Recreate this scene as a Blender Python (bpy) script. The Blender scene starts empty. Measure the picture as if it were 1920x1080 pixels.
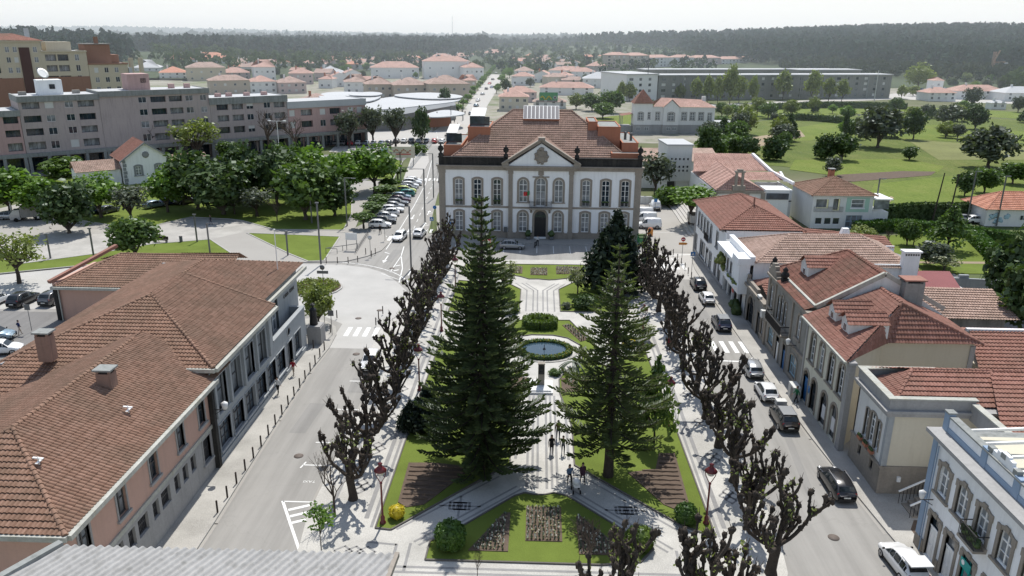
# Town square seen from the air: town hall, formal garden with two tall araucarias, pollarded plane rows.
# World: X right, Y along the garden axis away from the camera, Z up, metres.  Street level z = 0.
import bpy, bmesh, math, random
from mathutils import Vector, Matrix
V=Vector; PI=math.pi
SC=bpy.context.scene; C=SC.collection
CAM_H=32.0; FPX=1460.0; PITCH=math.radians(17.95); ROLL=math.radians(0.5); YAW=math.radians(1.866)
def _axes():
    cp,sp=math.cos(PITCH),math.sin(PITCH)
    f=V((-math.sin(YAW)*cp,math.cos(YAW)*cp,-sp)); r=V((math.cos(YAW),math.sin(YAW),0)); u=r.cross(f)
    c,s=math.cos(ROLL),math.sin(ROLL)
    return c*r+s*u, c*u-s*r, f
AX_R,AX_U,AX_F=_axes()
def _ray(px,py): return ((px-960)/FPX)*AX_R+((540-py)/FPX)*AX_U+AX_F
def G(px,py,z=0.0):                       # survey: photo pixel -> point on the level z
    d=_ray(px,py); t=(z-CAM_H)/d.z; return (d.x*t,d.y*t)
def HT(px,py,bx,by):                      # height above the ground of a photo pixel that stands over (bx,by)
    x,y=G(bx,by); d=_ray(px,py); t=math.hypot(x,y)/math.hypot(d.x,d.y); return CAM_H+d.z*t
def AY(px,py,Y):                          # photo pixel -> (x,z) on the upright plane y=Y
    d=_ray(px,py); t=Y/d.y; return (d.x*t,CAM_H+d.z*t)
# ---------------------------------------------------------------- mesh builder
class MB:
    def __init__(s): s.v=[];s.f=[];s.m=[];s.sm=[]
    def add(s,vs,fs,mi=0,sm=False):
        o=len(s.v); s.v.extend(tuple(v) for v in vs)
        for f in fs: s.f.append(tuple(i+o for i in f)); s.m.append(mi); s.sm.append(sm)
    def face(s,vs,mi=0): s.add(vs,[tuple(range(len(vs)))],mi)
    def box(s,x0,x1,y0,y1,z0,z1,mi=0):
        s.add([(x0,y0,z0),(x1,y0,z0),(x1,y1,z0),(x0,y1,z0),(x0,y0,z1),(x1,y0,z1),(x1,y1,z1),(x0,y1,z1)],
              [(0,3,2,1),(4,5,6,7),(0,1,5,4),(1,2,6,5),(2,3,7,6),(3,0,4,7)],mi)
    def cbox(s,cx,cy,z0,w,d,h,mi=0): s.box(cx-w/2,cx+w/2,cy-d/2,cy+d/2,z0,z0+h,mi)
    def bar(s,a,b,w,h=None,mi=0,up=(0,0,1)):        # box beam from a to b
        a,b=V(a),V(b); d=b-a
        if d.length<1e-6: return
        d.normalize(); u=V(up)
        if abs(d.dot(u))>.98: u=V((0,1,0))
        r=d.cross(u).normalized(); u=r.cross(d); h=h or w
        q=[(-1,-1),(1,-1),(1,1),(-1,1)]
        s.add([a+r*(i*w/2)+u*(j*h/2) for i,j in q]+[b+r*(i*w/2)+u*(j*h/2) for i,j in q],
              [(0,1,2,3),(7,6,5,4),(0,4,5,1),(1,5,6,2),(2,6,7,3),(3,7,4,0)],mi)
    def prism(s,poly,z0,z1,mi=0,bottom=False,mt=None):
        n=len(poly); a=sum(poly[i][0]*poly[(i+1)%n][1]-poly[(i+1)%n][0]*poly[i][1] for i in range(n))
        if a<0: poly=poly[::-1]
        s.add([(p[0],p[1],z1) for p in poly],[tuple(range(n))],mi if mt is None else mt)
        s.add([(p[0],p[1],z0) for p in poly]+[(p[0],p[1],z1) for p in poly],[(i,(i+1)%n,n+(i+1)%n,n+i) for i in range(n)],mi)
        if bottom: s.add([(p[0],p[1],z0) for p in poly],[tuple(range(n))[::-1]],mi)
    def tube(s,pts,rads,n=7,mi=0,cap=True,sm=True):
        pts=[V(p) for p in pts]
        if not hasattr(rads,'__len__'): rads=[rads]*len(pts)
        vs=[];fs=[]; pr=None
        for i,p in enumerate(pts):
            d=(pts[min(i+1,len(pts)-1)]-pts[max(i-1,0)])
            d=d.normalized() if d.length>1e-9 else V((0,0,1))
            if pr is None:
                pr=V((1,0,0)) if abs(d.x)<.9 else V((0,1,0))
            pr=(pr-d*pr.dot(d)).normalized(); q=d.cross(pr)
            for k in range(n):
                a=2*PI*k/n; vs.append(p+(pr*math.cos(a)+q*math.sin(a))*rads[i])
        for i in range(len(pts)-1):
            for k in range(n): fs.append((i*n+k,i*n+(k+1)%n,(i+1)*n+(k+1)%n,(i+1)*n+k))
        s.add(vs,fs,mi,sm)
        if cap: s.add(vs[:n],[tuple(range(n))[::-1]],mi); s.add(vs[-n:],[tuple(range(n))],mi)
    def lathe(s,prof,c=(0,0,0),n=12,mi=0,sm=True):
        vs=[];fs=[]
        for r,z in prof:
            for k in range(n): a=2*PI*k/n; vs.append((c[0]+r*math.cos(a),c[1]+r*math.sin(a),c[2]+z))
        for i in range(len(prof)-1):
            for k in range(n): fs.append((i*n+k,i*n+(k+1)%n,(i+1)*n+(k+1)%n,(i+1)*n+k))
        s.add(vs,fs,mi,sm); s.add(vs[-n:],[tuple(range(n))],mi); s.add(vs[:n],[tuple(range(n))[::-1]],mi)
    def blob(s,c,r,seed=0,amp=.15,nu=8,nv=5,mi=0,sz=(1,1,1)):
        R=random.Random(seed); vs=[];fs=[]
        for j in range(nv+1):
            t=PI*j/nv
            for i in range(nu):
                p=2*PI*i/nu+j*.4; k=r*(1+R.uniform(-amp,amp))
                vs.append((c[0]+k*sz[0]*math.sin(t)*math.cos(p),c[1]+k*sz[1]*math.sin(t)*math.sin(p),c[2]+k*sz[2]*math.cos(t)))
        for j in range(nv):
            for i in range(nu): fs.append((j*nu+i,(j+1)*nu+i,(j+1)*nu+(i+1)%nu,j*nu+(i+1)%nu))
        s.add(vs,fs,mi,True)
    def mesh(s,name,mats):
        me=bpy.data.meshes.new(name); me.from_pydata(s.v,[],s.f)
        for m in (mats if isinstance(mats,(list,tuple)) else [mats]): me.materials.append(m)
        me.polygons.foreach_set('material_index',s.m); me.polygons.foreach_set('use_smooth',s.sm); me.update(); return me
    def obj(s,name,mats,parent=None,loc=None,**kw): return link(name,s.mesh(name,mats),parent,loc,**kw)
def link(name,data,parent=None,loc=None,rotz=None,label=None,cat=None,group=None,kind=None):
    o=bpy.data.objects.new(name,data); C.objects.link(o)
    if parent: o.parent=parent
    if loc is not None: o.location=loc
    if rotz: o.rotation_euler=(0,0,rotz)
    for k,v in (('label',label),('category',cat),('group',group),('kind',kind)):
        if v: o[k]=v
    return o
def thing(name,label,cat,loc=(0,0,0),rotz=0,group=None):
    if len(loc)==2: loc=(loc[0],loc[1],0)
    return link(name,None,None,loc,rotz,label,cat,group)
def kids(o): return [c for c in bpy.data.objects if c.parent==o]
_tree={}
def dup(root,loc,rotz=0,label=None,group=None,scale=None):
    if root.name not in _tree: _tree[root.name]=[(c,[g for g in kids(c)]) for c in kids(root)]
    r=root.copy(); C.objects.link(r); r.location=loc if len(loc)==3 else (loc[0],loc[1],0); r.rotation_euler=(0,0,rotz)
    if scale: r.scale=scale if hasattr(scale,'__len__') else (scale,)*3
    if label: r['label']=label
    if group: r['group']=group
    for c,gs in _tree[root.name]:
        d=c.copy(); C.objects.link(d); d.parent=r
        for g in gs:
            e=g.copy(); C.objects.link(e); e.parent=d
    return r
ORD='first second third fourth fifth sixth seventh eighth ninth tenth eleventh twelfth thirteenth fourteenth fifteenth sixteenth seventeenth eighteenth nineteenth twentieth'.split()
def ordn(i):
    if i<20: return ORD[i]
    t=["twent","thirt","fort","fift","sixt","sevent"][i//10-2+(1 if i%10==9 else 0)] if i%10==9 else ["twenty","thirty","forty","fifty","sixty","seventy"][(i+1)//10-2]
    return t+"ieth" if i%10==9 else t+"-"+ORD[(i+1)%10-1]
# ---------------------------------------------------------------- materials
def _nt(name):
    m=bpy.data.materials.new(name); m.use_nodes=True; t=m.node_tree; t.nodes.clear()
    return m,t,t.nodes,t.links
def _out(t,sh):
    o=t.nodes.new('ShaderNodeOutputMaterial'); t.links.new(sh,o.inputs[0])
def _noise(t,scale,detail=4,coord='Object',sx=None,rough=.6):
    n=t.nodes.new('ShaderNodeTexNoise'); n.inputs['Scale'].default_value=scale; n.inputs['Detail'].default_value=detail; n.inputs['Roughness'].default_value=rough
    c=t.nodes.new('ShaderNodeTexCoord'); out=c.outputs[coord]
    if sx:
        mp=t.nodes.new('ShaderNodeMapping'); mp.inputs['Scale'].default_value=sx; t.links.new(out,mp.inputs[0]); out=mp.outputs[0]
    t.links.new(out,n.inputs['Vector']); return n.outputs['Fac']
def _ramp(t,fac,stops):
    r=t.nodes.new('ShaderNodeValToRGB'); e=r.color_ramp.elements
    e[0].position,e[0].color=stops[0][0],(*stops[0][1],1); e[1].position,e[1].color=stops[-1][0],(*stops[-1][1],1)
    for p,c in stops[1:-1]:
        k=e.new(p); k.color=(*c,1)
    t.links.new(fac,r.inputs[0]); return r.outputs[0]
def _mix(t,fac,a,b,mode='MIX'):
    m=t.nodes.new('ShaderNodeMixRGB'); m.blend_type=mode
    for i,x in ((0,fac),(1,a),(2,b)):
        if isinstance(x,(int,float)): m.inputs[i].default_value=x
        elif isinstance(x,tuple): m.inputs[i].default_value=(*x,1) if len(x)==3 else x
        else: t.links.new(x,m.inputs[i])
    return m.outputs[0]
def _bump(t,h,strength=.4,dist=.05):
    b=t.nodes.new('ShaderNodeBump'); b.inputs['Strength'].default_value=strength; b.inputs['Distance'].default_value=dist
    t.links.new(h,b.inputs['Height']); return b.outputs[0]
def _bsdf(t,col,rough=.8,spec=.3,metal=0,normal=None):
    p=t.nodes.new('ShaderNodeBsdfPrincipled'); p.inputs['Roughness'].default_value=rough; p.inputs['Specular IOR Level'].default_value=spec; p.inputs['Metallic'].default_value=metal
    if isinstance(col,tuple): p.inputs['Base Color'].default_value=(*col,1)
    else: t.links.new(col,p.inputs['Base Color'])
    if normal is not None: t.links.new(normal,p.inputs['Normal'])
    return p.outputs[0]
def sc(c,k): return tuple(min(1,x*k) for x in c)
def weather(name,col,var=.25,scale=.8,fine=9,rough=.85,streak=0,dirt=(.12,.11,.09),bump=.25,spec=.25,coord='Object'):
    m,t,N,L=_nt(name)
    a=_noise(t,scale,5,coord); b=_noise(t,fine,3,coord)
    c=_ramp(t,a,[(.28,sc(col,1-var)),(.72,sc(col,1+var*.6))])
    c=_mix(t,.5,c,_ramp(t,b,[(.3,sc(col,1-var*.8)),(.7,sc(col,1+var*.5))]))
    if streak:
        s=_noise(t,1,4,coord,(2.2,2.2,.22)); f=_ramp(t,s,[(.50,(0,0,0)),(.75,(streak,)*3)]); c=_mix(t,f,c,dirt)
    _out(t,_bsdf(t,c,rough,spec,0,_bump(t,b,bump,.03))); return m
def plain(name,col,rough=.6,spec=.4,metal=0):
    m,t,N,L=_nt(name); _out(t,_bsdf(t,col,rough,spec,metal)); return m
def leafmat(name,dark,light,scale=.35,trans=.35,gloss=.03):
    m,t,N,L=_nt(name)
    a=_noise(t,scale,3); b=_noise(t,3.0,2)
    oi=N.new('ShaderNodeObjectInfo'); 
    f=N.new('ShaderNodeMath'); f.operation='ADD'; L.new(a,f.inputs[0])
    g=N.new('ShaderNodeMath'); g.operation='MULTIPLY_ADD'; L.new(oi.outputs['Random'],g.inputs[0]); g.inputs[1].default_value=.16; g.inputs[2].default_value=-.08
    L.new(g.outputs[0],f.inputs[1])
    c=_mix(t,.4,_ramp(t,f.outputs[0],[(.32,dark),(.68,light)]),_ramp(t,b,[(.3,dark),(.7,light)]))
    d=N.new('ShaderNodeBsdfDiffuse'); L.new(c,d.inputs[0]); r=N.new('ShaderNodeBsdfTranslucent'); L.new(_mix(t,1,c,(1.0,1.15,.45),'MULTIPLY'),r.inputs[0])
    x=N.new('ShaderNodeMixShader'); x.inputs[0].default_value=trans; L.new(d.outputs[0],x.inputs[1]); L.new(r.outputs[0],x.inputs[2])
    gl=N.new('ShaderNodeBsdfGlossy'); gl.inputs['Roughness'].default_value=.45; gl.inputs[0].default_value=(.8,.85,.9,1)
    x2=N.new('ShaderNodeMixShader'); x2.inputs[0].default_value=gloss; L.new(x.outputs[0],x2.inputs[1]); L.new(gl.outputs[0],x2.inputs[2])
    _out(t,x2.outputs[0]); return m
def tilemat(name,cols,pu=.24,pv=.4,lichen=.35,bump=0,lich=(.10,.085,.06)):
    # fired clay tiles: each tile its own tone (UV in metres), lichen and soot in patches
    m,t,N,L=_nt(name)
    uv=N.new('ShaderNodeUVMap'); sep=N.new('ShaderNodeSeparateXYZ'); L.new(uv.outputs[0],sep.inputs[0])
    def fl(o,p):
        d=N.new('ShaderNodeMath'); d.operation='DIVIDE'; L.new(o,d.inputs[0]); d.inputs[1].default_value=p
        f=N.new('ShaderNodeMath'); f.operation='FLOOR'; L.new(d.outputs[0],f.inputs[0]); return d.outputs[0],f.outputs[0]
    du,u=fl(sep.outputs[0],pu); dv,v=fl(sep.outputs[1],pv)
    cb=N.new('ShaderNodeCombineXYZ'); L.new(u,cb.inputs[0]); L.new(v,cb.inputs[1])
    wn=N.new('ShaderNodeTexWhiteNoise'); wn.noise_dimensions='2D'; L.new(cb.outputs[0],wn.inputs['Vector'])
    c=_ramp(t,wn.outputs['Value'],[(0,cols[0]),(.5,cols[1]),(1,cols[2])])
    a=_noise(t,.28,6); f=_ramp(t,a,[(.42,(0,0,0)),(.72,(lichen,)*3)]); c=_mix(t,f,c,lich)
    b=_noise(t,2.5,5); f2=_ramp(t,b,[(.45,(0,0,0)),(.8,(lichen*.9,)*3)]); c=_mix(t,f2,c,sc(lich,.7))
    nrm=None
    if bump:
        w=N.new('ShaderNodeMath'); w.operation='FRACT'; L.new(du,w.inputs[0])
        w2=N.new('ShaderNodeMath'); w2.operation='SINE'; w3=N.new('ShaderNodeMath'); w3.operation='MULTIPLY'; L.new(w.outputs[0],w3.inputs[0]); w3.inputs[1].default_value=PI; L.new(w3.outputs[0],w2.inputs[0])
        h=N.new('ShaderNodeMath'); h.operation='FRACT'; L.new(dv,h.inputs[0])
        ad=N.new('ShaderNodeMath'); ad.operation='SUBTRACT'; L.new(w2.outputs[0],ad.inputs[0]); L.new(h.outputs[0],ad.inputs[1])
        nrm=_bump(t,ad.outputs[0],bump,.06)
    _out(t,_bsdf(t,c,.85,.2,0,nrm)); return m
def glassmat(name,col=(.02,.03,.04),rough=.06,spec=.6):
    m,t,N,L=_nt(name); a=_noise(t,.6,2); c=_ramp(t,a,[(.4,col),(.65,sc(col,2.2))]); _out(t,_bsdf(t,c,rough,spec)); return m
K={}
def MT(k): return K[k]
W=weather
def asphalt(name,col):
    m,t,N,L=_nt(name); a=_noise(t,.09,6); b=_noise(t,.7,5); c=_noise(t,32,3); st=_noise(t,1,5,'Object',(.9,.05,1))
    x=_ramp(t,a,[(.3,sc(col,.80)),(.5,col),(.7,sc(col,1.10))]); x=_mix(t,.4,x,_ramp(t,b,[(.3,sc(col,.78)),(.7,sc(col,1.14))])); x=_mix(t,.5,x,_ramp(t,st,[(.36,sc(col,.62)),(.6,sc(col,1.1))])); x=_mix(t,.3,x,_ramp(t,c,[(.3,sc(col,.6)),(.7,sc(col,1.3))]))
    v=N.new('ShaderNodeTexVoronoi'); v.feature='DISTANCE_TO_EDGE'; v.inputs['Scale'].default_value=.11; tc=N.new('ShaderNodeTexCoord'); mp=N.new('ShaderNodeVectorMath'); mp.operation='ADD'; nz=N.new('ShaderNodeTexNoise'); nz.inputs['Scale'].default_value=.5; nz.inputs['Detail'].default_value=5; L.new(tc.outputs['Object'],nz.inputs['Vector']); sv=N.new('ShaderNodeVectorMath'); sv.operation='SCALE'; sv.inputs['Scale'].default_value=3.5; L.new(nz.outputs['Color'],sv.inputs[0]); L.new(tc.outputs['Object'],mp.inputs[0]); L.new(sv.outputs[0],mp.inputs[1]); L.new(mp.outputs[0],v.inputs['Vector'])
    f=_ramp(t,v.outputs['Distance'],[(0,(.13,.13,.13)),(.006,(0,0,0))]); x=_mix(t,f,x,sc(col,.45)); _out(t,_bsdf(t,x,.92,.2,0,_bump(t,c,.3,.02))); return m
K['asphalt']=asphalt('asphalt',(.30,.29,.272)); K['patch']=asphalt('asphalt_patch',(.262,.255,.243)); K['asphalt_dark']=asphalt('worn_asphalt',(.20,.195,.19))
K['sett']=W('granite_sett',(.43,.42,.40),.2,.25,9,.9,bump=.5)
K['lime']=W('limestone_cobble',(.49,.475,.44),.5,.25,15,.88,bump=.6)
K['lime2']=W('pale_cobble',(.40,.385,.355),.5,.3,15,.88,bump=.6)
K['basalt']=W('basalt_cobble',(.27,.265,.26),.3,.5,12,.88,bump=.5)
K['slab']=W('pale_concrete_slab',(.42,.405,.38),.1,.15,6,.9)
K['path']=W('grey_path',(.33,.315,.29),.12,.2,8,.9)
K['kerb']=W('granite_kerb',(.40,.39,.37),.18,.6,9,.85)
K['darkkerb']=W('dark_stone_edging',(.13,.12,.11),.3,.8,9,.9)
K['paint']=W('white_road_paint',(.72,.72,.70),.12,2,20,.7)
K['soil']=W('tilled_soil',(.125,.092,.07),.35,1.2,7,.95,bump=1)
K['lawn']=W('mown_lawn',(.135,.178,.036),.40,.3,14,.95,bump=.9,spec=.1)
K['field']=W('meadow_grass',(.085,.135,.025),.5,.06,1.2,.95,bump=.9,spec=.1)
K['white']=W('white_stucco',(.82,.83,.84),.07,.3,6,.85,.26,(.42,.42,.42))
K['white2']=W('aged_white_stucco',(.66,.66,.65),.1,.3,5,.85,.3,(.33,.32,.30))
K['granite']=W('granite',(.30,.265,.225),.28,.5,6,.85,.3,(.12,.11,.10),.4)
K['granite_g']=W('grey_granite',(.34,.335,.33),.2,.4,6,.85,.3,(.16,.16,.16),.4)
K['blackstone']=W('sooty_stone',(.035,.034,.033),.6,.7,4,.95,.3,(.13,.12,.10),.5)
K['concrete']=W('stained_concrete',(.27,.28,.27),.25,.4,4,.9,.55,(.10,.11,.10))
K['pinkwall']=W('salmon_stucco',(.52,.335,.27),.08,.3,6,.9,.2,(.30,.22,.19))
K['glass']=glassmat('window_glass'); K['glass_l']=glassmat('curtained_glass',(.16,.17,.18),.12,.5)
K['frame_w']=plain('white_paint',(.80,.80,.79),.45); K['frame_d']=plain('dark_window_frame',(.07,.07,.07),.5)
K['shutter']=W('roller_shutter',(.58,.58,.56),.05,1,30,.6)
K['iron']=plain('black_iron',(.018,.018,.02),.5); K['steel']=plain('grey_steel',(.13,.135,.14),.45,.5,.3)
K['rust']=W('corten_steel',(.055,.042,.036),.3,2,14,.8)
K['terra']=W('terracotta_render',(.40,.17,.105),.12,.5,6,.9,.2,(.2,.1,.07))
K['bark']=W('dark_bark',(.068,.055,.045),.5,2.5,14,.95,bump=1)
K['bark2']=W('grey_bark',(.10,.085,.07),.4,2.5,14,.95,bump=1)
K['rt_brown']=tilemat('brown_roof_tile',((.215,.125,.088),(.255,.152,.108),(.295,.18,.132)),lichen=.42)
K['rt_red']=tilemat('red_roof_tile',((.245,.118,.09),(.28,.138,.106),(.32,.165,.13)),lichen=.34)
K['rt_dark']=tilemat('dark_red_roof_tile',((.165,.072,.053),(.21,.092,.068),(.26,.125,.095)),lichen=.55)
K['rt_pale']=tilemat('pale_roof_tile',((.36,.25,.20),(.42,.295,.24),(.48,.345,.285)),lichen=.4)
K['rt_hall']=tilemat('town_hall_roof_tile',((.275,.18,.142),(.32,.212,.17),(.365,.245,.2)),lichen=.45)
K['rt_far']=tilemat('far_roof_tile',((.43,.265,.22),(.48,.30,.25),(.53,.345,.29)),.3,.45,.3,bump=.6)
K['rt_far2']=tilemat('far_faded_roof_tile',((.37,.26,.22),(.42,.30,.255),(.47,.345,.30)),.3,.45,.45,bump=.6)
K['rt_orange']=tilemat('new_orange_roof_tile',((.46,.21,.14),(.52,.245,.165),(.56,.28,.20)),.3,.45,.1,bump=.6)
K['leaf_bright']=leafmat('bright_spring_leaves',(.075,.14,.02),(.22,.35,.06),.35)
K['leaf_mid']=leafmat('mid_green_leaves',(.05,.09,.022),(.15,.225,.055),.4)
K['leaf_dark']=leafmat('dark_evergreen_leaves',(.03,.055,.018),(.10,.15,.045),.4,.2)
K['leaf_black']=leafmat('blackish_conifer_leaves',(.010,.018,.012),(.032,.048,.024),.4,.12,.02)
K['leaf_olive']=leafmat('olive_leaves',(.06,.075,.05),(.15,.17,.115),.5,.2)
K['leaf_yellow']=leafmat('yellow_green_leaves',(.12,.15,.035),(.29,.33,.10),.5)
K['leaf_pale']=leafmat('pale_blossom_leaves',(.13,.15,.06),(.36,.37,.24),.7)
K['needle']=leafmat('araucaria_needles',(.06,.085,.035),(.18,.205,.085),.35,.4,.02)
K['needle_d']=leafmat('dark_araucaria_needles',(.034,.055,.027),(.115,.145,.062),.35,.35,.02)
K['box']=leafmat('clipped_box_leaves',(.035,.08,.014),(.11,.20,.03),1.5,.2)
K['box_y']=leafmat('golden_box_leaves',(.06,.10,.012),(.17,.24,.03),1.5,.3)
K['flower_y']=leafmat('yellow_flowers',(.42,.33,.02),(.75,.60,.04),1.5,.2)
K['flower_w']=leafmat('pale_flowers',(.5,.47,.40),(.8,.76,.66),2,.2)
K['twig']=plain('bare_twigs',(.10,.08,.065),.9,.1)
K['water']=plain('pond_water',(.03,.055,.075),.06,.6)
K['forest']=leafmat('forest_leaves',(.012,.028,.020),(.045,.078,.046),.022,.08,0)
K['forest_l']=leafmat('young_wood_leaves',(.04,.065,.022),(.10,.14,.05),.06,.2,0)
# ---------------------------------------------------------------- camera, sky, sun
cam=bpy.data.cameras.new('camera'); cam.sensor_width=36; cam.lens=36*FPX/1920; cam.clip_end=30000; cam.clip_start=.5
co=bpy.data.objects.new('camera',cam); C.objects.link(co); SC.camera=co
mw=Matrix((AX_R,AX_U,-AX_F)).transposed().to_4x4(); mw.translation=V((0,0,CAM_H)); co.matrix_world=mw
SUN_EL,SUN_AZ=math.radians(60),math.radians(6)          # azimuth measured from +Y towards +X
wd=bpy.data.worlds.new('World'); SC.world=wd; wd.use_nodes=True; nt=wd.node_tree; bg=nt.nodes['Background']
sky=nt.nodes.new('ShaderNodeTexSky'); sky.sky_type='NISHITA'; sky.sun_disc=False; sky.sun_elevation=SUN_EL; sky.sun_rotation=SUN_AZ
sky.altitude=60; sky.air_density=1.3; sky.dust_density=1.2; sky.ozone_density=1.2
tc=nt.nodes.new('ShaderNodeTexCoord'); sp=nt.nodes.new('ShaderNodeSeparateXYZ'); nt.links.new(tc.outputs['Generated'],sp.inputs[0])
hr=_ramp(nt,sp.outputs[2],[(0,(.97,.97,.97)),(.08,(.72,.72,.72)),(.3,(.16,.16,.16)),(1,(.03,.03,.03))])      # bright milky haze low over the horizon
nt.links.new(_mix(nt,hr,sky.outputs[0],(7.6,7.85,7.95)),bg.inputs[0]); bg.inputs[1].default_value=.135
sl=bpy.data.lights.new('sun','SUN'); sl.energy=5.0; sl.angle=math.radians(.5); sl.color=(1,.965,.90)
so=bpy.data.objects.new('sun',sl); C.objects.link(so)
sd=V((math.sin(SUN_AZ)*math.cos(SUN_EL),math.cos(SUN_AZ)*math.cos(SUN_EL),math.sin(SUN_EL))); so.rotation_euler=sd.to_track_quat('Z','Y').to_euler(); so.location=(0,0,200)
SC.view_settings.view_transform='Standard'; SC.view_settings.look='None'; SC.view_settings.exposure=0
SC.cycles.use_denoising=True; SC.cycles.max_bounces=6; SC.cycles.transparent_max_bounces=4; SC.cycles.caustics_reflective=False; SC.cycles.caustics_refractive=False
SC.cycles.volume_bounces=1; SC.cycles.sample_clamp_indirect=6
# ---------------------------------------------------------------- terrain
def groundmat():
    m,t,N,L=_nt('ground'); a=_noise(t,.006,6); b=_noise(t,.05,5); d=_noise(t,.6,3)
    c=_ramp(t,a,[(.3,(.05,.075,.028)),(.45,(.09,.125,.045)),(.55,(.15,.14,.09)),(.62,(.075,.11,.035)),(.75,(.05,.08,.03))])
    c=_mix(t,.5,c,_ramp(t,b,[(.3,(.06,.09,.03)),(.5,(.11,.13,.06)),(.7,(.19,.175,.13))]))
    _out(t,_bsdf(t,c,.95,.1,0,_bump(t,d,.5,.2))); return m
m=MB()
xs=[-9000,-3000,-1200,-500,-200,-60,60,200,500,1200,3000,9000]; ys=[-300,-60,20,100,200,350,600,1000,1800,3500,7000,14000]
vs=[(x,y,-.05) for y in ys for x in xs]; n=len(xs)
m.add(vs,[(j*n+i,j*n+i+1,(j+1)*n+i+1,(j+1)*n+i) for j in range(len(ys)-1) for i in range(n-1)])
m.obj('ground',groundmat(),kind='structure')
def sheet(name,polys,mat,z,kind='structure',**kw):
    m=MB()
    for p in polys: m.face([(q[0],q[1],z) for q in (p if sum(p[i][0]*p[(i+1)%len(p)][1]-p[(i+1)%len(p)][0]*p[i][1] for i in range(len(p)))>0 else p[::-1])])
    return m.obj(name,K[mat],kind=kind,**kw)
def arc(cx,cy,r,a0,a1,n=16): return [(cx+r*math.cos(math.radians(a0+(a1-a0)*i/n)),cy+r*math.sin(math.radians(a0+(a1-a0)*i/n))) for i in range(n+1)]
def stroke(m,pts,w,z,mi=0):            # flat painted / paved line
    for i in range(len(pts)-1):
        a,b=V((*pts[i][:2],0)),V((*pts[i+1][:2],0)); d=(b-a)
        if d.length<1e-6: continue
        d.normalize(); q=V((-d.y,d.x,0))*(w/2); e=d*(w*.5 if i<len(pts)-2 else 0)
        m.face([(p.x,p.y,z) for p in (a-q,b+e-q,b+e+q,a+q)],mi)
# carriageways (z=0 for the big sheet, everything laid on it steps up by 4 mm)
sheet('road',[[(-75,20),(60,20),(60,128),(-18.5,128),(-21,160),(-23,200),(-26.4,240),(-41,240),(-31,205),(-27,150),(-33,126),(-75,126)]],'asphalt',0)
A0,A1=G(838,262),G(850,240)
# the avenue running on behind the town hall
av_l=[(-38,238)]+[G(*p) for p in ((868,208),(898,168),(922,138),(934,122))]
av_r=[(-25,238)]+[G(*p) for p in ((905,212),(928,175),(944,140),(950,122))]
sheet('road',[av_l+av_r[::-1]],'slab',.006)
# side street in front of the arcades, market forecourt and the far car parks
sheet('road',[[(-210,176),(-40,176),(-36,186),(-36,222),(-60,216),(-210,212)]],'asphalt_dark',.004)
sheet('pavement',[[(-36,214),(-31,214),(-40,300),(-52,330),(-80,330),(-62,240),(-60,222)]],'slab',.012)
# square paved in setts
sheet('road',[[(-22.3,76.7),(-17.5,76.7),(-17.5,84),(-16.4,88),(-16.9,96.5),(-18.8,100.2),(-21.4,104.5),(-24.2,106.8),(-28.5,108.3),(-34,108.2),(-75,104),(-75,86),(-46,88),(-27,88),(-22.4,84)]],'sett',.004)
sheet('road',[[(-76,70),(-48,70),(-48,86),(-76,86)]],'asphalt_dark',.004)
# side yard east of the town hall
sheet('road',[[(16.9,118.5),(26,118.5),(26.5,129.5),(26,150),(24.8,160),(17.5,160)]],'path',.004)
sheet('road',[[(15.4,104),(23,104),(23.3,113),(24.5,118),(16,118),(14.5,112.4)]],'slab',.004)
for q in ([(-20.6,58),(-19.2,58),(-19.0,63.5),(-20.4,63.6)],[(-17.6,66),(-16,66),(-16,69),(-17.7,69.2)],[(18.2,62),(19.4,62),(19.5,70),(18.1,70)],[(19.2,88),(21,88),(21,91.5),(19.1,91.4)],[(-22.5,110),(-21.4,110),(-21,117),(-22.4,117)],[(20.2,50.5),(20.8,50.5),(21.8,60),(21.2,60)]): sheet('road_patch',[q],'patch',.007)
m=MB(); stroke(m,[(-21.5,30),(-21.62,45),(-22.02,60),(-22.2,70),(-21.9,76.4)],.22,.008); stroke(m,[(24.0,46),(23.62,52),(23.2,59),(22.82,71),(22.62,88),(22.55,99)],.22,.008); stroke(m,[(16.95,46),(16.95,74.5)],.2,.008); stroke(m,[(-15.75,47),(-15.75,73.8)],.2,.008); m.obj('road_gutter',K['path'],kind='structure')
def towng():
    m_,t,N,L=_nt('town_ground'); a=_noise(t,.02,6); b=_noise(t,.12,5); c=_ramp(t,a,[(.35,(.10,.14,.05)),(.5,(.24,.23,.19)),(.62,(.34,.32,.28)),(.7,(.13,.16,.06))]); c=_mix(t,.5,c,_ramp(t,b,[(.35,(.09,.13,.045)),(.5,(.28,.26,.22)),(.7,(.40,.38,.34))])); _out(t,_bsdf(t,c,.95,.1)); return m_
K['townground']=towng()
sheet('ground',[[(-300,330),(-60,300),(-25,250),(60,250),(60,420),(330,560),(330,700),(260,1500),(-250,1500),(-420,900),(-420,560)]],'townground',-.02)
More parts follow.
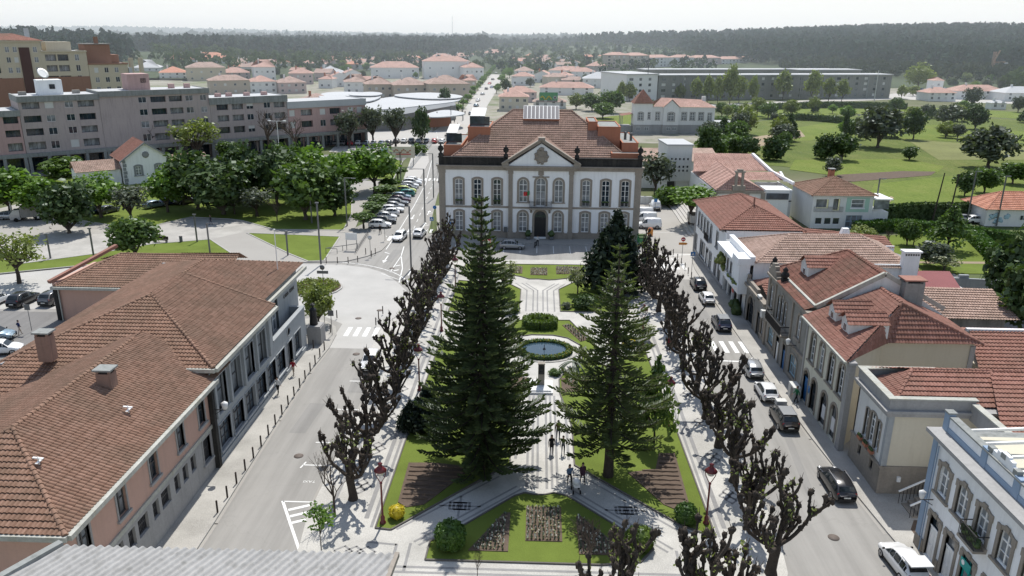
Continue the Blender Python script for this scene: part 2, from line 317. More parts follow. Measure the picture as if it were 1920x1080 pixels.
# ---------------------------------------------------------------- raised pavements
def slab(name,poly,mat,z=.12,edge=True,label=None):
    m=MB(); m.prism(poly,-.04,z,1,mt=0); o=m.obj(name,[K[mat],K['kerb']],kind='structure'); return o
PROM=[(-14.6,28),(-14.9,38),(-15.2,43),(-15.6,46),(-15.6,74),(-17.5,76.5),(-17.5,83.5),(-16.4,86.5),(-16.2,104),(-14.6,109),(-12.5,111.2),(-8.5,111.9),(7,112.6),(12.5,112.4),(15,110.8),(16.3,107),(16.4,84),(17.4,81.6),(17.4,77),(16.8,75),(16.8,50),(16.6,45),(16.1,41.5),(14.8,38),(13.4,28)]
slab('pavement',PROM,'lime')
slab('pavement',[(-24.4,28),(-21.6,28),(-21.75,45),(-22.15,60),(-22.35,70),(-22.0,76.5),(-22.2,80.5),(-22.9,82.8),(-24.4,84.6),(-26.5,85.3),(-28.8,85),(-29.6,83),(-29.6,80),(-24.6,80)],'lime2')
slab('pavement',[(25.9,30),(24.9,38),(24.2,46),(23.75,52),(23.35,59),(22.95,71),(22.75,88),(22.7,99),(22.9,104),(22.9,109),(23.3,113.5),(24.4,116.5),(26.5,119),(29,121),(31,121),(31,30)],'lime2')
slab('pavement',[(-16.9,121.6),(17.2,122.2),(17.2,126),(18.0,150),(-20.0,150),(-17.2,130)],'path')
slab('pavement',[(-34,108.9),(-31,109.3),(-28.3,109.6),(-25.6,112.8),(-24.1,116.2),(-23.9,120.5),(-25.5,126.5),(-31,126.5),(-34,150),(-36,176),(-60,176),(-100,150),(-110,100),(-75,103.5)],'path')
slab('pavement',[(-31,176),(-27.4,176),(-28.9,205),(-33,232),(-37,232),(-34,205)],'slab')
# lower court of the park with a seating wall, pale paving
sheet('path',[[(-52.9,121.4),(-46.5,130.5),(-53.3,133.8),(-56,134.6),(-61.5,135.6),(-63.4,133.5),(-66.5,127.5),(-69,126),(-80,126.5),(-84,112),(-74.1,105.7),(-66.2,112),(-61.1,118)]],'lime2',.124)
PARKL=[[(-46.3,112.6),(-50.3,111.2),(-66,104.6),(-78,98.5),(-84,92),(-90,100),(-84,111),(-74.4,105.2),(-66.4,111.4),(-60.9,117.4),(-53,120.9)],
 [(-48.7,125.5),(-42,125),(-32.6,124.1),(-31.4,109.7),(-33.6,109.2),(-37.5,113)],
 [(-45,128.3),(-33.1,128.7),(-34.6,141),(-38,156),(-60,168),(-92,158),(-84,134),(-71,128),(-66.8,129),(-63,136.6),(-55.6,135.6),(-52.8,134.5)],
 [(-37,178),(-33.5,178),(-36,206),(-46,214),(-62,208),(-60,186)],[(-104,158),(-62,172),(-64,176),(-120,176)]]
def lawn(name,polys,mat,z0,z1,edge='darkkerb',ew=.11,eh=.07,kind='structure'):
    sheet(name,polys,mat,z1)
    if edge:
        m=MB()
        for p in polys:
            for i in range(len(p)):
                a,b=p[i],p[(i+1)%len(p)]; m.bar((a[0],a[1],z0+eh/2),(b[0],b[1],z0+eh/2),ew,eh+.06)
        m.obj('kerb',K[edge],kind='structure')
lawn('lawn',PARKL,'lawn',.12,.15,'kerb',.2,.05)
# ---------------------------------------------------------------- garden beds of the square
zl=.15
sheet('lawn',[[(25.9,45.3),(31,45.3),(31,47.6),(26.6,47.6),(25.9,46.5)]],'soil',.124)  # dark soil-coloured sheet that paints in the shade of the alley, not a lawn
def sm(p,k=2):                            # Chaikin rounding of an outline
    for _ in range(k):
        q=[]
        for i in range(len(p)):
            a,b=p[i],p[(i+1)%len(p)]; q+=[(a[0]*.75+b[0]*.25,a[1]*.75+b[1]*.25),(a[0]*.25+b[0]*.75,a[1]*.25+b[1]*.75)]
        p=q
    return p
L_SW=[(-10.6,44.9),(-9.5,44.75),(-1.8,53.7),(-1.85,60),(-1.0,66.5),(-1.0,69.5),(-1.6,71.6),(-2.6,73.0),(-3.4,75.4),(-3.4,78.5),(-5.5,73.2),(-10.3,79.5),(-10.45,72)]
L_SE=[(3.25,53.7),(10.35,46.05),(12.35,44.95),(12.15,61.7),(11.7,78.5),(7.2,73.2),(4.95,76.2),(4.9,74.6),(4.2,73),(3.1,71.6),(2.4,69.5),(2.4,66.6),(3.3,60)]
L_S=[(-6.75,41.7),(4.5,41.7),(7.0,42.1),(8.0,43.5),(3.2,48.7),(2.53,49.4),(1.6,49.75),(.85,49.45),(.1,49.45),(-.55,49.65),(-1.3,49.2),(-4.63,45.5),(-6.7,43.6)]
L_M=[(-2.75,86.0),(4.0,86.3),(4.4,85.1),(6.6,77.6),(5.2,76.6),(4.9,78.6),(3.6,80.6),(2,81.4),(-.4,81.4),(-2.0,80.7),(-3.0,79.2),(-5.2,77.4)]
L_NW=[(-10.6,88.6),(-2.0,89.1),(-2.0,97.7),(-3.5,99.9),(-10.6,101.2)]
L_NE=[(3.0,89.4),(11.3,89.4),(11.3,101.6),(5.2,101.4),(3.0,98.0)]
L_N=[(-10.4,109.4),(11.3,109.9),(11.3,105),(6.6,104.6),(5.1,103.4),(2.6,102.3),(1.7,102.1),(.3,102.5),(-1.0,102.4),(-2.2,103.5),(-4.5,104.6),(-10.4,104.4)]
lawn('lawn',[L_SW,L_SE,L_S,L_M,L_NW,L_NE,L_N],'lawn',.12,zl)
def soilbed(poly,ridges=None,nm='flower_bed'):
    m=MB(); m.prism(poly,zl-.02,zl+.05)
    if ridges:
        y0=min(p[1] for p in poly); y1=max(p[1] for p in poly); R=random.Random(5)
        y=y0+.4
        while y<y1-.3:
            xs=[]
            for i in range(len(poly)):
                a,b=poly[i],poly[(i+1)%len(poly)]
                if (a[1]-y)*(b[1]-y)<0: xs.append(a[0]+(b[0]-a[0])*(y-a[1])/(b[1]-a[1]))
            if len(xs)>=2:
                a,b=min(xs)+.2,max(xs)-.2; k=max(2,int((b-a)/.35))
                m.tube([(a+(b-a)*i/k,y+R.uniform(-.05,.05),zl+.05) for i in range(k+1)],[ridges*R.uniform(.7,1.25) for _ in range(k+1)],6)
            y+=.62
    return m
def bedobj(poly,label,ridges=None,plants=None,seed=1):
    m=soilbed(poly,ridges); t=thing('flower_bed',label,'flower bed',(0,0,0)); m.obj('soil',K['soil'],t)
    if plants:
        R=random.Random(seed); pm=MB(); xs=[p[0] for p in poly]; ys=[p[1] for p in poly]
        def ins(x,y):
            c=False
            for i in range(len(poly)):
                a,b=poly[i],poly[i-1]
                if (a[1]>y)!=(b[1]>y) and x<(b[0]-a[0])*(y-a[1])/(b[1]-a[1])+a[0]: c=not c
            return c
        y=min(ys)+.2
        while y<max(ys)-.1:
            x=min(xs)+.15
            while x<max(xs)-.1:
                if ins(x-.1,y) and ins(x+.12,y) and ins(x,y+.1):
                    px,py=x+R.uniform(-.04,.04),y+R.uniform(-.04,.04); c=0 if R.random()<plants else 1
                    for k in range(5):
                        a=R.uniform(0,6.28); w=R.uniform(.07,.12); h=R.uniform(.10,.2); dx,dy=math.cos(a)*w,math.sin(a)*w
                        pm.face([(px-dy*.5,py+dx*.5,zl+.05),(px+dy*.5,py-dx*.5,zl+.05),(px+dx+dy*.4,py+dy-dx*.4,zl+.05+h),(px+dx-dy*.4,py+dy+dx*.4,zl+.05+h)],c if k>1 else 1)
                x+=.26
            y+=.3
        o=pm.obj('seedlings',[K['flower_w'],K['leaf_olive']],t); o['kind']='stuff'
    return t
bedobj([(-9.7,53.4),(-7.6,53.5),(-4.6,53.0),(-5.4,51.6),(-7.7,47.8),(-8.9,47.4),(-9.6,48.0)],'ridged bare brown soil bed on the lawn behind the yellow round shrub',.10)
bedobj([(7.3,52.8),(9.5,53.4),(10.1,55.8),(11.4,55.9),(11.25,48.4),(10.6,47.7),(9.4,48.6)],'ridged bare brown soil bed beside the small green ball shrub, in dappled shade',.11)
bedobj([(-4.1,42.75),(-1.5,42.75),(-1.5,47.1),(-2.0,47.0)],'triangular bed of pale seedlings beside the big clipped ball bush',None,.6,2)
bedobj([(-.4,43.95),(2.05,43.95),(2.05,47.9),(-.4,47.9)],'square bed of pale seedlings at the middle of the front lawn',None,.6,3)
bedobj([(3.1,42.7),(6.4,42.7),(3.4,46.9),(3.1,46.9)],'triangular seedling bed half hidden under the front pollarded plane tree',None,.5,4)
bedobj([(-.85,104.3),(1.55,104.3),(1.55,107.8),(-.85,107.8)],'square pinkish flower bed on the far lawn facing the town hall door',None,.9,5)
bedobj([(2.8,104.9),(5.7,105.3),(6.4,108.7),(2.8,108.5)],'slanted pinkish flower bed right of the square one on the far lawn',None,.9,6)
bedobj([(-2.0,104.9),(-4.9,105.3),(-5.6,108.5),(-2.0,108.3)],'slanted pinkish flower bed left of the square one on the far lawn',None,.9,7)
bedobj([(2.6,66.8),(4.2,66.9),(4.2,69.9),(2.6,69.9)],'leafy green bed right of the bust monument',None,0,8)
bedobj([(-2.6,66.8),(-.7,66.9),(-.7,69.9),(-2.6,69.9)],'leafy green bed left of the bust monument',None,0,9)
bedobj([(3.1,84.6),(4.1,84.9),(5.8,80.2),(5.0,79.6)],'narrow bed of dry plants between the topiary and the right araucaria',None,.3,10)
# ---------------------------------------------------------------- dark stone patterns let into the pale cobbles
m=MB(); zp=.126
def path2(pts,w=.16): stroke(m,pts,w*1.5,zp)
for s in (-1,1):
    xo=lambda x: .85+s*x
    path2([(xo(12.3),46),(xo(12.3),107)],.22); path2([(xo(11.75),45),(xo(11.75),107)],.14)
    path2([(xo(15.0),46),(xo(15.0),74)],.15)
    for k in range(10):
        y=50+k*5.6; r=.62
        if y>106: break
        for q in ((0,0),(.75,0),(.38,.55),(.38,-.55)):
            cx,cy=xo(13.55),y; 
            path2([(cx+q[0]-.75,cy+q[1]),(cx+q[0]-.38,cy+q[1]+.42),(cx+q[0],cy+q[1]),(cx+q[0]-.38,cy+q[1]-.42),(cx+q[0]-.75,cy+q[1])],.10)
    for x in (.35,.75,1.15): path2([(.72+s*x,50.3),(.72+s*x,66)],.13)
    path2([(.72+s*2.1,54.5),(.72+s*2.1,65.8)],.15)
    for x in (.35,.9,1.75): path2([(.55+s*x,89.3),(.55+s*x,97.5),(.55+s*(x+1.6),100.6)],.12)
    # diagonal walks with double border and a knot in the middle
    a,b=(.75+s*2.6,51.2),(.75+s*9.2,44.2); dx,dy=b[0]-a[0],b[1]-a[1]; l=math.hypot(dx,dy); nx,ny=-dy/l,dx/l
    for o in (-1.45,-.95,.95,1.45): path2([(a[0]+nx*o,a[1]+ny*o),(b[0]+nx*o,b[1]+ny*o)],.12)
    cx,cy=(a[0]+b[0])/2,(a[1]+b[1])/2+.1
    for q in ((-.28,0),(.28,0),(0,.0)):
        path2([(cx+q[0]-.42,cy-.42),(cx+q[0]+.42,cy-.42),(cx+q[0]+.42,cy+.42),(cx+q[0]-.42,cy+.42),(cx+q[0]-.42,cy-.42)],.12)
    path2([(cx-1.5,cy),(cx+1.5,cy)],.11); path2([(cx,cy-1.3),(cx,cy+1.3)],.11)
    path2([(.75+s*9.6,41.0),(.75+s*9.6,43.2),(.75+s*11.6,43.4)],.13); path2([(.75+s*8.7,40.6),(.75+s*8.7,43.4)],.13)
for y in (41.0,40.5,39.6,39.1): path2([(-9,y),(9.5,y)],.14)
for k in range(7): 
    cx,cy=-10.5+k*3.5,38.0
    path2([(cx-.9,cy),(cx,cy+.7),(cx+.9,cy),(cx,cy-.7),(cx-.9,cy)],.12)
for k in range(3):
    cx,cy=-12.2+k*.75,42.4
    path2([(cx-.6,cy),(cx,cy+.5),(cx+.6,cy),(cx,cy-.5),(cx-.6,cy)],.10)
m.obj('pavement_pattern',K['basalt'],kind='structure')
# ---------------------------------------------------------------- road paint
m=MB(); zr=.012
def ln(pts,w=.13): stroke(m,pts,w,zr)
for k in range(4): x=-21.4+k*1.05; m.face([(x,80.2,zr),(x+.52,80.2,zr),(x+.48,83,zr),(x-.04,83,zr)])
for k in range(5): x=18.2+k*1.05; m.face([(x,77.7,zr),(x+.5,77.7,zr),(x+.5,81,zr),(x,81,zr)])
for k in range(4): x=18.3+k*1.0; m.face([(x,108.9,zr),(x+.5,108.9,zr),(x+.5,112.2,zr),(x,112.2,zr)])
for k in range(5): x=-24.2+k*1.05; m.face([(x-4.6,122.6,zr),(x-4.0,122.6,zr),(x-4.0,125.6,zr),(x-4.6,125.6,zr)])
for k in range(5): x=-22.2+k*.95; m.face([(x,128.4,zr),(x+.45,128.4,zr),(x+.4,130.8,zr),(x-.05,130.8,zr)])
for k in range(4): x=-26.4+k*.95; m.face([(x,178,zr),(x+.45,178,zr),(x+.4,181,zr),(x-.05,181,zr)])
ln([(-17.9,52.95),(-15.7,52.95)]); ln([(-18,52.5),(-17.8,53.4)],.12); ln([(-17.9,47.95),(-15.7,47.95)]); ln([(-17.95,48),(-15.0,42.3)],.2)
for y in (56.5,62.5,68.5): ln([(-17.9,y),(-15.7,y)])
for k in range(3): a=(-17.2+k*.35,46.9-k*.75); ln([a,(a[0]+1.5,a[1]+.75)],.28)
ln(arc(-31.4,94.5,15.2,88,-2,22),.16)
ln([(-18.6,100.1),(-19.3,107),(-20.6,113.5),(-21.1,119)],.14); ln([(-20.7,104.9),(-20.6,113.5)],.12); ln([(-18.9,101.5),(-21.8,104.2)],.1)
ln([(-20.3,105.6),(-19.7,106.2)],.3); ln([(-20.5,108),(-19.9,108.6)],.25)
ln([(-23.6,117),(-23.7,128),(-24.3,150),(-25.4,174),(-28.6,208)],.12)
for k in range(10): a=131+k*5.2; ln([(-21.4-(a-131)*.055,a),(-21.5-(a-131)*.055,a+2.2)],.1)
for k in range(12): a=131+k*3.55; ln([(-25-(a-131)*.03,a),(-29.6-(a-131)*.03,a+.6)],.1)
def arrow(x,y,d=1,bend=0):
    m.face([(x-.09,y,zr),(x+.09,y,zr),(x+.09,y+2.6*d,zr),(x-.09,y+2.6*d,zr)][::d]); m.face([(x-.38,y+2.6*d,zr),(x+.38,y+2.6*d,zr),(x,y+3.9*d,zr)][::d])
    if bend: m.face([(x,y+1.2,zr),(x,y+1.0,zr),(x+bend,y+1.8,zr),(x+bend,y+2.1,zr)])
arrow(-22.6,113.5,-1,-.9); arrow(-17.9,103.5,1,.9); arrow(-23.0,142,-1); arrow(-23.2,131,-1); arrow(-20.6,142,1,.8); arrow(-20,132,1,.8)
ln([(17.6,116),(24.6,117.3)],.3); ln([(16.9,75.6),(23,75.3)],.3); ln([(-23.8,127.3),(-19.4,127.3)],.3); ln([(17.6,131.4),(23.5,131.4)],.1)
for k in range(9): ln([(-13+k*2.6,120.9),(-13+k*2.6,116.4)],.1)
for k in range(9): y=255+k*14; x=-33-k*2.1; ln([(x,y),(x-.6,y+5)],.14)
m.obj('road_markings',K['paint'],kind='structure')
def text(name,s,loc,size,mat,rot=(0,0,0),parent=None,kind=None,ext=0,bold=False,shear=0,sx=1):
    cu=bpy.data.curves.new(name,'FONT'); cu.body=s; cu.size=size; cu.align_x='CENTER'; cu.align_y='CENTER'; cu.extrude=ext; cu.shear=shear; cu.resolution_u=2
    o=bpy.data.objects.new(name,cu); C.objects.link(o); dg=bpy.context.evaluated_depsgraph_get(); me=bpy.data.meshes.new_from_object(o.evaluated_get(dg))
    C.objects.unlink(o); bpy.data.objects.remove(o); bpy.data.curves.remove(cu); me.materials.clear(); me.materials.append(K[mat] if isinstance(mat,str) else mat)
    o=link(name,me,parent,loc,kind=kind); o.rotation_euler=rot; o.scale=(sx,1,1); return o
text('road_lettering','TAXI',(*G(580,903),zr),.42,'paint',(0,0,PI),kind='structure',sx=1.0)
text('road_lettering','STOP',(19.6,114.3,zr),2.0,'paint',(0,0,0),kind='structure',sx=.85)
# ---------------------------------------------------------------- building helpers
def outline(kind,w,h,n=10):
    a=w/2
    if kind=='arch':
        r=a; return [(-a,0),(-a,h-r)]+[(-r*math.cos(PI*i/n),h-r+r*math.sin(PI*i/n)) for i in range(1,n)]+[(a,h-r),(a,0)]
    if kind=='seg':
        s=w*.16; R=(a*a+s*s)/(2*s); t=math.asin(a/R); return [(-a,0)]+[(R*math.sin(-t+2*t*i/n),h-R+R*math.cos(-t+2*t*i/n)) for i in range(n+1)]+[(a,0)]
    return [(-a,0),(-a,h),(a,h),(a,0)]
_wc={}
def win_meshes(kind,w,h,sur,frame='frame_w',glass='glass',bars=(2,3),sm=.3,sill=True,depth=.2,key='granite',door=None,ears=False):
    k=(kind,w,h,sur,frame,glass,bars,sill,depth,key,door,ears)
    if k in _wc: return _wc[k]
    inn=outline(kind,w,h); d=depth
    S=None
    if sur:
        m=MB(); out=outline(kind,w+2*sur,h+sur); n=len(inn)
        if kind=='arch':
            r=w/2; c=h-r; out=[(-(r+sur),0),(-(r+sur),c)]+[(-(r+sur)*math.cos(PI*i/10),c+(r+sur)*math.sin(PI*i/10)) for i in range(1,10)]+[(r+sur,c),(r+sur,0)]
        for i in range(n-1):
            a,b,c2,d2=inn[i],inn[i+1],out[i+1],out[i]
            m.face([(a[0],-.06,a[1]),(b[0],-.06,b[1]),(c2[0],-.06,c2[1]),(d2[0],-.06,d2[1])])
            m.face([(d2[0],-.06,d2[1]),(c2[0],-.06,c2[1]),(c2[0],.02,c2[1]),(d2[0],.02,d2[1])]); m.face([(b[0],-.06,b[1]),(a[0],-.06,a[1]),(a[0],d,a[1]),(b[0],d,b[1])])
        if sill: m.box(-w/2-sur-.1,w/2+sur+.1,-.16,.05,-.16,0)
        else: m.box(-w/2-sur,-w/2,-.06,.02,-.02,0); m.box(w/2,w/2+sur,-.06,.02,-.02,0)
        if ears:
            for s in (-1,1): m.box(s*(w/2+sur/2)-sur*.75,s*(w/2+sur/2)+sur*.75,-.09,.0,h-.35,h+sur*.4)
            m.box(-.2,.2,-.11,0,h+.02,h+sur+.1)
        S=m.mesh('window',K[key])
    g=MB(); g.face([(p[0],d-.03,p[1]) for p in inn[::-1]]); 
    f=MB(); t=.075
    for i in range(len(inn)-1):
        a,b=inn[i],inn[i+1]; f.bar((a[0]*.96,d-.07,a[1]*.985),(b[0]*.96,d-.07,b[1]*.985),t,.07,up=(0,1,0))
    f.box(-w/2,w/2,d-.1,d-.03,0,t*1.2)
    nx,ny=bars
    if nx:
        for i in range(1,nx): x=-w/2+w*i/nx; f.box(x-(.05 if i*2==nx else .025),x+(.05 if i*2==nx else .025),d-.095,d-.035,0,h*.985)
        for j in range(1,ny): z=h*j/ny; q=.05 if j==ny-1 else .022; f.box(-w/2,w/2,d-.09,d-.036,z-q,z+q)
    if door:
        f=MB(); f.box(-w/2,w/2,d-.1,d-.04,0,h*.72); f.box(-w/2,w/2,d-.14,d-.1,h*.70,h*.74); f.box(-.03,.03,d-.13,d-.1,0,h*.7)
        for s in (-1,1):
            for z0,z1 in ((.08,.3),(.36,.66)): f.box(s*w/4-w*.15,s*w/4+w*.15,d-.125,d-.1,h*z0,h*z1)
    _wc[k]=(S,f.mesh('door_leaf' if door else 'sash',K[door or frame]),g.mesh('pane',K[glass]),bool(door)); return _wc[k]
class Bld:
    def __init__(s,name,label,loc,rot=0,cat='building',group=None):
        s.t=thing(name,label,cat,loc,rot,group); s.w={}
    def wall(s,mat='white',name='wall'):
        if (name,mat) not in s.w: s.w[(name,mat)]=MB()
        return s.w[(name,mat)]
    def part(s,name,mb,mat,parent=None,loc=None,label=None): return mb.obj(name,[K[x] for x in (mat if isinstance(mat,(list,tuple)) else [mat])],parent or s.t,loc,label=label)
    def done(s):
        for (n,mat),mb in s.w.items(): mb.obj(n,K[mat],s.t)
        s.w={}
    def window(s,p,ang,kind='rect',w=1,h=1.5,sur=.16,**kw):
        if kw.get('glass','glass')=='glass' and (int(p[0]*13.7+p[1]*7.3+p[2]*5.1)%5) in (1,3): kw=dict(kw,glass='glass_l')
        S,F,P,dr=win_meshes(kind,w,h,sur,**kw); nm='door' if dr else 'window'
        if S: r=link(nm,S,s.t,p,ang); link('door_leaf' if dr else 'sash',F,r)
        else: r=link(nm,F,s.t,p,ang)
        link('pane',P,r); return r
    def simple(s,p,ang,me): return link('window',me,s.t,p,ang)
    def facade(s,p0,p1,z0,z1,wins=(),mat='white',depth=.2,name='wall'):
        m=s.wall(mat,name); a,b=V((p0[0],p0[1],0)),V((p1[0],p1[1],0)); d=b-a; Lg=d.length; d.normalize(); n=V((d.y,-d.x,0)); ang=math.atan2(d.y,d.x)
        us=sorted({0,Lg}|{x for w in wins for x in (w['u']-w['w']/2,w['u']+w['w']/2)}); zs=sorted({z0,z1}|{x for w in wins for x in (w['z'],w['z']+w['h'])})
        us=[u for u in us if -1e-6<=u<=Lg+1e-6]; zs=[z for z in zs if z0-1e-6<=z<=z1+1e-6]
        def pt(u,z,o=0): q=a+d*u-n*o; return (q.x,q.y,z)
        for i in range(len(us)-1):
            j=0
            while j<len(zs)-1:
                um=(us[i]+us[i+1])/2
                def hole(jj): zm=(zs[jj]+zs[jj+1])/2; return any(abs(um-w['u'])<w['w']/2 and w['z']<zm<w['z']+w['h'] for w in wins)
                if hole(j): j+=1; continue
                k=j
                while k+1<len(zs)-1 and not hole(k+1): k+=1
                m.face([pt(us[i],zs[j]),pt(us[i+1],zs[j]),pt(us[i+1],zs[k+1]),pt(us[i],zs[k+1])]); j=k+1
        for w in wins:
            u0,u1,h0,h1=w['u']-w['w']/2,w['u']+w['w']/2,w['z'],w['z']+w['h']; D=w.get('depth',depth)
            c=[(u0,h0),(u1,h0),(u1,h1),(u0,h1)]
            for q in range(4): e,f=c[q],c[(q+1)%4]; m.face([pt(*f),pt(*e),pt(*e,D),pt(*f,D)])
            if w.get('mesh'): s.simple(pt(w['u'],w['z']),ang,w['mesh'])
            else: s.window(pt(w['u'],w['z']),ang,w.get('kind','rect'),w['w'],w['h'],w.get('sur',0),**w.get('kw',{}))
        return ang
    def wallbox(s,x0,x1,y0,y1,z0,z1,mat='white',name='wall'): s.wall(mat,name).box(x0,x1,y0,y1,z0,z1)
def Wd(u,z,w,h,kind='rect',sur=0,**kw): return dict(u=u,z=z,w=w,h=h,kind=kind,sur=sur,kw=kw)
# one roof plane with real tiles: columns run up the slope, rows step at each course
def tile_plane(poly,pu=.24,pv=.4,amp=.055,step=.05,geo=True):
    P=[V(p) for p in poly]; nrm=V((0,0,0))
    for i in range(len(P)): nrm+=P[i].cross(P[(i+1)%len(P)])
    nrm.normalize()
    if nrm.z<0: P=P[::-1]; nrm=-nrm
    u=V((-nrm.y,nrm.x,0)); u=u.normalized() if u.length>1e-6 else V((1,0,0)); v=nrm.cross(u).normalized()
    if v.z<0: u,v=-u,-v
    if abs(nrm.x)>abs(nrm.y): step*=.4
    o=P[0]; uv=[((p-o).dot(u),(p-o).dot(v)) for p in P]
    u0,u1=min(a for a,_ in uv),max(a for a,_ in uv); v0,v1=min(b for _,b in uv),max(b for _,b in uv)
    bm=bmesh.new()
    if geo:
        ns=4; prof=[0,.75,1,.75]; nu=int((u1-u0)/pu)+2; nv=int((v1-v0)/pv)+2
        for j in range(nv):
            b0=v0+j*pv; b1=b0+pv; lo=[];hi=[];rs=[]
            for i in range(nu*ns+1):
                a=u0+i*pu/ns; h=prof[i%ns]*amp
                lo.append(bm.verts.new(o+u*a+v*b0+nrm*(h+step))); hi.append(bm.verts.new(o+u*a+v*(b1+.001)+nrm*(h+.0))); rs.append(bm.verts.new(o+u*a+v*b0+nrm*(h*1)))
            for i in range(nu*ns):
                bm.faces.new((lo[i],lo[i+1],hi[i+1],hi[i])); bm.faces.new((rs[i],rs[i+1],lo[i+1],lo[i]))
        for i in range(len(P)):
            e=(P[(i+1)%len(P)]-P[i]); pn=e.cross(nrm).normalized()
            bmesh.ops.bisect_plane(bm,geom=bm.verts[:]+bm.edges[:]+bm.faces[:],dist=1e-5,plane_co=P[i],plane_no=pn,clear_outer=True)
    else:
        bm.faces.new([bm.verts.new(p) for p in P])
    lay=bm.loops.layers.uv.new('UVMap')
    base=o+u*u0+v*v0
    for f in bm.faces:
        c=f.calc_center_median()
        for l in f.loops:
            q=l.vert.co*.98+c*.02-base if geo else l.vert.co-base
            l[lay].uv=(q.dot(u)+.001,q.dot(v)+.001)
    return bm
def roof_obj(name,planes,mat,parent,geo=True,pu=.24,pv=.4,amp=.055,step=.05,caps=(),capr=.13,label=None,capmat=None):
    tot=bmesh.new(); tmp=bpy.data.meshes.new('tmp')
    for p in planes:
        b=tile_plane(p,pu,pv,amp,step,geo); b.to_mesh(tmp); b.free(); tot.from_mesh(tmp)
    me=bpy.data.meshes.new(name); tot.to_mesh(me); tot.free(); bpy.data.meshes.remove(tmp); me.materials.append(K[mat])
    r=link(name,me,parent,label=label)
    if caps:
        m=MB()
        for a,b in caps:
            a,b=V(a),V(b); n=max(1,int((b-a).length/.42)) if geo else 1
            for i in range(n):
                p,q=a+(b-a)*i/n,a+(b-a)*(i+1)/n; m.tube([p+V((0,0,.04)),q+V((0,0,.02))],[capr*1.12,capr*.9],6)
        uvm=m.mesh('ridge_cap',K[capmat or mat]); ul=uvm.uv_layers.new(name='UVMap')
        for i,l in enumerate(uvm.loops): c=uvm.vertices[l.vertex_index].co; ul.data[i].uv=(c.x*1.0+c.y,c.z+c.y*.7)
        link('ridge_cap',uvm,r)
    return r
def hip_planes(x0,x1,y0,y1,z,pitch,along='y',ends=(1,1)):
    # rectangular hipped roof; ends: 1 hipped, 0 gabled.  returns planes and cap lines
    w=(x1-x0) if along=='y' else (y1-y0); rz=z+pitch*w/2
    if along=='y':
        xm=(x0+x1)/2; ya=y0+(w/2 if ends[0] else 0); yb=y1-(w/2 if ends[1] else 0); A,B=(xm,ya,rz),(xm,yb,rz)
        c=[(x0,y0,z),(x1,y0,z),(x1,y1,z),(x0,y1,z)]
        pl=[[c[1],c[2],B,A],[c[3],c[0],A,B]]
        if ends[0]: pl.append([c[0],c[1],A])
        if ends[1]: pl.append([c[2],c[3],B])
        cp=[(A,B)]+([(c[0],A),(c[1],A)] if ends[0] else [])+([(c[2],B),(c[3],B)] if ends[1] else [])
    else:
        ym=(y0+y1)/2; xa=x0+(w/2 if ends[0] else 0); xb=x1-(w/2 if ends[1] else 0); A,B=(xa,ym,rz),(xb,ym,rz)
        c=[(x0,y0,z),(x1,y0,z),(x1,y1,z),(x0,y1,z)]
        pl=[[c[0],c[1],B,A],[c[2],c[3],A,B]]
        if ends[0]: pl.append([c[3],c[0],A])
        if ends[1]: pl.append([c[1],c[2],B])
        cp=[(A,B)]+([(c[0],A),(c[3],A)] if ends[0] else [])+([(c[1],B),(c[2],B)] if ends[1] else [])
    return pl,cp
def simple_win(w,h,kind='glass',frame='frame_w',depth=.12):
    k=('s',w,h,kind,frame,depth)
    if k in _wc: return _wc[k]
    m=MB(); d=depth
    if kind=='shut':
        m.box(-w/2,w/2,d-.06,d,0,h,0); me=m.mesh('window',[K['shutter']])
    elif kind=='half':
        m.box(-w/2,w/2,d-.05,d,h*.5,h,0); m.face([(-w/2,d-.01,0),(w/2,d-.01,0),(w/2,d-.01,h*.5),(-w/2,d-.01,h*.5)],1); m.box(-.03,.03,d-.05,d-.015,0,h*.5,2); me=m.mesh('window',[K['shutter'],K['glass'],K[frame]])
    else:
        m.face([(-w/2,d,0),(w/2,d,0),(w/2,d,h),(-w/2,d,h)],0); t=.05
        m.box(-w/2,w/2,d-.05,d-.005,0,t,1); m.box(-w/2,w/2,d-.05,d-.005,h-t,h,1); m.box(-w/2,-w/2+t,d-.05,d-.005,t,h-t,1); m.box(w/2-t,w/2,d-.05,d-.005,t,h-t,1)
        n=max(2,round(w/.8))
        for i in range(1,n): m.box(-w/2+w*i/n-.03,-w/2+w*i/n+.03,d-.05,d-.005,t,h-t,1)
        me=m.mesh('window',[K['glass_l' if kind=='curt' else 'glass'],K[frame]])
    _wc[k]=me; return me
# ---------------------------------------------------------------- town hall
H=Bld('town_hall','two-storey white town hall with brown stone trim, pediment and big hipped tile roof',(.25,125.4,.12))
HD=22.0
def hw(x,z,h,kind,w=1.22,**k): return Wd(x,z,w,h,kind,.36,**k)
def seg(x0,x1,y,ups,los):
    H.facade((x0,y),(x1,y),0,11.2,[Wd(x-x0,z,w,h,kd,.36,bars=b,sill=sl,glass=g,**kk) for x,z,w,h,kd,b,sl,g,kk in ups+los],'white',.22)
U=lambda x,g='glass':(x,5.45,1.22,4.3,'seg',(2,5),False,g,{})
Lo=lambda x,g='glass_l':(x,1.15,1.22,3.25,'seg',(2,4),True,g,{})
Ua=lambda x:(x,6.1,1.3,3.75,'arch',(2,4),True,'glass',{})
La=lambda x:(x,1.15,1.3,3.35,'arch',(2,4),True,'glass_l',{})
seg(-16.25,-4.6,0,[U(-13.15),U(-10.1),U(-6.9)],[Lo(-13.15),Lo(-10.1),Lo(-6.9)])
seg(5.0,16.25,0,[U(7.55),U(10.7),U(13.85)],[Lo(7.55),Lo(10.7),Lo(13.85)])
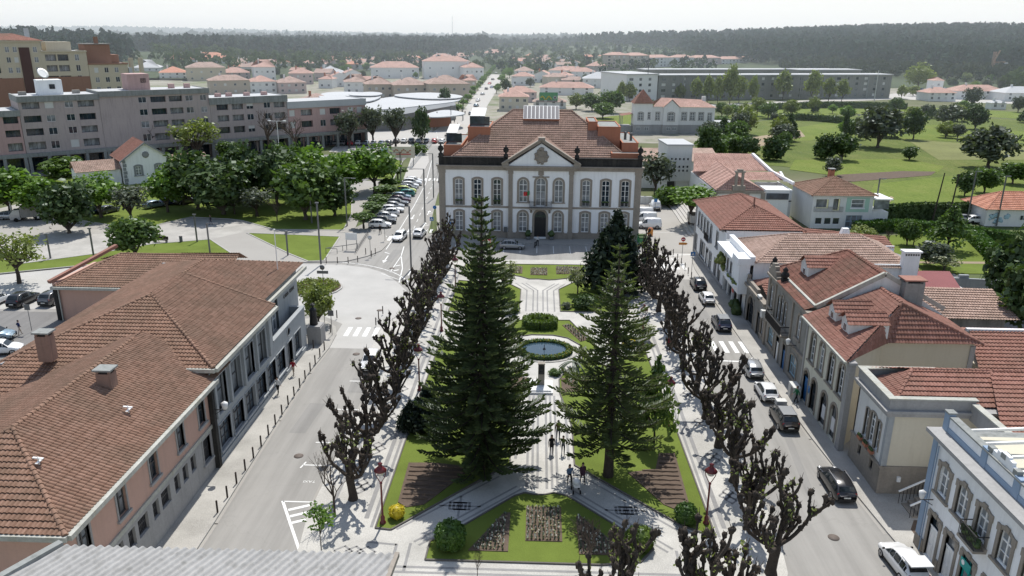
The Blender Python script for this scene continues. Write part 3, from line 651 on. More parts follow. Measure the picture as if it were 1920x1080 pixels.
seg(-4.6,5.0,-.3,[Ua(-2.65),(.2,5.5,1.55,4.6,'arch',(2,4),False,'glass',{}),Ua(3.1)],[La(-2.65),(.2,.3,1.9,4.35,'arch',(2,4),False,'glass',{'door':'iron'}),La(3.1)])  # black door leaf stands in for the dark inside the open doorway
m=H.wall('white'); m.box(-16.25,-16.0,0,HD,0,11.2); m.box(16.0,16.25,0,HD,0,11.2); m.box(-16.25,16.25,HD-.2,HD,0,11.2)
m.face([(-4.6,-.3,0),(-4.6,-.3,11.2),(-4.6,0,11.2),(-4.6,0,0)]); m.face([(5,-.3,0),(5,0,0),(5,0,11.2),(5,-.3,11.2)])
g=H.wall('granite','stone_trim')
for x0,x1,y in ((-16.4,-15.35,-.1),(-5.05,-4.35,-.4),(4.75,5.45,-.4),(15.35,16.4,-.1)):
    g.box(x0,x1,y,y+.35,0,11.25); g.box(x0-.08,x1+.08,y-.08,y+.3,0,1.2); g.box(x0-.08,x1+.08,y-.06,y+.3,10.7,11.25)
for x0,x1,y in ((-15.34,-5.06,-.07),(-4.34,-.8,-.37),(1.2,4.74,-.37),(5.46,15.34,-.07)):
    g.box(x0,x1,y,y+.1,0,1.0); 
for x0,x1,y in ((-15.34,-5.06,-.06),(-4.34,4.74,-.36),(5.46,15.34,-.06)): g.box(x0,x1,y,y+.1,5.0,5.32)
g.box(-16.55,-4.9,-.25,HD+.2,11.25,11.75); g.box(5.3,16.55,-.25,HD+.2,11.25,11.75); g.box(-5.5,5.9,-.62,.3,11.25,11.75); g.box(-4.9,5.3,.31,HD+.2,11.25,11.74)
g.box(-16.75,-5.6,-.5,.5,11.76,11.98); g.box(6.0,16.75,-.5,.5,11.76,11.98); g.box(-5.95,6.35,-.9,.28,11.76,12.02)
# crest over the balcony window and keystones
g.box(-.25,.65,-.42,-.28,10.55,11.24); g.box(-.05,.45,-.5,-.42,10.2,11.1); g.box(-1.15,1.55,-.46,-.38,10.15,10.35)
b=H.wall('blackstone','parapet')
b.box(-16.35,-5.2,-.12,.3,11.99,13.15); b.box(5.6,16.35,-.12,.3,11.99,13.15); b.box(-16.35,-15.95,.31,HD,11.76,13.1); b.box(15.95,16.35,.31,HD,11.76,13.1); b.box(-15.9,15.9,HD-.3,HD+.1,11.76,13.1)
b.box(-16.5,-5.15,-.25,.42,13.151,13.3); b.box(5.55,16.5,-.25,.42,13.151,13.3)
# pediment
pm=MB(); ax,az=.2,16.1
pm.add([(-5.2,-.45,12.03),(5.6,-.45,12.03),(ax,-.45,az-.5)],[(0,1,2)]); pm.add([(-5.2,.6,12.03),(5.6,.6,12.03),(ax,.6,az-.5)],[(0,2,1)])
ped=H.part('pediment',pm,'white')
pc=MB()
for s in (-1,1):
    e=(ax+s*6.3,-.12,12.2); pc.bar(e,(ax,-.12,az),1.35,.42); pc.bar((ax+s*6.25,-.25,12.45),(ax,-.25,az+.25),1.5,.16)
pc.box(ax-.55,ax+.55,-.85,.5,az-.1,az+.45)
for s in (-1,1): pc.box(ax+s*5.75-.55,ax+s*5.75+.55,-.8,.4,12.03,12.5)
pc.obj('pediment_cornice',K['granite'],ped)
ca=MB(); ca.lathe([(0,0),(1.0,.02),(1.08,.1),(.85,.16),(.6,.2),(.5,.12),(0,.1)],(0,0,0),14)
for k in range(9): a=2*PI*k/9; ca.blob((math.cos(a)*.95,math.sin(a)*1.05,.1),.26,k,.2)
ca.blob((0,1.25,.15),.42,3,.2,sz=(1,.7,.5)); ca.box(-.45,.45,-.55,.5,.1,.24)
for k in range(3): ca.blob((-.22+k*.22,0,.26),.1,k)
o=ca.obj('coat_of_arms',[K['granite']],ped); o.location=(ax,-.46,13.55); o.rotation_euler=(PI/2,0,0)
# urns on the parapet
um=MB(); um.cbox(0,0,0,.7,.7,.5); um.lathe([(.3,.5),(.2,.62),(.16,.75),(.42,1.05),(.5,1.35),(.36,1.5),(.42,1.6),(.16,1.75),(.12,1.95),(.0,2.1)],n=10); ume=um.mesh('urn',K['blackstone'])
for x,y in ((-16.0,.05),(16.0,.05),(-5.5,.1),(5.9,.1)): link('urn',ume,H.t,(x,y,13.3 if abs(x)>10 else 13.2))
# main roof
E0,E1,Y0,Y1,ZE,ZR=-15.6,15.6,.75,HD-.7,12.2,19.85; RA,RB=(-4.75,10.4,ZR),(5.15,10.4,ZR); c=[(E0,Y0,ZE),(E1,Y0,ZE),(E1,Y1,ZE),(E0,Y1,ZE)]
R_=roof_obj('roof',[[c[0],c[1],RB,RA],[c[1],c[2],RB],[c[2],c[3],RA,RB],[c[3],c[0],RA]],'rt_hall',H.t,True,.3,.5,.06,.075,[(RA,RB),(c[0],RA),(c[1],RB)],.16)
pr=[[(-5.9,-.1,12.35),(ax,-.1,16.35),(ax,6.1,16.35),(-5.9,.9,12.35)],[(ax,-.1,16.35),(6.3,-.1,12.35),(6.3,.9,12.35),(ax,6.1,16.35)]]
roof_obj('pediment_roof',pr,'rt_hall',H.t,True,.3,.5,.06,.075)
# roof boxes of the attic terraces
def rbox(x0,x1,y0,y1,z0,z1,flat=True,open_=False):
    m=MB(); m.box(x0,x1,y0,y1,z0,z1-.02,0)
    t=.18
    m.box(x0-.04,x1+.04,y0-.04,y0+t,z1-.02,z1+.14,0); m.box(x0-.04,x1+.04,y1-t,y1+.04,z1-.02,z1+.14,0); m.box(x0-.04,x0+t,y0+t,y1-t,z1-.02,z1+.14,0); m.box(x1-t,x1+.04,y0+t,y1-t,z1-.02,z1+.14,0)
    m.face([(x0+t,y0+t,z1+.01),(x1-t,y0+t,z1+.01),(x1-t,y1-t,z1+.01),(x0+t,y1-t,z1+.01)],1)
    return H.part('roof_terrace_box',m,['terra','concrete'])
rbox(9.5,13.2,5.6,15,12.5,17.6); rbox(7.9,9.45,6.6,14,14,18.3); rbox(13.4,16.0,3.4,18,12.3,15.3); rbox(11.5,16.2,.9,3.3,12.2,13.9)
rbox(-12.1,-8.4,5.6,15,12.5,17.3); rbox(-15.9,-12.9,3.2,18,12.3,14.6)
gl=MB()
for (x0,x1,y0,z) in ((-11.9,-8.6,5.8,17.4),(-15.7,-13.1,3.6,14.8)):
    gl.box(x0,x1,y0+2,y0+2.1,z,z+1.5,1); gl.add([(x0,y0+2.0,z+1.6),(x1-.8,y0+2.0,z+1.6),(x1-.8,y0+7.5,z+2.5),(x0,y0+7.5,z+2.5)],[(0,1,2,3)],0); gl.add([(x0,y0+2.0,z+1.5),(x1-.8,y0+2.0,z+1.5),(x1-.8,y0+7.5,z+2.4),(x0,y0+7.5,z+2.4)],[(3,2,1,0)],0)
    for k in range(4): gl.bar((x0+k*.8,y0+2,z),(x0+k*.8,y0+2,z+1.6),.08,mi=1); 
H.part('terrace_glazing',gl,['shutter','glass'])
for x,y,z in ((14.4,9,15.3),(15.2,7.5,15.3)):
    v=MB(); v.lathe([(.22,0),(.22,1.0),(.3,1.02),(.3,1.2),(.0,1.3)],(x,y,z),8); H.part('vent_pipe',v,'steel')
# solar panels leaning on the ridge
sl_=(ZR-ZE)/(RA[1]-Y0); cs=1/math.hypot(1,sl_); dirv=V((0,cs,sl_*cs)); nv=V((0,-sl_*cs,cs))
pn=MB(); base=V((0,RA[1],ZR))
def sp(x,v,o): q=base+dirv*v+nv*o; return (x,q.y,q.z)
pn.add([sp(-2.95,-2.6,.08),sp(3.1,-2.6,.08),sp(3.1,.55,.08),sp(-2.95,.55,.08),sp(-2.95,-2.6,.5),sp(3.1,-2.6,.5),sp(3.1,.55,.5),sp(-2.95,.55,.5)],[(3,2,1,0),(0,1,5,4),(1,2,6,5),(2,3,7,6),(3,0,4,7)],0)
pw=6.05/9
for k in range(9):
    x0=-2.95+pw*k+.06; x1=x0+pw-.12; pn.add([sp(x0,-2.5,.52),sp(x1,-2.5,.52),sp(x1,.45,.52),sp(x0,.45,.52)],[(0,1,2,3)],1)
pn.add([sp(-2.95,-2.6,.5),sp(3.1,-2.6,.5),sp(3.1,.55,.5),sp(-2.95,.55,.5)],[(0,1,2,3)],2)
K['solar']=W('solar_cells',(.13,.125,.14),.2,1.5,8,.3,spec=.5,bump=0)
H.part('solar_panel',pn,['terra','solar','frame_w'])
# balcony, window rails, flower boxes, door lamps, wall signs
def rail(x0,x1,y,z,h,d=0,n=None):
    m=MB(); m.box(x0,x1,y-.03,y+.03,z+h-.05,z+h); m.box(x0,x1,y-.03,y+.03,z+.05,z+.09); k=n or int((x1-x0)/.14)
    for i in range(k+1): x=x0+(x1-x0)*i/k; m.box(x-.015,x+.015,y-.015,y+.015,z,z+h)
    if d:
        for xx in (x0,x1):
            m.box(xx-.03,xx+.03,y,y+d,z+h-.05,z+h)
            for i in range(int(d/.14)+1): yy=y+i*.14; m.box(xx-.015,xx+.015,yy-.015,yy+.015,z,z+h)
    return m
bal=MB(); bal.box(-1.65,2.05,-1.35,-.36,5.05,5.32)
for x in (-1.3,1.7): bal.add([(x-.15,-.36,5.05),(x+.15,-.36,5.05),(x+.15,-1.2,5.05),(x-.15,-1.2,5.05),(x-.15,-.36,4.3),(x+.15,-.36,4.3)],[(0,1,2,3),(4,5,1,0),(3,2,5,4),(0,3,4),(1,5,2)])
bo=H.part('balcony',bal,'granite'); rail(-1.6,2.0,-1.28,5.32,1.05,.9).obj('railing',K['iron'],bo)
for x in (-13.15,-10.1,-6.9,7.55,10.7,13.85):
    r=H.part('window_rail',rail(x-.62,x+.62,-.12,5.4,.85),'iron'); f=MB()
    for k in range(6): f.blob((x-.45+k*.18,-.2,6.28),.13,k,.3)
    f.obj('flower_box',K['leaf_dark'],r)
sg=MB(); sg.box(-14.75,-13.9,-.14,-.1,2.75,3.05,0); sg.box(-14.75,-13.9,-.14,-.1,2.0,2.6,1); H.part('wall_sign',sg,['steel','frame_w'])
K['blue']=plain('sign_blue',(.04,.16,.38),.4); K['green_s']=plain('sign_green',(.06,.25,.10),.4); K['red']=plain('sign_red',(.45,.02,.02),.4); K['orange']=plain('sign_orange',(.55,.22,.04),.5); K['teal']=plain('sign_teal',(.0,.30,.27),.5)
m=MB(); m.box(-14.7,-13.95,-.16,-.141,2.05,2.55); H.part('wall_sign',m,'blue')
m=MB(); m.box(-5.75,-5.25,-.55,-.2,1.1,1.9); H.part('letter_box',m,'steel')
for x in (-1.7,2.1):
    m=MB(); m.lathe([(.35,0),(.42,.5),(.3,.55),(.0,.56)],(x,-.9,0),8); m.blob((x,-.9,1.0),.55,int(x*7),.25,9,6,1); o=m.obj('potted_bush',[K['steel'],K['leaf_dark']]); o.location=(.25,125.4,.12)
    o['label']='dark potted bush '+('left' if x<0 else 'right')+' of the town hall door'; o['category']='plant'
# inside: dark floor and back so the windows do not show daylight
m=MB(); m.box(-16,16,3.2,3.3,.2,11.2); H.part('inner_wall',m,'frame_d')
H.done()
fl=thing('flag','red and green flag hanging from a pole above the town hall balcony','flag',(-1.0,124.9,8.2)); m=MB(); m.tube([(.0,.2,-2.0),(-.35,-1.6,.35)],.035,6); m.obj('pole',K['frame_w'],fl)
m=MB(); n=8
for i in range(n):
    def q(t): a=V((-.33,-1.5,.2)); return a+V((-1.0*t,.25*math.sin(t*7),-.35*t*t-.1*math.sin(t*5)))
    a,b=q(i/n),q((i+1)/n); m.face([a,b,b-V((0,.1,.65)),a-V((0,.1,.65))],0 if i>=3 else 1)
m.obj('cloth',[K['red'],K['green_s']],fl)
# ---------------------------------------------------------------- near buildings (built in world metres, then re-based on their own foot)
def rebase(b,x,y):
    b.done(); b.t.location=(x,y,0); d=V((x,y,0))
    for c in kids(b.t): c.location=V(c.location)-d
K['marble']=W('grey_marble_cladding',(.33,.35,.365),.14,.6,4,.7,.35,(.17,.18,.19),.15)
K['bluetrim']=W('blue_grey_paint',(.25,.33,.44),.08,.5,5,.8); K['cream']=W('cream_stucco',(.57,.525,.425),.07,.3,5,.85,.2,(.33,.29,.2)); K['ivory']=W('ivory_stucco',(.60,.58,.49),.07,.3,5,.85,.25,(.3,.28,.22))
K['bluegl']=glassmat('blue_grilled_glass',(.055,.075,.095),.35,.4); K['cloth_w']=plain('white_canvas',(.7,.7,.7),.8)
K['lblue']=plain('light_blue_window_paint',(.35,.50,.58),.5); K['mint']=W('mint_stucco',(.40,.58,.50),.06,.3,5)
K['grille']=plain('dark_grille',(.05,.05,.055),.5); K['gutter']=W('pale_gutter',(.42,.42,.38),.3,.5,4,.8,.4,(.25,.22,.12))
def eave(mb,pts,z,w=.34,h=.22):
    for a,b in zip(pts,pts[1:]): mb.bar((a[0],a[1],z),(b[0],b[1],z),w,h)
# ---- long salmon building with tiled hip roofs, left of the square
B=Bld('school_building','long salmon pink and grey stone building with brown tiled hip roofs beside the left street',(0,0,0))
PX=-24.4
up=[Wd(u-33.6,4.55,1.05,2.1,'rect',.14,frame='frame_d',bars=(2,2),depth=.25,key='granite_g') for u in (35.4,39.3,43.3,47.2,50.7)]
B.facade((PX,33.6),(PX,52.4),3.85,7.35,up,'pinkwall')
lo=[Wd(u-33.6,1.9,w,1.25,'rect',0,frame='grille',bars=(int(w/.16),2),depth=.3) for u,w in ((35.2,1.2),(36.9,.8),(38.2,1.2),(39.8,.8),(41.2,1.25),(42.9,.8),(44.3,1.25),(46.0,.8),(47.3,.8),(48.6,.8))]+[Wd(50.9-33.6,1.4,1.3,1.95,'rect',.12,frame='grille',bars=(8,2),depth=.3,key='granite_g')]
B.facade((PX,33.6),(PX,52.4),0,3.55,lo,'granite_g','.25' and .3,'lower_wall')
m=B.wall('gutter','string_course'); m.box(PX-.1,PX+.12,33.6,52.39,3.551,3.849)
w=B.wall('pinkwall'); w.box(-37.6,PX-.3,33.6,33.9,0,7.35); w.box(-37.6,-37.3,33.9,52.4,0,7.35); w.box(PX-.3,PX-.25,33.9,34.2,0,7.35)
g=B.wall('blackstone','downpipe_pier'); g.box(PX-.1,PX+.35,52.0,52.42,0,7.0)
SX=-24.3
up=[Wd(u-52.45,4.0,2.05,2.95,'rect',.1,frame='frame_d',glass='glass_l',bars=(2,2),depth=.45,key='marble',sill=True) for u in (54.3,57.35,60.4,63.45)]
lo=[Wd(u-52.45,.95,2.25,2.2,'rect',.08,frame='grille',glass='bluegl',bars=(3,3),depth=.3,key='marble') for u in (54.2,57.0,59.8,62.55,65.3,68.05)]+[Wd(70.8-52.45,.1,1.5,3.0,'rect',.1,frame='frame_d',bars=(2,2),depth=.5,key='marble',sill=False),Wd(73.4-52.45,.95,2.1,2.2,'rect',.08,frame='grille',glass='bluegl',bars=(3,3),depth=.3,key='marble')]
B.facade((SX,52.45),(SX,66.4),3.7,7.8,up,'marble'); B.facade((SX,52.45),(SX,76.3),0,3.7,lo,'marble',.3)
m=B.wall('marble'); m.box(SX-.15,SX+.12,52.45,76.3,-.02,.55)
# balcony over the door and the set back upper wall
b=B.wall('marble','balcony_parapet'); b.box(SX-.3,SX,66.41,76.3,3.701,4.75); b.box(SX-.38,SX+.07,66.41,76.38,4.751,4.88); b.box(-25.9,SX-.3,76.0,76.3,3.701,4.75); b.box(-25.9,SX-.38,75.95,76.38,4.751,4.88)
b.box(-25.9,SX-.301,66.42,75.99,3.5,3.72)
B.facade((-25.8,66.42),(-25.8,79.2),3.72,8.45,[Wd(u-66.42,z,w,h,'rect',.1,frame='frame_w',glass='glass_l',bars=(2,3),depth=.35,key='marble',sill=False) for u,z,w,h in ((68.2,3.75,1.9,3.6),(71.6,3.75,1.9,3.6))],'marble')
w=B.wall('marble'); w.box(-26.1,SX-.3,66.1,66.41,3.7,7.8); w.box(-26.0,-25.8,76.31,79.2,0,3.72); w.box(-40.2,-25.81,79.0,79.2,0,8.45); w.box(-40.2,-39.9,52.4,78.99,0,8.3)
text('wall_lettering','CAIXA  GERAL',(-25.76,76.3,6.35),.55,'frame_d',(PI/2,0,PI/2),B.t,ext=.02)
for y in (52.9,55.85,58.9,61.95,65.2): r=MB(); r.box(SX-.02,SX+.22,y-.16,y+.16,3.9,7.4); B.part('pilaster',r,'marble')
sgn=MB(); sgn.lathe([(.45,0),(.5,.04),(.42,.08),(.40,.0)],(0,0,0),14); o=sgn.obj('emblem',K['marble'],B.t); o.location=(SX+.0,70.8,4.15); o.rotation_euler=(0,PI/2,0)
# roofs
p=.36
nz=7.4; nx0,nx1=-37.3,-23.85; ny0=33.2
rx,rz=(nx0+nx1)/2,nz+p*(nx1-nx0)/2; ra=(rx,ny0+(nx1-nx0)/2,rz)
wz=8.15; wx0,wx1,wy0,wy1=-40.5,-23.9,52.5,79.6; wrx,wrz=(wx0+wx1)/2,wz+p*(wx1-wx0)/2; h=(wx1-wx0)/2
A=(wrx,wy0+5.2,wrz-.0); A2=(wrx,wy1-h,wrz)
caps=[(ra,(rx,54.2,rz)),((nx1,ny0,nz),ra),((nx0,ny0,nz),ra)]
main=roof_obj('roof',[[(nx1,ny0,nz),(nx1,55.5,nz),(rx,55.5,rz),ra],[(nx0,55.5,nz),(nx0,ny0,nz),ra,(rx,55.5,rz)],[(nx0,41,nz),(nx0,55.5,nz),(nx0-7,55.5,nz-7*p),(nx0-7,41,nz-7*p)],[(nx0,ny0,nz),(nx1,ny0,nz),ra]],'rt_brown',B.t,True,.27,.42,.095,.07,caps,.15)
e1=66.6; se=wx1-1.15
S=(wrx,wy0+h,wrz)
pl=[[(wx1,wy0,wz),(wx1,e1,wz),(se,e1,wz+p*1.15),(se,wy1,wz+p*1.15),(wrx,wy1-h+.1,wrz),(wrx,wy0+h,wrz)]]
pl=[[(wx1,wy0+.0,wz),(wx1,e1,wz),(wrx,e1,wrz),S],[(se,e1,wz+p*1.15),(se,wy1,wz+p*1.15),A2,(wrx,e1,wrz)],[(wx0,wy1,wz),(wx0,wy0,wz),S,A2],[(wx0,wy0,wz),(wx1,wy0,wz),S],[(wx0,47.1,wz-p*5.4),(-35.1,wy0,wz),(wx0,wy0,wz)],[(se,wy1,wz+p*1.15),(wx0,wy1,wz),A2]]
pl=[[V(q)+V((0,0,.12 if i==0 else 0)) for q in P_] for i,P_ in enumerate(pl)]
roof_obj('roof',pl,'rt_brown',B.t,True,.27,.42,.095,.07,[(S,A2),((wx0,wy0,wz),S),((wx1,wy0,wz+.1),S),((wx1,e1,wz+.15),(wrx+.4,e1,wrz))],.15)
ev=MB(); eave(ev,[(nx0,ny0),(nx1+.1,ny0),(nx1+.1,52.4)],nz-.1,.4,.3); eave(ev,[(wx1-2.0,wy0-.02),(wx1+.12,wy0-.02),(wx1+.12,e1),(se+.1,e1+.05),(se+.1,wy1+.05)],wz-.06,.4,.3); ev.obj('gutter',K['gutter'],B.t)
K['chim']=W('sooty_pink_render',(.27,.18,.145),.2,.8,5,.9,.5,(.08,.06,.05))
def chimney(b,x,y,z0,z1,w=.9,d=.7,mat='chim',cap='concrete'):
    m=MB(); m.cbox(x,y,z0,w,d,z1-z0,0); 
    for sx in (-1,1):
        for sy in (-1,1): m.cbox(x+sx*(w/2-.1),y+sy*(d/2-.1),z1,.16,.16,.22,0)
    m.cbox(x,y,z1+.22,w+.25,d+.25,.12,1); m.cbox(x,y,z1,w*.6,d*.6,.2,2); return b.part('chimney',m,[mat,cap,'iron'])
chimney(B,-28.9,47.2,8.0,10.2,1.0,.8); chimney(B,-36.4,52.6,8.6,10.6,1.0,.8)
for x,y,z in ((-26.4,44.9,8.4),(-27.7,37.6,8.85)):
    m=MB(); m.bar((x,y,z),(x,y,z+.5),.06); m.bar((x-.3,y,z+.45),(x+.3,y,z+.4),.12,.06); m.bar((x,y-.25,z+.2),(x+.05,y+.25,z+.25),.15,.05); B.part('roof_aerial',m,'frame_w')
m=MB(); m.tube([(-26.4,75.3,8.4),(-26.4,75.3,13.2)],.05,6); m.blob((-26.4,75.3,13.25),.12,1); B.part('flagpole',m,'frame_w')
# rear wing
w=B.wall('pinkwall','wing_wall'); w.box(-55.5,-40.3,83.5,92,0,4.1); w.box(-55.5,-55.1,83.2,92,4.1,4.6)
rw=[[(-55.2,83.1,4.2),(-36,83.1,4.2),(-36,89.5,6.4),(-50.5,89.5,6.4)],[(-55.2,83.1,4.2),(-50.5,89.5,6.4),(-55.2,92.4,4.4)],[(-36,92.4,5.3),(-55.2,92.4,4.4),(-50.5,89.5,6.4),(-36,89.5,6.4)]]
roof_obj('wing_roof',rw,'rt_brown',B.t,True,.3,.45,.07,.07,[((-50.5,89.5,6.4),(-36,89.5,6.4)),((-55.2,83.1,4.2),(-50.5,89.5,6.4))],.15)
m=MB(); m.bar((-55.7,83.0,4.75),(-52,91.5,6.9),.5,.35); B.part('gable_coping',m,'rt_red'); m=MB(); eave(m,[(-55.6,83.0),(-40.6,83.0)],4.05,.35,.3); m.obj('gutter',K['gutter'],B.t)
m=MB(); m.tube([(-55.0,83.3,0),(-55.0,83.3,4)],.09,6,1); m.box(-55.6,-55.15,83.25,83.5,0,4.0,0); B.part('downpipe',m,['blackstone','gutter'])
# wall lantern and gutter pipe
m=MB(); m.bar((PX+.35,52.2,5.0),(PX+1.2,52.2,5.0),.06); m.bar((PX+.35,52.2,4.6),(PX+.9,52.2,5.0),.04); m.lathe([(.1,0),(.2,.1),(.28,.5),(.1,.62),(.0,.7)],(PX+1.15,52.2,5.05),6,1); B.part('wall_lantern',m,['iron','cloth_w'])
rebase(B,-31,56)
# ---- corrugated roof seen right below the camera
cr=Bld('corrugated_roof_building','building under a grey corrugated sheet roof right below the viewpoint',(0,0,0))
m=MB(); z0=14.0; P=[(-17.26,23.8),(-4.95,23.87),(-5.2,20.0),(-19.7,19.0)]
ang=math.radians(24.5); d=V((math.sin(ang),math.cos(ang),0)); q=V((d.y,-d.x,0)); bm=bmesh.new(); pitch=.285; n=int(20/pitch*6)
A=[];Bb=[]
o=V((-19,16,z0))
for i in range(n+1):
    a=(i/6)*pitch-3; zz=.055*math.sin(2*PI*i/6); A.append(bm.verts.new(o+q*a+V((0,0,zz)))); Bb.append(bm.verts.new(o+q*a+d*17+V((0,0,zz))))
for i in range(n): f=bm.faces.new((A[i],Bb[i],Bb[i+1],A[i+1])); f.smooth=True
for i in range(4):
    a,b_=V((*P[i],z0)),V((*P[(i+1)%4],z0)); e=b_-a; pn=V((-e.y,e.x,0)).normalized()
    bmesh.ops.bisect_plane(bm,geom=bm.verts[:]+bm.edges[:]+bm.faces[:],dist=1e-5,plane_co=a,plane_no=pn,clear_outer=True)
K['fibrecement']=W('weathered_fibre_cement',(.36,.355,.345),.25,.8,6,.9,.5,(.13,.125,.11),.2)
me=bpy.data.meshes.new('roof'); bm.to_mesh(me); bm.free(); me.materials.append(K['fibrecement']); link('roof',me,cr.t)
m=MB(); m.bar((P[1][0]+.06,P[1][1]+.05,z0-.06),(P[2][0]+.06,P[2][1],z0-.06),.16,.2); m.obj('verge_board',K['granite'],cr.t)
m=MB(); m.bar((P[0][0]-.12,P[0][1]+.1,z0-.05),(P[3][0]-.12,P[3][1],z0-.05),.28,.3); m.obj('gutter',K['concrete'],cr.t)
w=cr.wall('ivory'); w.prism([(-17.0,23.4),(-5.3,23.4),(-5.5,20.2),(-19.3,19.2)],0,z0-.2)
rebase(cr,-11,21.5)
# ---- right side of the street -----------------------------------------------------------------
def east(b,x,ya,yb,z0,z1,wins,mat,depth=.2,name='wall'):          # facade looking at the street (towards -x); ya far end, yb near end
    b.facade((x,ya),(x,yb),z0,z1,[dict(w,u=ya-w['u']) for w in wins],mat,depth,name)
# blue and white house
B=Bld('blue_white_house','white two-storey house with blue trim and brown stone windows at the near right corner',(0,0,0))
ws=[Wd(y,4.85,1.15,2.05,'seg',.24,bars=(2,3),glass='glass_l',ears=True,depth=.22) for y in (43.15,40.95,38.75,36.55,34.3,32)]
ws+=[Wd(y,.25,1.15,3.0,'rect',.24,door='frame_w',sill=False,ears=True,depth=.22) for y in (43.2,41.2)]+[Wd(39.2,.25,1.2,3.0,'rect',.24,sill=False,ears=True,frame='teal',depth=.22),Wd(36.9,.25,1.2,3.0,'rect',.24,door='frame_w',sill=False,ears=True,depth=.22),Wd(34.5,.25,1.2,3.0,'rect',.24,sill=False,ears=True,depth=.22)]
east(B,25.5,45,29,.0,8.15,ws,'white'); w=B.wall('white'); w.box(25.8,40,44.8,45,0,8.15); w.box(25.5,25.8,44.99,45.0,0,8.15)
t=B.wall('bluetrim','blue_trim'); t.box(25.42,25.9,44.55,45.06,1.0,8.15); t.box(25.95,26.25,29,45.05,8.56,8.9)
g=B.wall('granite','plinth'); g.box(25.4,25.52,44.0,45.08,0,1.0); g.box(25.42,25.52,42.05,42.3,.0,.9); g.box(25.42,25.52,40.1,40.3,0,.9)
c=B.wall('granite_g','cornice'); c.box(25.25,26.4,28.9,45.2,8.151,8.3); c.box(25.0,26.5,28.8,45.35,8.301,8.55); 
p_=B.wall('white','parapet')
p_.box(26.0,26.25,29,45,8.9,9.55)
for y in (44.95,40.6,37.4,33): t.box(25.92,26.32,y-.28,y+.28,8.56,9.75)
for k in range(8): yy=40.4-k*.37; hh=.75*math.sin(PI*(k+.5)/8); p_.box(26.02,26.23,yy-.37,yy,9.55,9.55+hh)
cp=B.wall('concrete','coping'); cp.box(25.9,26.4,29,44.6,9.551,9.65); cp.box(25.85,26.4,44.66,45.24,9.751,9.86)
for k in range(3): cp.cbox(26.15,40.3-k*1.25,9.66+(0.3 if k==1 else 0),.34,.4,.32)
m=MB(); m.box(26.4,33,30,44.7,8.5,8.62,0); B.part('terrace_floor',m,'concrete')
m=MB(); m.box(27.2,32.3,36.6,43.6,8.75,8.85,0)
for k in range(5): y=37.0+k*1.6; m.bar((26.6,y,9.35),(32.6,y,9.75),.14,.16,1)
m.bar((26.6,36.6,9.25),(26.6,43.8,9.25),.14,.16,1); m.bar((32.5,36.6,9.8),(32.5,43.8,9.8),.14,.16,1)
K['sunfloor']=W('pale_terrace_floor',(.55,.52,.42),.08,.5,6)
B.part('skylight',m,['sunfloor','frame_w'])
up=[Wd(y,8.75,.75,.8,'rect',0,frame='frame_w',glass='glass_l',bars=(1,1),depth=.12) for y in (43,42.1,41.2,40.3,39.4,38.5)]
east(B,32.8,44.4,29,8.5,10.9,up,'white'); w.box(33.05,42,44.2,44.4,0,11.1); w.box(33.05,33.3,29,44.2,10.9,11.1); t.box(32.7,32.98,44.0,44.5,8.9,11.2)
cp.box(32.6,33.25,29,44.5,11.11,11.24); cp.box(33.25,42,44.05,44.5,11.11,11.24); m=MB(); m.box(33.3,42,29,44.1,10.2,10.3); B.part('roof',m,'asphalt_dark')
m=MB(); m.tube([(32.3,43.2,8.6),(32.3,43.2,10.6)],.12,8); m.lathe([(.18,0),(.18,.2)],(32.3,43.2,10.6),8); B.part('flue_pipe',m,'frame_w')
m=MB(); m.lathe([(.0,0),(.35,.08),(.5,.22),(.48,.24),(.3,.1)],(0,0,0),12); o=m.obj('satellite_dish',K['shutter'],B.t); o.location=(32.3,38.2,10.0); o.rotation_euler=(0,-1.2,.4)
bl=MB(); bl.box(24.75,25.5,37.85,39.65,4.55,4.7,0)
for k in range(14): y=37.9+k*.13; bl.box(24.78,24.81,y,y+.03,4.7,5.65,1)
bl.box(24.77,24.82,37.85,39.65,5.6,5.66,1); 
for s in (37.87,39.6): bl.box(24.8,25.5,s,s+.04,5.6,5.65,1)
for k in range(16): bl.blob((24.95+.1*(k%2),38+k*.1,5.05+.25*(k%3)/2),.2,k,.3,mi=2)
B.part('balcony',bl,['granite','iron','leaf_dark'])
m=MB(); m.box(25.36,25.4,38.7,39.75,2.45,3.05); sg=B.part('shop_sign',m,'teal'); m=MB(); m.lathe([(.16,0),(.16,.02)],(0,0,0),12); o=m.obj('logo',K['frame_w'],sg); o.location=(25.355,39.45,2.82); o.rotation_euler=(0,-PI/2,0)
m=MB(); m.bar((25.5,43.9,4.15),(24.75,43.9,4.15),.05); m.bar((25.5,43.9,3.75),(24.9,43.9,4.13),.04); m.lathe([(.08,0),(.14,.08),(.24,.48),(.08,.6),(.0,.68)],(24.75,43.9,4.2),6,1); B.part('wall_lantern',m,['iron','cloth_w'])
m=MB(); m.tube([(25.38,44.2,.2),(25.38,44.2,7.8)],.05,6); B.part('downpipe',m,'bluetrim')
rebase(B,32,37)
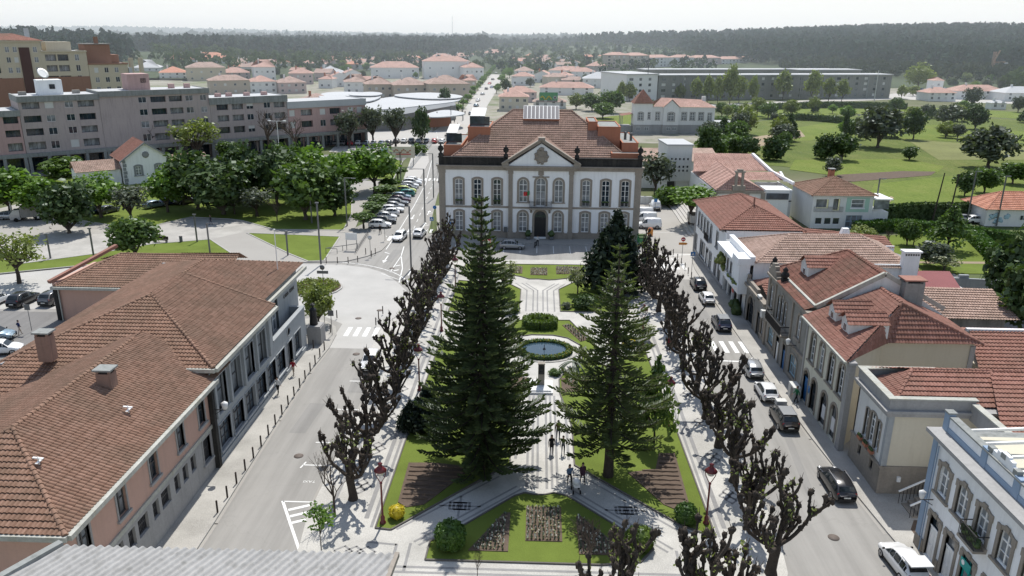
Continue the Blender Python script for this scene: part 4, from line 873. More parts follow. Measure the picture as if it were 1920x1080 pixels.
# cream house with stone base
B=Bld('cream_house','small cream house with high stone base and tripartite window, between blue and yellow houses',(0,0,0))
east(B,25.3,56.4,51,0,2.25,[Wd(54.6,1.25,.55,.8,'rect',0,frame='iron',bars=(1,1),depth=.25),Wd(52.4,1.25,.55,.8,'rect',0,frame='iron',bars=(1,1),depth=.25)],'granite',.25,'stone_base')
east(B,25.4,56.4,51,2.25,6.45,[Wd(54.3,3.0,.6,2.35,'seg',.1,bars=(1,3),sill=False),Wd(53.25,3.0,.95,2.5,'seg',.12,bars=(2,4),sill=False),Wd(52.2,3.0,.6,2.35,'seg',.1,bars=(1,3),sill=False)],'white2')
w=B.wall('cream','side_wall'); w.box(25.42,34,51.0,51.2,2.25,6.45); w.box(25.4,34,56.2,56.4,0,7.0); g=B.wall('granite','stone_base'); g.box(25.31,34,50.9,51.15,0,2.25); g.box(25.2,25.45,50.9,56.4,2.251,2.4); g.box(25.46,34,50.86,51.05,2.252,2.38)
q=B.wall('marble','corner_pilaster'); q.box(25.34,25.75,50.93,51.3,2.4,6.45)
c=B.wall('granite_g','cornice'); c.box(25.1,34,50.75,56.45,6.451,6.75); c.box(24.9,26.0,50.6,56.5,6.751,6.95); c.box(26.01,34,50.6,51.6,6.751,6.95)
pw=B.wall('granite_g','parapet'); pw.box(25.2,25.5,50.9,56.5,6.951,7.75); pw.box(25.51,31.2,50.9,51.15,6.951,7.75); pw.box(25.51,31,56.2,56.5,6.951,7.75); pw.box(30.9,31.2,46.2,50.89,6.3,7.5)
cp=B.wall('gutter','coping'); cp.box(25.08,25.62,50.78,56.62,7.751,7.85); cp.box(25.63,31.3,50.78,51.27,7.751,7.85); cp.box(25.63,31,56.08,56.62,7.751,7.85); cp.box(30.8,31.3,46,50.77,7.501,7.62)
X0,X1=25.75,34.5; RZ=8.35
roof_obj('roof',[[(X0,51.4,7.0),(X1,51.4,7.0),(X1-.4,54.9,RZ),(28.4,54.9,RZ)],[(X0,56.1,7.0),(X0,51.4,7.0),(28.4,54.9,RZ)],[(31.2,47,6.4),(41,47,6.4),(41,54.9,RZ),(34.1,54.9,RZ)],[(X0,56.1,7.9),(28.4,54.9,RZ),(41,54.9,RZ),(41,57.5,7.2)]],'rt_red',B.t,True,.26,.5,.06,.08,[((X0,51.4,7.0),(28.4,54.9,RZ)),((28.4,54.9,RZ),(41,54.9,RZ)),((34.4,51.4,7.0),(34.1,54.9,RZ))],.14)
w.box(31.3,41,47.2,56,0,6.4)
for k in range(3):
    m=MB(); m.box(25.05,25.3,54.55-k*1.05-.3,54.55-k*1.05+.3,2.62,2.85,0)
    for j in range(4): m.blob((25.15,54.35-k*1.05+j*.13,2.95),.12,j+k,.3,mi=1)
    B.part('flower_box',m,['terra','leaf_dark'])
m=MB()
for k in range(9): m.box(26.6+k*.42,27.05+k*.42,47.9,49.6,.0,.2+k*.25,0)
B.part('stair',m,'granite')
for y in (47.85,49.65):
    m=MB(); m.bar((26.3,y,1.1),(30.6,y,3.55),.1,.1,1)
    for k in range(17): x=26.4+k*.25; m.bar((x,y,.1+k*.13),(x,y,1.1+k*.142),.03,mi=0)
    B.part('stair_rail',m,['iron','frame_w'])
m=MB(); m.box(26.6,26.85,50.72,50.88,1.2,1.6); B.part('letter_box',m,'frame_w')
rebase(B,29,53)
# yellow house with two dormers
B=Bld('yellow_house','pale yellow two-storey house with arched windows, red tiled roof and two small dormers',(0,0,0))
ws=[Wd(y,4.35,1.15,2.75,'arch',.2,bars=(2,4),sill=True,depth=.25) for y in (65.45,63.2,60.8,58.6)]
ws+=[Wd(66.0,.15,1.25,3.1,'arch',.22,door='blue',sill=False,depth=.25),Wd(63.9,.25,1.3,3.0,'arch',.22,bars=(2,2),sill=False,frame='frame_d',depth=.25),Wd(61.3,.25,1.35,3.0,'arch',.22,bars=(2,3),sill=False,frame='frame_d',depth=.25),Wd(59.0,.25,1.3,3.0,'arch',.22,bars=(2,2),sill=False,frame='frame_d',depth=.25)]
east(B,24.8,67.3,57.2,0,7.9,ws,'ivory')
w=B.wall('cream','side_wall'); w.face([(24.8,57.2,0),(29,61.6,0),(29,61.6,7.95),(24.8,57.2,7.95)]); w.box(29,36.6,61.6,61.8,0,7.95); w.box(36.4,36.6,61.8,67.3,0,7.95)
g=B.wall('granite_g','corner_pilaster'); g.box(24.7,25.15,57.0,57.7,0,7.7); g=B.wall('granite_g','wall_trim'); g.box(24.7,24.82,67.0,67.3,0,7.7); g.box(36.3,36.7,61.5,61.85,0,7.7); g.box(24.55,25.2,56.9,67.3,7.7,7.9)
ez=8.0; rx=30.9; rz=10.75
roof_obj('roof',[[(24.3,56.9,ez),(24.3,67.6,ez),(rx,67.6,rz),(rx,63.4,rz)],[(24.3,56.9,ez),(rx,63.4,rz),(29.1,61.1,ez)],[(29.1,61.1,ez),(rx,63.4,rz),(37.1,61.2,ez)],[(37.1,67.6,ez),(rx,67.6,rz),(rx,63.4,rz),(37.1,61.2,ez)]],'rt_red',B.t,True,.26,.42,.07,.07,[((rx,63.4,rz),(rx,67.6,rz)),((29.1,61.1,ez),(rx,63.4,rz)),((37.1,61.2,ez),(rx,63.4,rz))],.15)
m=MB(); eave(m,[(24.2,67.4),(24.2,56.8)],7.95,.2,.16); m.obj('gutter',K['gutter'],B.t)
def dormer(b,x,y,z,w=1.3,l=2.4,h=.95):
    m=MB(); m.box(x,x+l,y-w/2,y+w/2,z-.3,z+h*.75,0); m.add([(x,y-w/2,z+h*.75),(x,y+w/2,z+h*.75),(x,y,z+h*1.25)],[(0,2,1)],0); d_=m.obj('dormer',K['white2'],b.t)
    f=MB(); f.box(x-.05,x,y-.32,y+.32,z+.05,z+.72,1); f.box(x-.06,x-.01,y-.26,y-.03,z+.11,z+.66,0); f.box(x-.06,x-.01,y+.03,y+.26,z+.11,z+.66,0); f.obj('window',[K['glass'],K['frame_w']],d_)
    roof_obj('dormer_roof',[[(x-.25,y-w/2-.2,z+h*.72),(x+l,y-w/2-.2,z+h*.72),(x+l,y,z+h*1.35),(x-.25,y,z+h*1.35)],[(x+l,y+w/2+.2,z+h*.72),(x-.25,y+w/2+.2,z+h*.72),(x-.25,y,z+h*1.35),(x+l,y,z+h*1.35)]],'rt_red',d_,True,.26,.42,.06,.06)
dormer(B,25.9,64.9,8.7,1.75,3.2,1.25); dormer(B,25.9,61.9,8.7,1.75,3.2,1.25)
chimney(B,33.6,67.6,8.6,11.4,1.7,1.3,'concrete','rt_red'); 
m=MB(); m.box(36.62,37.1,62.3,63.1,5.3,6.3); B.part('air_conditioner',m,'frame_w')
for y,z in ((61.25,.9),(59.0,.9)): m=MB(); m.box(24.83,24.86,y-.35,y+.35,z,z+1.2); B.part('poster',m,'cloth_w')
m=MB(); m.box(24.7,24.8,64.6,65.0,1.6,2.2); B.part('wall_sign',m,'blue')
rebase(B,30.5,63)
# grey ornate house
B=Bld('grey_stone_house','weathered grey stone house with balcony, triple arched windows and curved dark red roof pediment',(0,0,0))
ws=[Wd(79.3,4.7,.95,2.5,'arch',.18,bars=(2,3),glass='glass_l'),Wd(76.6,4.35,.85,2.6,'arch',.14,bars=(1,3),sill=False),Wd(75.5,4.35,.95,2.9,'arch',.14,bars=(2,3),sill=False),Wd(74.4,4.35,.85,2.6,'arch',.14,bars=(1,3),sill=False),Wd(70.1,4.75,.95,2.4,'arch',.2,bars=(2,3),glass='glass_l')]
ws+=[Wd(78.0,.9,1.9,1.95,'seg',.16,bars=(3,2),frame='lblue',glass='glass_l'),Wd(75.6,.1,1.0,2.7,'rect',.14,door='frame_w',sill=False),Wd(73.3,.1,1.0,2.7,'rect',.14,door='blue',sill=False),Wd(70.4,.75,2.1,2.1,'seg',.16,bars=(3,2),frame='lblue',glass='glass_l')]
K['oldstone']=W('weathered_grey_plaster',(.27,.26,.24),.28,.5,5,.9,.6,(.08,.075,.065),.4)
east(B,25,80.4,67.31,0,8.3,ws,'oldstone'); w=B.wall('oldstone'); w.box(25.2,37,80.2,80.4,0,8.3); w.face([(25,67.32,8.3),(25,67.4,8.3),(37,67.4,8.3),(37,67.32,8.3)])
g=B.wall('granite','stone_trim'); g.box(24.85,25.05,79.9,80.45,0,8.2); g.box(24.8,25.05,67.35,80.45,3.55,3.8); g.box(24.6,25.3,67.4,80.5,8.05,8.3); g.box(24.85,25.05,67.36,67.75,0,8.0); g.box(24.85,25.05,72.0,72.3,3.8,8.0); g.box(24.85,25.05,77.7,78.0,3.8,8.0)
for k in range(7): a=k/6; g.box(24.75,25.2,77.4+a*2.6,77.4+a*2.6+.45,8.301,8.55+1.0*math.sin(PI*a)**1.2+.25*a)
um=MB(); um.cbox(0,0,0,.6,.6,.5); um.lathe([(.2,.5),(.45,.8),(.4,1.05),(.2,1.2),(.3,1.4),(.1,1.65),(.0,1.75)],n=8); um=um.mesh('urn',K['blackstone']); link('urn',um,B.t,(25.2,76.4,8.3)); link('urn',um,B.t,(25.2,80.2,8.3))
bb=MB(); bb.box(24.1,25,72.6,78.0,3.81,3.98,0)
for k in range(36): y=72.65+k*.15; bb.box(24.12,24.16,y,y+.04,3.98,4.9,1)
bb.box(24.1,24.18,72.6,78,4.86,4.95,1)
for y in (72.6,77.94): bb.box(24.1,25,y,y+.06,4.86,4.95,1); bb.box(24.1,25,y,y+.06,4.3,4.36,1)
B.part('balcony',bb,['granite','iron'])
ez=8.55; rx=31.3; rz=11.75; p=(rz-ez)/(rx-25.6)
roof_obj('roof',[[(25.6,68.1,ez),(25.6,81.0,ez),(rx,76.8,rz),(rx,70.4,rz-.02),(rx,68.1,rz)],[(25.6,81,ez),(37,81,ez),(rx,76.8,rz)],[(37,68.1,ez),(rx,68.1,rz),(rx,76.8,rz),(37,81,ez)]],'rt_dark',B.t,True,.28,.5,.06,.075,[((rx,68.1,rz),(rx,76.8,rz)),((25.6,81,ez),(rx,76.8,rz))],.14)
roof_obj('lower_roof',[[(24.6,68.1,8.32),(24.6,77,8.32),(25.5,77,8.62),(25.5,68.1,8.62)]],'rt_dark',B.t,True,.28,.5,.06,.07)
m=MB(); m.bar((25.55,68.0,ez+.15),(25.55,77.2,ez+.15),.25,.2); m.bar((25.55,68.0,ez+.15),(rx,68.0,rz+.2),.3,.4); m.bar((rx,68.0,rz+.2),(37,68.0,ez+.2),.3,.4); B.part('coping',m,'gutter')
m=MB(); m.add([(25.6,67.9,8.2),(37,67.9,8.2),(rx,67.9,rz+.1)],[(0,1,2)]); B.part('gable_wall',m,'white2')
dormer(B,27.0,76.2,9.3,2.3,3.4,1.5)
m=MB(); m.bar((25,70.2,4.0),(24.2,70.2,4.0),.05); m.bar((25,70.2,3.6),(24.5,70.2,3.95),.04); m.lathe([(.08,0),(.14,.08),(.26,.5),(.08,.62),(.0,.7)],(24.2,70.2,4.05),6,1); B.part('wall_lantern',m,['iron','cloth_w'])
rebase(B,31,74)
# low house with an arched shop front
B=Bld('arched_house','low narrow old stone house with an arched front and small red roof beside grey house',(0,0,0))
east(B,24.95,88.6,80.45,0,4.3,[Wd(86.3,.15,2.6,3.4,'arch',.25,bars=(3,3),frame='frame_d',sill=False,depth=.35),Wd(82.7,.15,1.3,2.7,'rect',.15,door='frame_d',sill=False),Wd(81.2,.9,.8,1.6,'rect',.12,bars=(2,2))],'oldstone')
g=B.wall('granite','cornice'); g.box(24.6,25.3,80.46,88.7,4.301,4.6); g.box(24.85,25.2,84.0,88.7,4.601,5.1); g.box(24.9,25.2,88.2,88.65,5.1,5.6); w=B.wall('oldstone'); w.box(25.2,34,88.4,88.6,0,4.6)
roof_obj('roof',[[(25.3,84.2,4.75),(25.3,88.5,4.75),(30,86.4,6.3),(29,86.3,6.2)],[(25.3,80.6,4.7),(34,80.6,4.7),(34,86.3,6.3),(27.6,86.3,6.2),(25.3,84.2,4.75)]],'rt_red',B.t,True,.28,.5,.06,.08)
m=MB(); m.box(24.3,24.9,79.7,80.3,3.3,4.1); B.part('air_conditioner',m,'shutter'); m=MB(); m.box(24.6,24.95,82.2,83.1,4.4,4.9); B.part('air_conditioner',m,'shutter')
rebase(B,29,84.5)
# white modernist house
B=Bld('white_modern_house','white flat-fronted house with projecting upper floor, planter and brown hip roof behind',(0,0,0))
east(B,24.9,99.5,88.7,0,3.0,[Wd(98.6,.1,1.5,2.6,'rect',0,bars=(2,2),frame='frame_d',depth=.6),Wd(96.3,.1,1.9,2.6,'rect',0,bars=(3,2),frame='frame_d',depth=.6),Wd(93.6,.1,1.9,2.6,'rect',0,bars=(2,2),frame='frame_d',depth=.6),Wd(91.0,.1,1.8,2.6,'rect',0,bars=(2,2),frame='frame_d',depth=.6)],'white2')
w=B.wall('white'); east(B,23.9,95.4,88.8,3.0,6.6,[Wd(94.4,4.3,.75,1.5,'rect',.08,bars=(2,2),key='granite_g'),Wd(92.7,4.3,.75,1.5,'rect',.08,bars=(2,2),key='granite_g')],'white')
w.box(23.92,25.1,88.7,88.9,3.0,6.6); w.box(23.92,25.1,95.2,95.4,3.0,6.6); w.box(23.92,25.1,88.9,95.2,2.98,3.1); east(B,25.0,99.5,95.41,3.0,6.4,[Wd(97.4,3.2,2.4,2.4,'rect',0,bars=(3,2),frame='frame_d')],'white')
w.box(23.6,25.6,88.6,91.5,6.61,7.4); w.box(23.5,25.6,91.6,99.4,6.5,6.75); w.box(25.1,25.5,88.7,99.5,6.6,7.5); w.box(25.0,25.6,88.65,99.55,7.5,7.62)
w.box(24.0,25,95.5,99.3,3.0,3.9)
w.box(25.5,44,88.7,88.9,0,7.0); w.box(25.5,44,99.3,99.5,0,6.6); w.box(43.8,44,88.9,99.3,0,6.6)
roof_obj('roof',[[(25.6,88.4,7.0),(44.4,88.4,6.4),(39.5,94.1,9.1),(31,94.1,9.1)],[(25.6,99.8,6.9),(25.6,88.4,7.0),(31,94.1,9.1)],[(44.4,88.4,6.4),(44.4,99.8,6.9),(39.5,94.1,9.1)],[(44.4,99.8,6.9),(25.6,99.8,6.9),(31,94.1,9.1),(39.5,94.1,9.1)]],'rt_pale',B.t,True,.27,.45,.07,.08,[((31,94.1,9.1),(39.5,94.1,9.1)),((25.6,88.4,7.0),(31,94.1,9.1)),((44.4,88.4,6.4),(39.5,94.1,9.1)),((25.6,99.8,6.9),(31,94.1,9.1))],.16)
m=MB(); m.box(42.4,44.2,88.1,89.0,0,8.6,0)
for k in range(6): m.box(42.5+k*.28,42.65+k*.28,88.05,89.05,8.25,8.45,1)
m.box(42.25,44.35,87.95,89.15,8.6,8.78,0); B.part('chimney',m,['white','iron'])
m=MB(); R0=random.Random(3)
for k in range(26): m.blob((23.75+R0.uniform(-.25,.3),96.2+R0.uniform(0,2.6),4.2+R0.uniform(-.2,1.1)),R0.uniform(.2,.42),k,.4)
B.part('balcony_plant',m,'leaf_yellow'); m=MB(); 
for k in range(22): m.blob((23.8+R0.uniform(-.1,.15),89.5+k*.2,3.95+R0.uniform(-.1,.15)),R0.uniform(.12,.24),k,.4)
m2=MB(); m2.box(23.55,23.95,89.2,94.6,3.6,3.9); pp=B.part('flower_box',m2,'white'); m.obj('flowers',K['leaf_yellow'],pp)
m=MB(); m.box(24.3,24.36,92.2,92.9,2.0,2.6); B.part('shop_sign',m,'red')
m=MB(); 
for k in range(14): m.blob((24.2+R0.uniform(-.3,.3),89.2+R0.uniform(0,2),.7+R0.uniform(-.4,.5)),.4,k,.4)
B.part('shop_bush',m,'leaf_dark')
rebase(B,34,94)
# white corner house with red hip roof
B=Bld('white_corner_house','white two-storey corner house with dark red hip roof opposite the no entry sign',(0,0,0))
ws=[Wd(y,4.55,1.0,2.05,'rect',.2,bars=(2,3),key='granite_g',frame='frame_w',glass='glass_l') for y in (117.3,115.2,113.0,110.9,108.6,104.6)]+[Wd(118.2,.2,1.3,2.8,'rect',.12,bars=(2,2),key='granite_g',sill=False),Wd(113.4,.6,3.2,2.4,'rect',.15,bars=(2,1),key='granite_g'),Wd(110.0,.2,1.2,2.7,'rect',.15,door='frame_w',key='granite_g',sill=False),Wd(107.7,.5,1.4,2.4,'rect',.15,bars=(2,2),key='granite_g'),Wd(104.4,.2,1.3,2.7,'rect',.15,door='frame_d',key='granite_g',sill=False),Wd(102.0,.2,1.3,2.7,'rect',.15,door='frame_d',key='granite_g',sill=False)]
east(B,24.7,119.6,99.6,0,7.7,ws,'white'); w=B.wall('white'); w.box(24.9,35,119.4,119.6,0,7.7); w.box(24.72,35,101.2,101.4,6.6,7.7); w.box(34.8,35,101.4,119.4,0,7.7); w.box(24.72,35,99.6,99.75,0,6.9)
g=B.wall('granite_g','plinth'); g.box(24.6,24.72,99.6,119.7,0,.6); g.box(24.55,25,119.2,119.75,0,7.6); g.box(24.5,25,101.2,119.7,7.5,7.72)
pl,cp=hip_planes(24.1,35.4,101.0,120.1,7.85,.40); roof_obj('roof',pl,'rt_red',B.t,True,.3,.5,.07,.085,cp,.16)
m=MB(); m.tube([(29.75,106.6,10.1),(29.75,106.6,11.2)],.12,6); B.part('roof_finial',m,'rt_red')
bb=MB(); bb.box(24.1,24.7,107.6,110.6,4.3,4.42,0)
for k in range(20): bb.box(24.12,24.15,107.65+k*.15,107.68+k*.15,4.42,5.4,1)
bb.box(24.1,24.16,107.6,110.6,5.36,5.42,1); B.part('balcony',bb,['granite_g','iron'])
roof_obj('rear_roof',[[(35.2,100.6,6.6),(47,100.6,5.9),(47,104,6.6),(35.2,104.5,7.6)]],'rt_red',B.t,True,.3,.5,.06,.08)
w.box(35.2,47,100.8,101,0,6.1)
m=MB(); m.add([(40.2,102,6.2),(41.8,102,6.2),(41.8,103.2,6.2),(40.2,103.2,6.2),(40.6,102.3,8),(41.4,102.3,8),(41.4,102.9,8),(40.6,102.9,8)],[(0,1,5,4),(1,2,6,5),(2,3,7,6),(3,0,4,7),(4,5,6,7)]); B.part('chimney',m,'white')
rebase(B,30,110)
# ---- backs of the right hand row
B=Bld('garden_house','low house with red tiled roof, white coping and brick chimneys behind the cream house',(0,0,0))
w=B.wall('cream'); w.box(38.5,60,62.2,69.5,0,5.0)
roof_obj('roof',[[(37.6,61.6,5.0),(60,61.6,5.0),(60,67.6,6.8),(39.4,67.6,6.8)],[(60,72.5,5.2),(38.5,72.5,5.2),(39.4,67.9,6.7),(60,67.9,6.7)]],'rt_red',B.t,True,.32,.5,.08,.08)
m=MB(); m.bar((39.2,67.7,6.9),(60,67.7,6.9),.35,.25); B.part('coping',m,'white')
chimney(B,47.3,68.4,6.2,8.7,1.1,.9,'concrete'); chimney(B,45.8,64,5.6,7.6,1.3,1.0,'terra','rt_red')
m=MB(); m.tube([(47.3,68.6,8.9),(47.3,68.6,10.6)],.03,5); m.bar((45.4,68.6,10.5),(48.6,68.6,10.3),.05)
for k in range(5): m.bar((45.6+k*.4,68.1,10.45),(45.6+k*.4,69.1,10.45),.03)
B.part('television_aerial',m,'shutter')
roof_obj('porch_roof',[[(36.9,57.5,4.2),(48,57.5,4.2),(48,61.4,5.2),(36.9,61.4,5.2)]],'rt_red',B.t,True,.32,.5,.08,.08); w.box(37.2,48,58,61.3,0,4.1)
rebase(B,48,66)
B=Bld('tiled_shed','long low shed with old brown tiled roof behind the yellow house',(0,0,0))
w=B.wall('oldstone'); w.box(42,51,81.2,87,0,3.2); roof_obj('roof',[[(41.6,80.6,3.3),(52,80.3,3.3),(52,86.5,4.9),(41.6,86.9,4.9)]],'rt_pale',B.t,True,.3,.5,.08,.1)
rebase(B,47,84)
B=Bld('red_roofed_shed','garden shed with wine red corrugated metal roof beside a grey garden wall',(0,0,0))
K['winered']=W('wine_red_sheet',(.27,.10,.10),.12,.6,8,.6)
m=MB()
for k in range(26):
    x=46.0+k*.19; m.add([(x,90.4-.0,3.5),(x+.1,90.4,3.58),(x+.19,90.4,3.5),(x+1.3,96.2,4.1),(x+1.4,96.2,4.18),(x+1.49,96.2,4.1)],[(0,1,4,3),(1,2,5,4)])
B.part('roof',m,'winered'); w=B.wall('white2'); w.box(46.3,51.6,91,95.8,0,3.4)
for k in range(5): Wn=simple_win(.85,1.0,'curt'); link('window',Wn,B.t,(46.9+k*1.0,90.88,2.0))
rebase(B,49,93)
gw=thing('garden_wall','long pale grey rendered wall behind the wine red shed','wall',(55,98.6,0)); m=MB(); m.bar((-6.5,.6,1.3),(5.5,-.8,1.3),.3,2.6); m.bar((-.2,0,2.8),(1.0,0,2.8),.4,.4); m.obj('wall',K['marble'],gw)
aw=thing('awning','white canvas awning over a garden table behind the tiled shed','awning',(54.5,90.5,0)); m=MB(); m.add([(-3.5,-1.6,2.3),(3.6,-1.8,2.3),(3.6,1.2,2.8),(-3.5,1.4,2.8)],[(0,1,2,3)]); m.obj('canvas',K['cloth_w'],aw); m=MB()
for x in (-3.4,0,3.5): m.bar((x,-1.6,0),(x,-1.6,2.3),.08)
m.obj('post',K['steel'],aw)
# ---------------------------------------------------------------- pollarded planes
def pollard_mesh(seed,leafy=0):
    R=random.Random(seed); m=MB(); tw=MB(); lf=MB()
    hT=R.uniform(1.55,1.85); lx,ly=R.uniform(-.12,.12),R.uniform(-.12,.12)
    m.tube([(0,0,-.1),(.03,0,.35),(lx*.5,ly*.5,hT*.6),(lx,ly,hT),(lx,ly,hT+.3)],[.40,.31,.28,.31,.22],9)
    def limb(p,d,L,r,up,n=6,wig=.2):
        pts=[V(p)]; rr=[r]; d=V(d).normalized()
        for i in range(n):
            d=(d+V((R.uniform(-wig,wig),R.uniform(-wig,wig),up*(.3+i*.2)+R.uniform(-.08,.08)))).normalized()
            pts.append(pts[-1]+d*(L/n)); rr.append(r*(1-.055*(i+1))*R.uniform(.82,1.22))
        m.tube(pts,rr,6)
        for _ in range(2):
            if R.random()<.7: k=R.randint(1,n-1); m.blob(pts[k],rr[k]*1.5,R.random(),.35,6,4)
        return pts,d,rr
    n=R.randint(7,9); o=R.uniform(0,6.3)
    for i in range(n):
        a=o+2*PI*i/n+R.uniform(-.3,.3); t=R.uniform(.95,1.4) if i%4 else R.uniform(.15,.4)
        L0=R.uniform(2.3,3.1) if i%4 else R.uniform(2.6,3.4)
        pts,d,rr=limb((lx,ly,hT+R.uniform(-.15,.2)),(math.sin(t)*math.cos(a),math.sin(t)*math.sin(a),math.cos(t)*.7),L0,R.uniform(.115,.15),.22,7)
        ends=[(pts[-1],d,rr[-1])]
        for j in range(R.randint(4,6)):
            k=R.randint(2,7); b=R.uniform(0,6.3); q=V((d.x*.3+math.cos(b)*.65,d.y*.3+math.sin(b)*.65,R.uniform(.5,1.0)))
            p2,d2,r2=limb(pts[k],q,R.uniform(.9,2.0),R.uniform(.075,.10),.3,5,.25); ends.append((p2[-1],d2,r2[-1]))
            if R.random()<.45:
                p3,d3,r3=limb(p2[3],(d2+V((R.uniform(-.8,.8),R.uniform(-.8,.8),.3))),R.uniform(.5,1.0),.07,.3,3,.25); ends.append((p3[-1],d3,r3[-1]))
        for p2,d2,r2 in ends:
            m.blob(p2,R.uniform(.13,.19),R.random(),.35,6,5,sz=(1,1,1.25)); m.blob(p2+V((R.uniform(-.1,.1),R.uniform(-.1,.1),R.uniform(-.2,.1))),R.uniform(.09,.14),R.random(),.35,6,4)
            for k in range(R.randint(2,4)):
                e=(d2+V((R.uniform(-.8,.8),R.uniform(-.8,.8),R.uniform(0,1)))).normalized(); tw.tube([p2,p2+e*R.uniform(.25,.6)],[.02,.01],4,cap=False)
            if leafy and R.random()<leafy:
                for w in range(8):
                    c=p2+V((R.uniform(-.28,.28),R.uniform(-.28,.28),R.uniform(-.2,.28))); lf.add(leafq(R,c,.10),[(0,1,2,3)])
    return m.mesh('trunk',K['bark']),tw.mesh('twig',K['twig']),(lf.mesh('young_leaf',K['leaf_yellow']) if lf.f else None)
def leafq(R,c,s,out=None):
    n=V((R.gauss(0,1),R.gauss(0,1),R.gauss(.35,1)))
    if out is not None: n=n.normalized()*.8+out
    n.normalize(); t=n.orthogonal().normalized(); t.rotate(Matrix.Rotation(R.uniform(0,6.28),3,n)); b=n.cross(t); a=s*R.uniform(.7,1.4); k=R.uniform(.45,.8)
    return [c-t*a,c+b*a*k,c+t*a*1.1,c-b*a*k]
POL=[pollard_mesh(11+i,.0 if i<3 else .35) for i in range(6)]
def pollard(i,x,y,rz,s,label,z=.12,group='pollarded plane trees in rows beside the garden'):
    T,W_,L_=POL[i]; r=thing('pollarded_plane_tree',label,'tree',(x,y,z),rz,group); r.scale=(s,s,s*1.0); link('trunk',T,r); link('twig',W_,r).__setitem__('kind','stuff')
    if L_: link('young_leaf',L_,r).__setitem__('kind','stuff')
R5=random.Random(8)
ly=[48.3,54.6,60.6,66.8,72.8,78.6,84.2,89.6,94.8,99.8,104.6,109.2]
for i,y in enumerate(ly):
    s=1.03+R5.uniform(-.05,.08)
    pollard(R5.randint(0,5) if i else 4,-13.1+R5.uniform(-.2,.2),y,R5.uniform(0,6.3),s,('nearest' if i==0 else ordn(i))+' bare pollarded plane tree of the left hand row'+('' if i==0 else ', counted from the camera') if i<11 else 'farthest bare pollarded plane tree of the left hand row, beside the town hall')
ry=[41.4,46.6,52.0,57.2,62.2,67.4,73.2,79.0,84.6,90.2,95.4,100.6,105.6]
for i,y in enumerate(ry):
    pollard(R5.choice((3,4,5)) if i<4 else R5.randint(0,5),15.1+R5.uniform(-.2,.2),y,R5.uniform(0,6.3),1.03+R5.uniform(-.05,.08),('nearest' if i==0 else ordn(i))+' bare pollarded plane tree of the right hand row'+('' if i==0 else ', counted from the camera') if i<12 else 'farthest bare pollarded plane tree of the right hand row')
pollard(5,10.2,36.9,1.2,1.1,'bare pollarded plane tree with pale buds at the bottom edge, left of the right row')
pollard(4,4.9,36.4,3.0,1.02,'bare pollarded plane tree at the bottom edge in front of the triangular bed')
# ---------------------------------------------------------------- araucarias
def araucaria(H,Rm,z0,tiers,nb,seed,sparse=1.0,mat='needle',pw=.85,dens=.24,w=.15):
    R=random.Random(seed); tr=MB(); nd=MB()
    tr.tube([(0,0,-.1),(.05,0,1.5),(.02,.06,H*.4),(0,0,H*.75),(0,0,H)],[.42,.36,.26,.13,.03],9)
    for i in range(tiers):
        f=i/(tiers-1); z=z0+(H-.3-z0)*f**.93; L0=Rm*max(.05,(1-f)**pw)*(1 if f>.12 else .75+2*f)
        k=nb if f<.85 else 5; o=R.uniform(0,6.3)
        for j in range(k):
            if R.random()>sparse: continue
            a=o+2*PI*j/k+R.uniform(-.2,.2); L=L0*R.uniform(.78,1.12); n=max(3,int(L/.45)); d=V((math.cos(a),math.sin(a),0)); pts=[]
            for q in range(n+1):
                t=q/n; pts.append(V((0,0,z))+d*(L*t)+V((0,0,L*(-.10*t+.16*t*t*t-.06*math.sin(t*3)))))
            tr.tube(pts,[.07*(1-.8*q/n)*(.5+L/6) for q in range(n+1)],5,cap=False)
            side=V((-d.y,d.x,0)); ns=max(3,int(L/dens))
            for q in range(ns):
                t=(q+.6)/ns
                if t<.16: continue
                x=t*n; b=pts[int(min(x,n-1))].lerp(pts[min(int(min(x,n-1))+1,n)],x-int(min(x,n-1)))
                ll=min(1.15,.32+L*.22)*(1-.55*t)*R.uniform(.75,1.2)
                for s in (-1,1):
                    e=(d*R.uniform(.5,.9)+side*s*R.uniform(.75,1.0)+V((0,0,R.uniform(-.05,.38)))).normalized(); tip=b+e*ll+V((0,0,ll*.16))
                    u=V((0,0,1)); u=(u-e*u.dot(e)).normalized(); v=e.cross(u)
                    for nn in (u,v):
                        mid=b.lerp(tip,.5); nd.add([b-nn*w*.3,mid-nn*w*.62,tip,mid+nn*w*.62],[(0,1,2,3)])
                    if R.random()<.5:
                        e2=(e+V((R.uniform(-.5,.5),R.uniform(-.5,.5),R.uniform(.1,.5)))).normalized(); t2=b.lerp(tip,.45); nn=e2.orthogonal().normalized(); nd.add([t2-nn*w*.3,t2+e2*ll*.3-nn*w*.5,t2+e2*ll*.6,t2+e2*ll*.3+nn*w*.5],[(0,1,2,3)])
            # upturned tip tuft
            e=(d+V((0,0,.5))).normalized()
            for s in range(3): nn=e.orthogonal().normalized(); nn.rotate(Matrix.Rotation(s*1.05,3,e)); nd.add([pts[-1]-nn*w*.5,pts[-1]+e*.2-nn*w*.7,pts[-1]+e*.5,pts[-1]+e*.2+nn*w*.7],[(0,1,2,3)])
    return tr.mesh('trunk',K['bark']),nd.mesh('crown',K[mat])
def plant(name,label,cat,loc,trunk,crown,rz=0,scale=None,group=None):
    r=thing(name,label,cat,loc,rz,group)
    if scale: r.scale=scale if hasattr(scale,'__len__') else (scale,)*3
    if trunk: link('trunk',trunk,r)
    c=link('crown',crown,r); return r
t,c=araucaria(21.3,5.7,1.2,36,8,4,.96,'needle_d',.95,.2,.165); plant('araucaria_tree','tallest dark araucaria with drooping dense tiers, left of the garden path','tree',(-3.9,53.0,.15),t,c,.4)
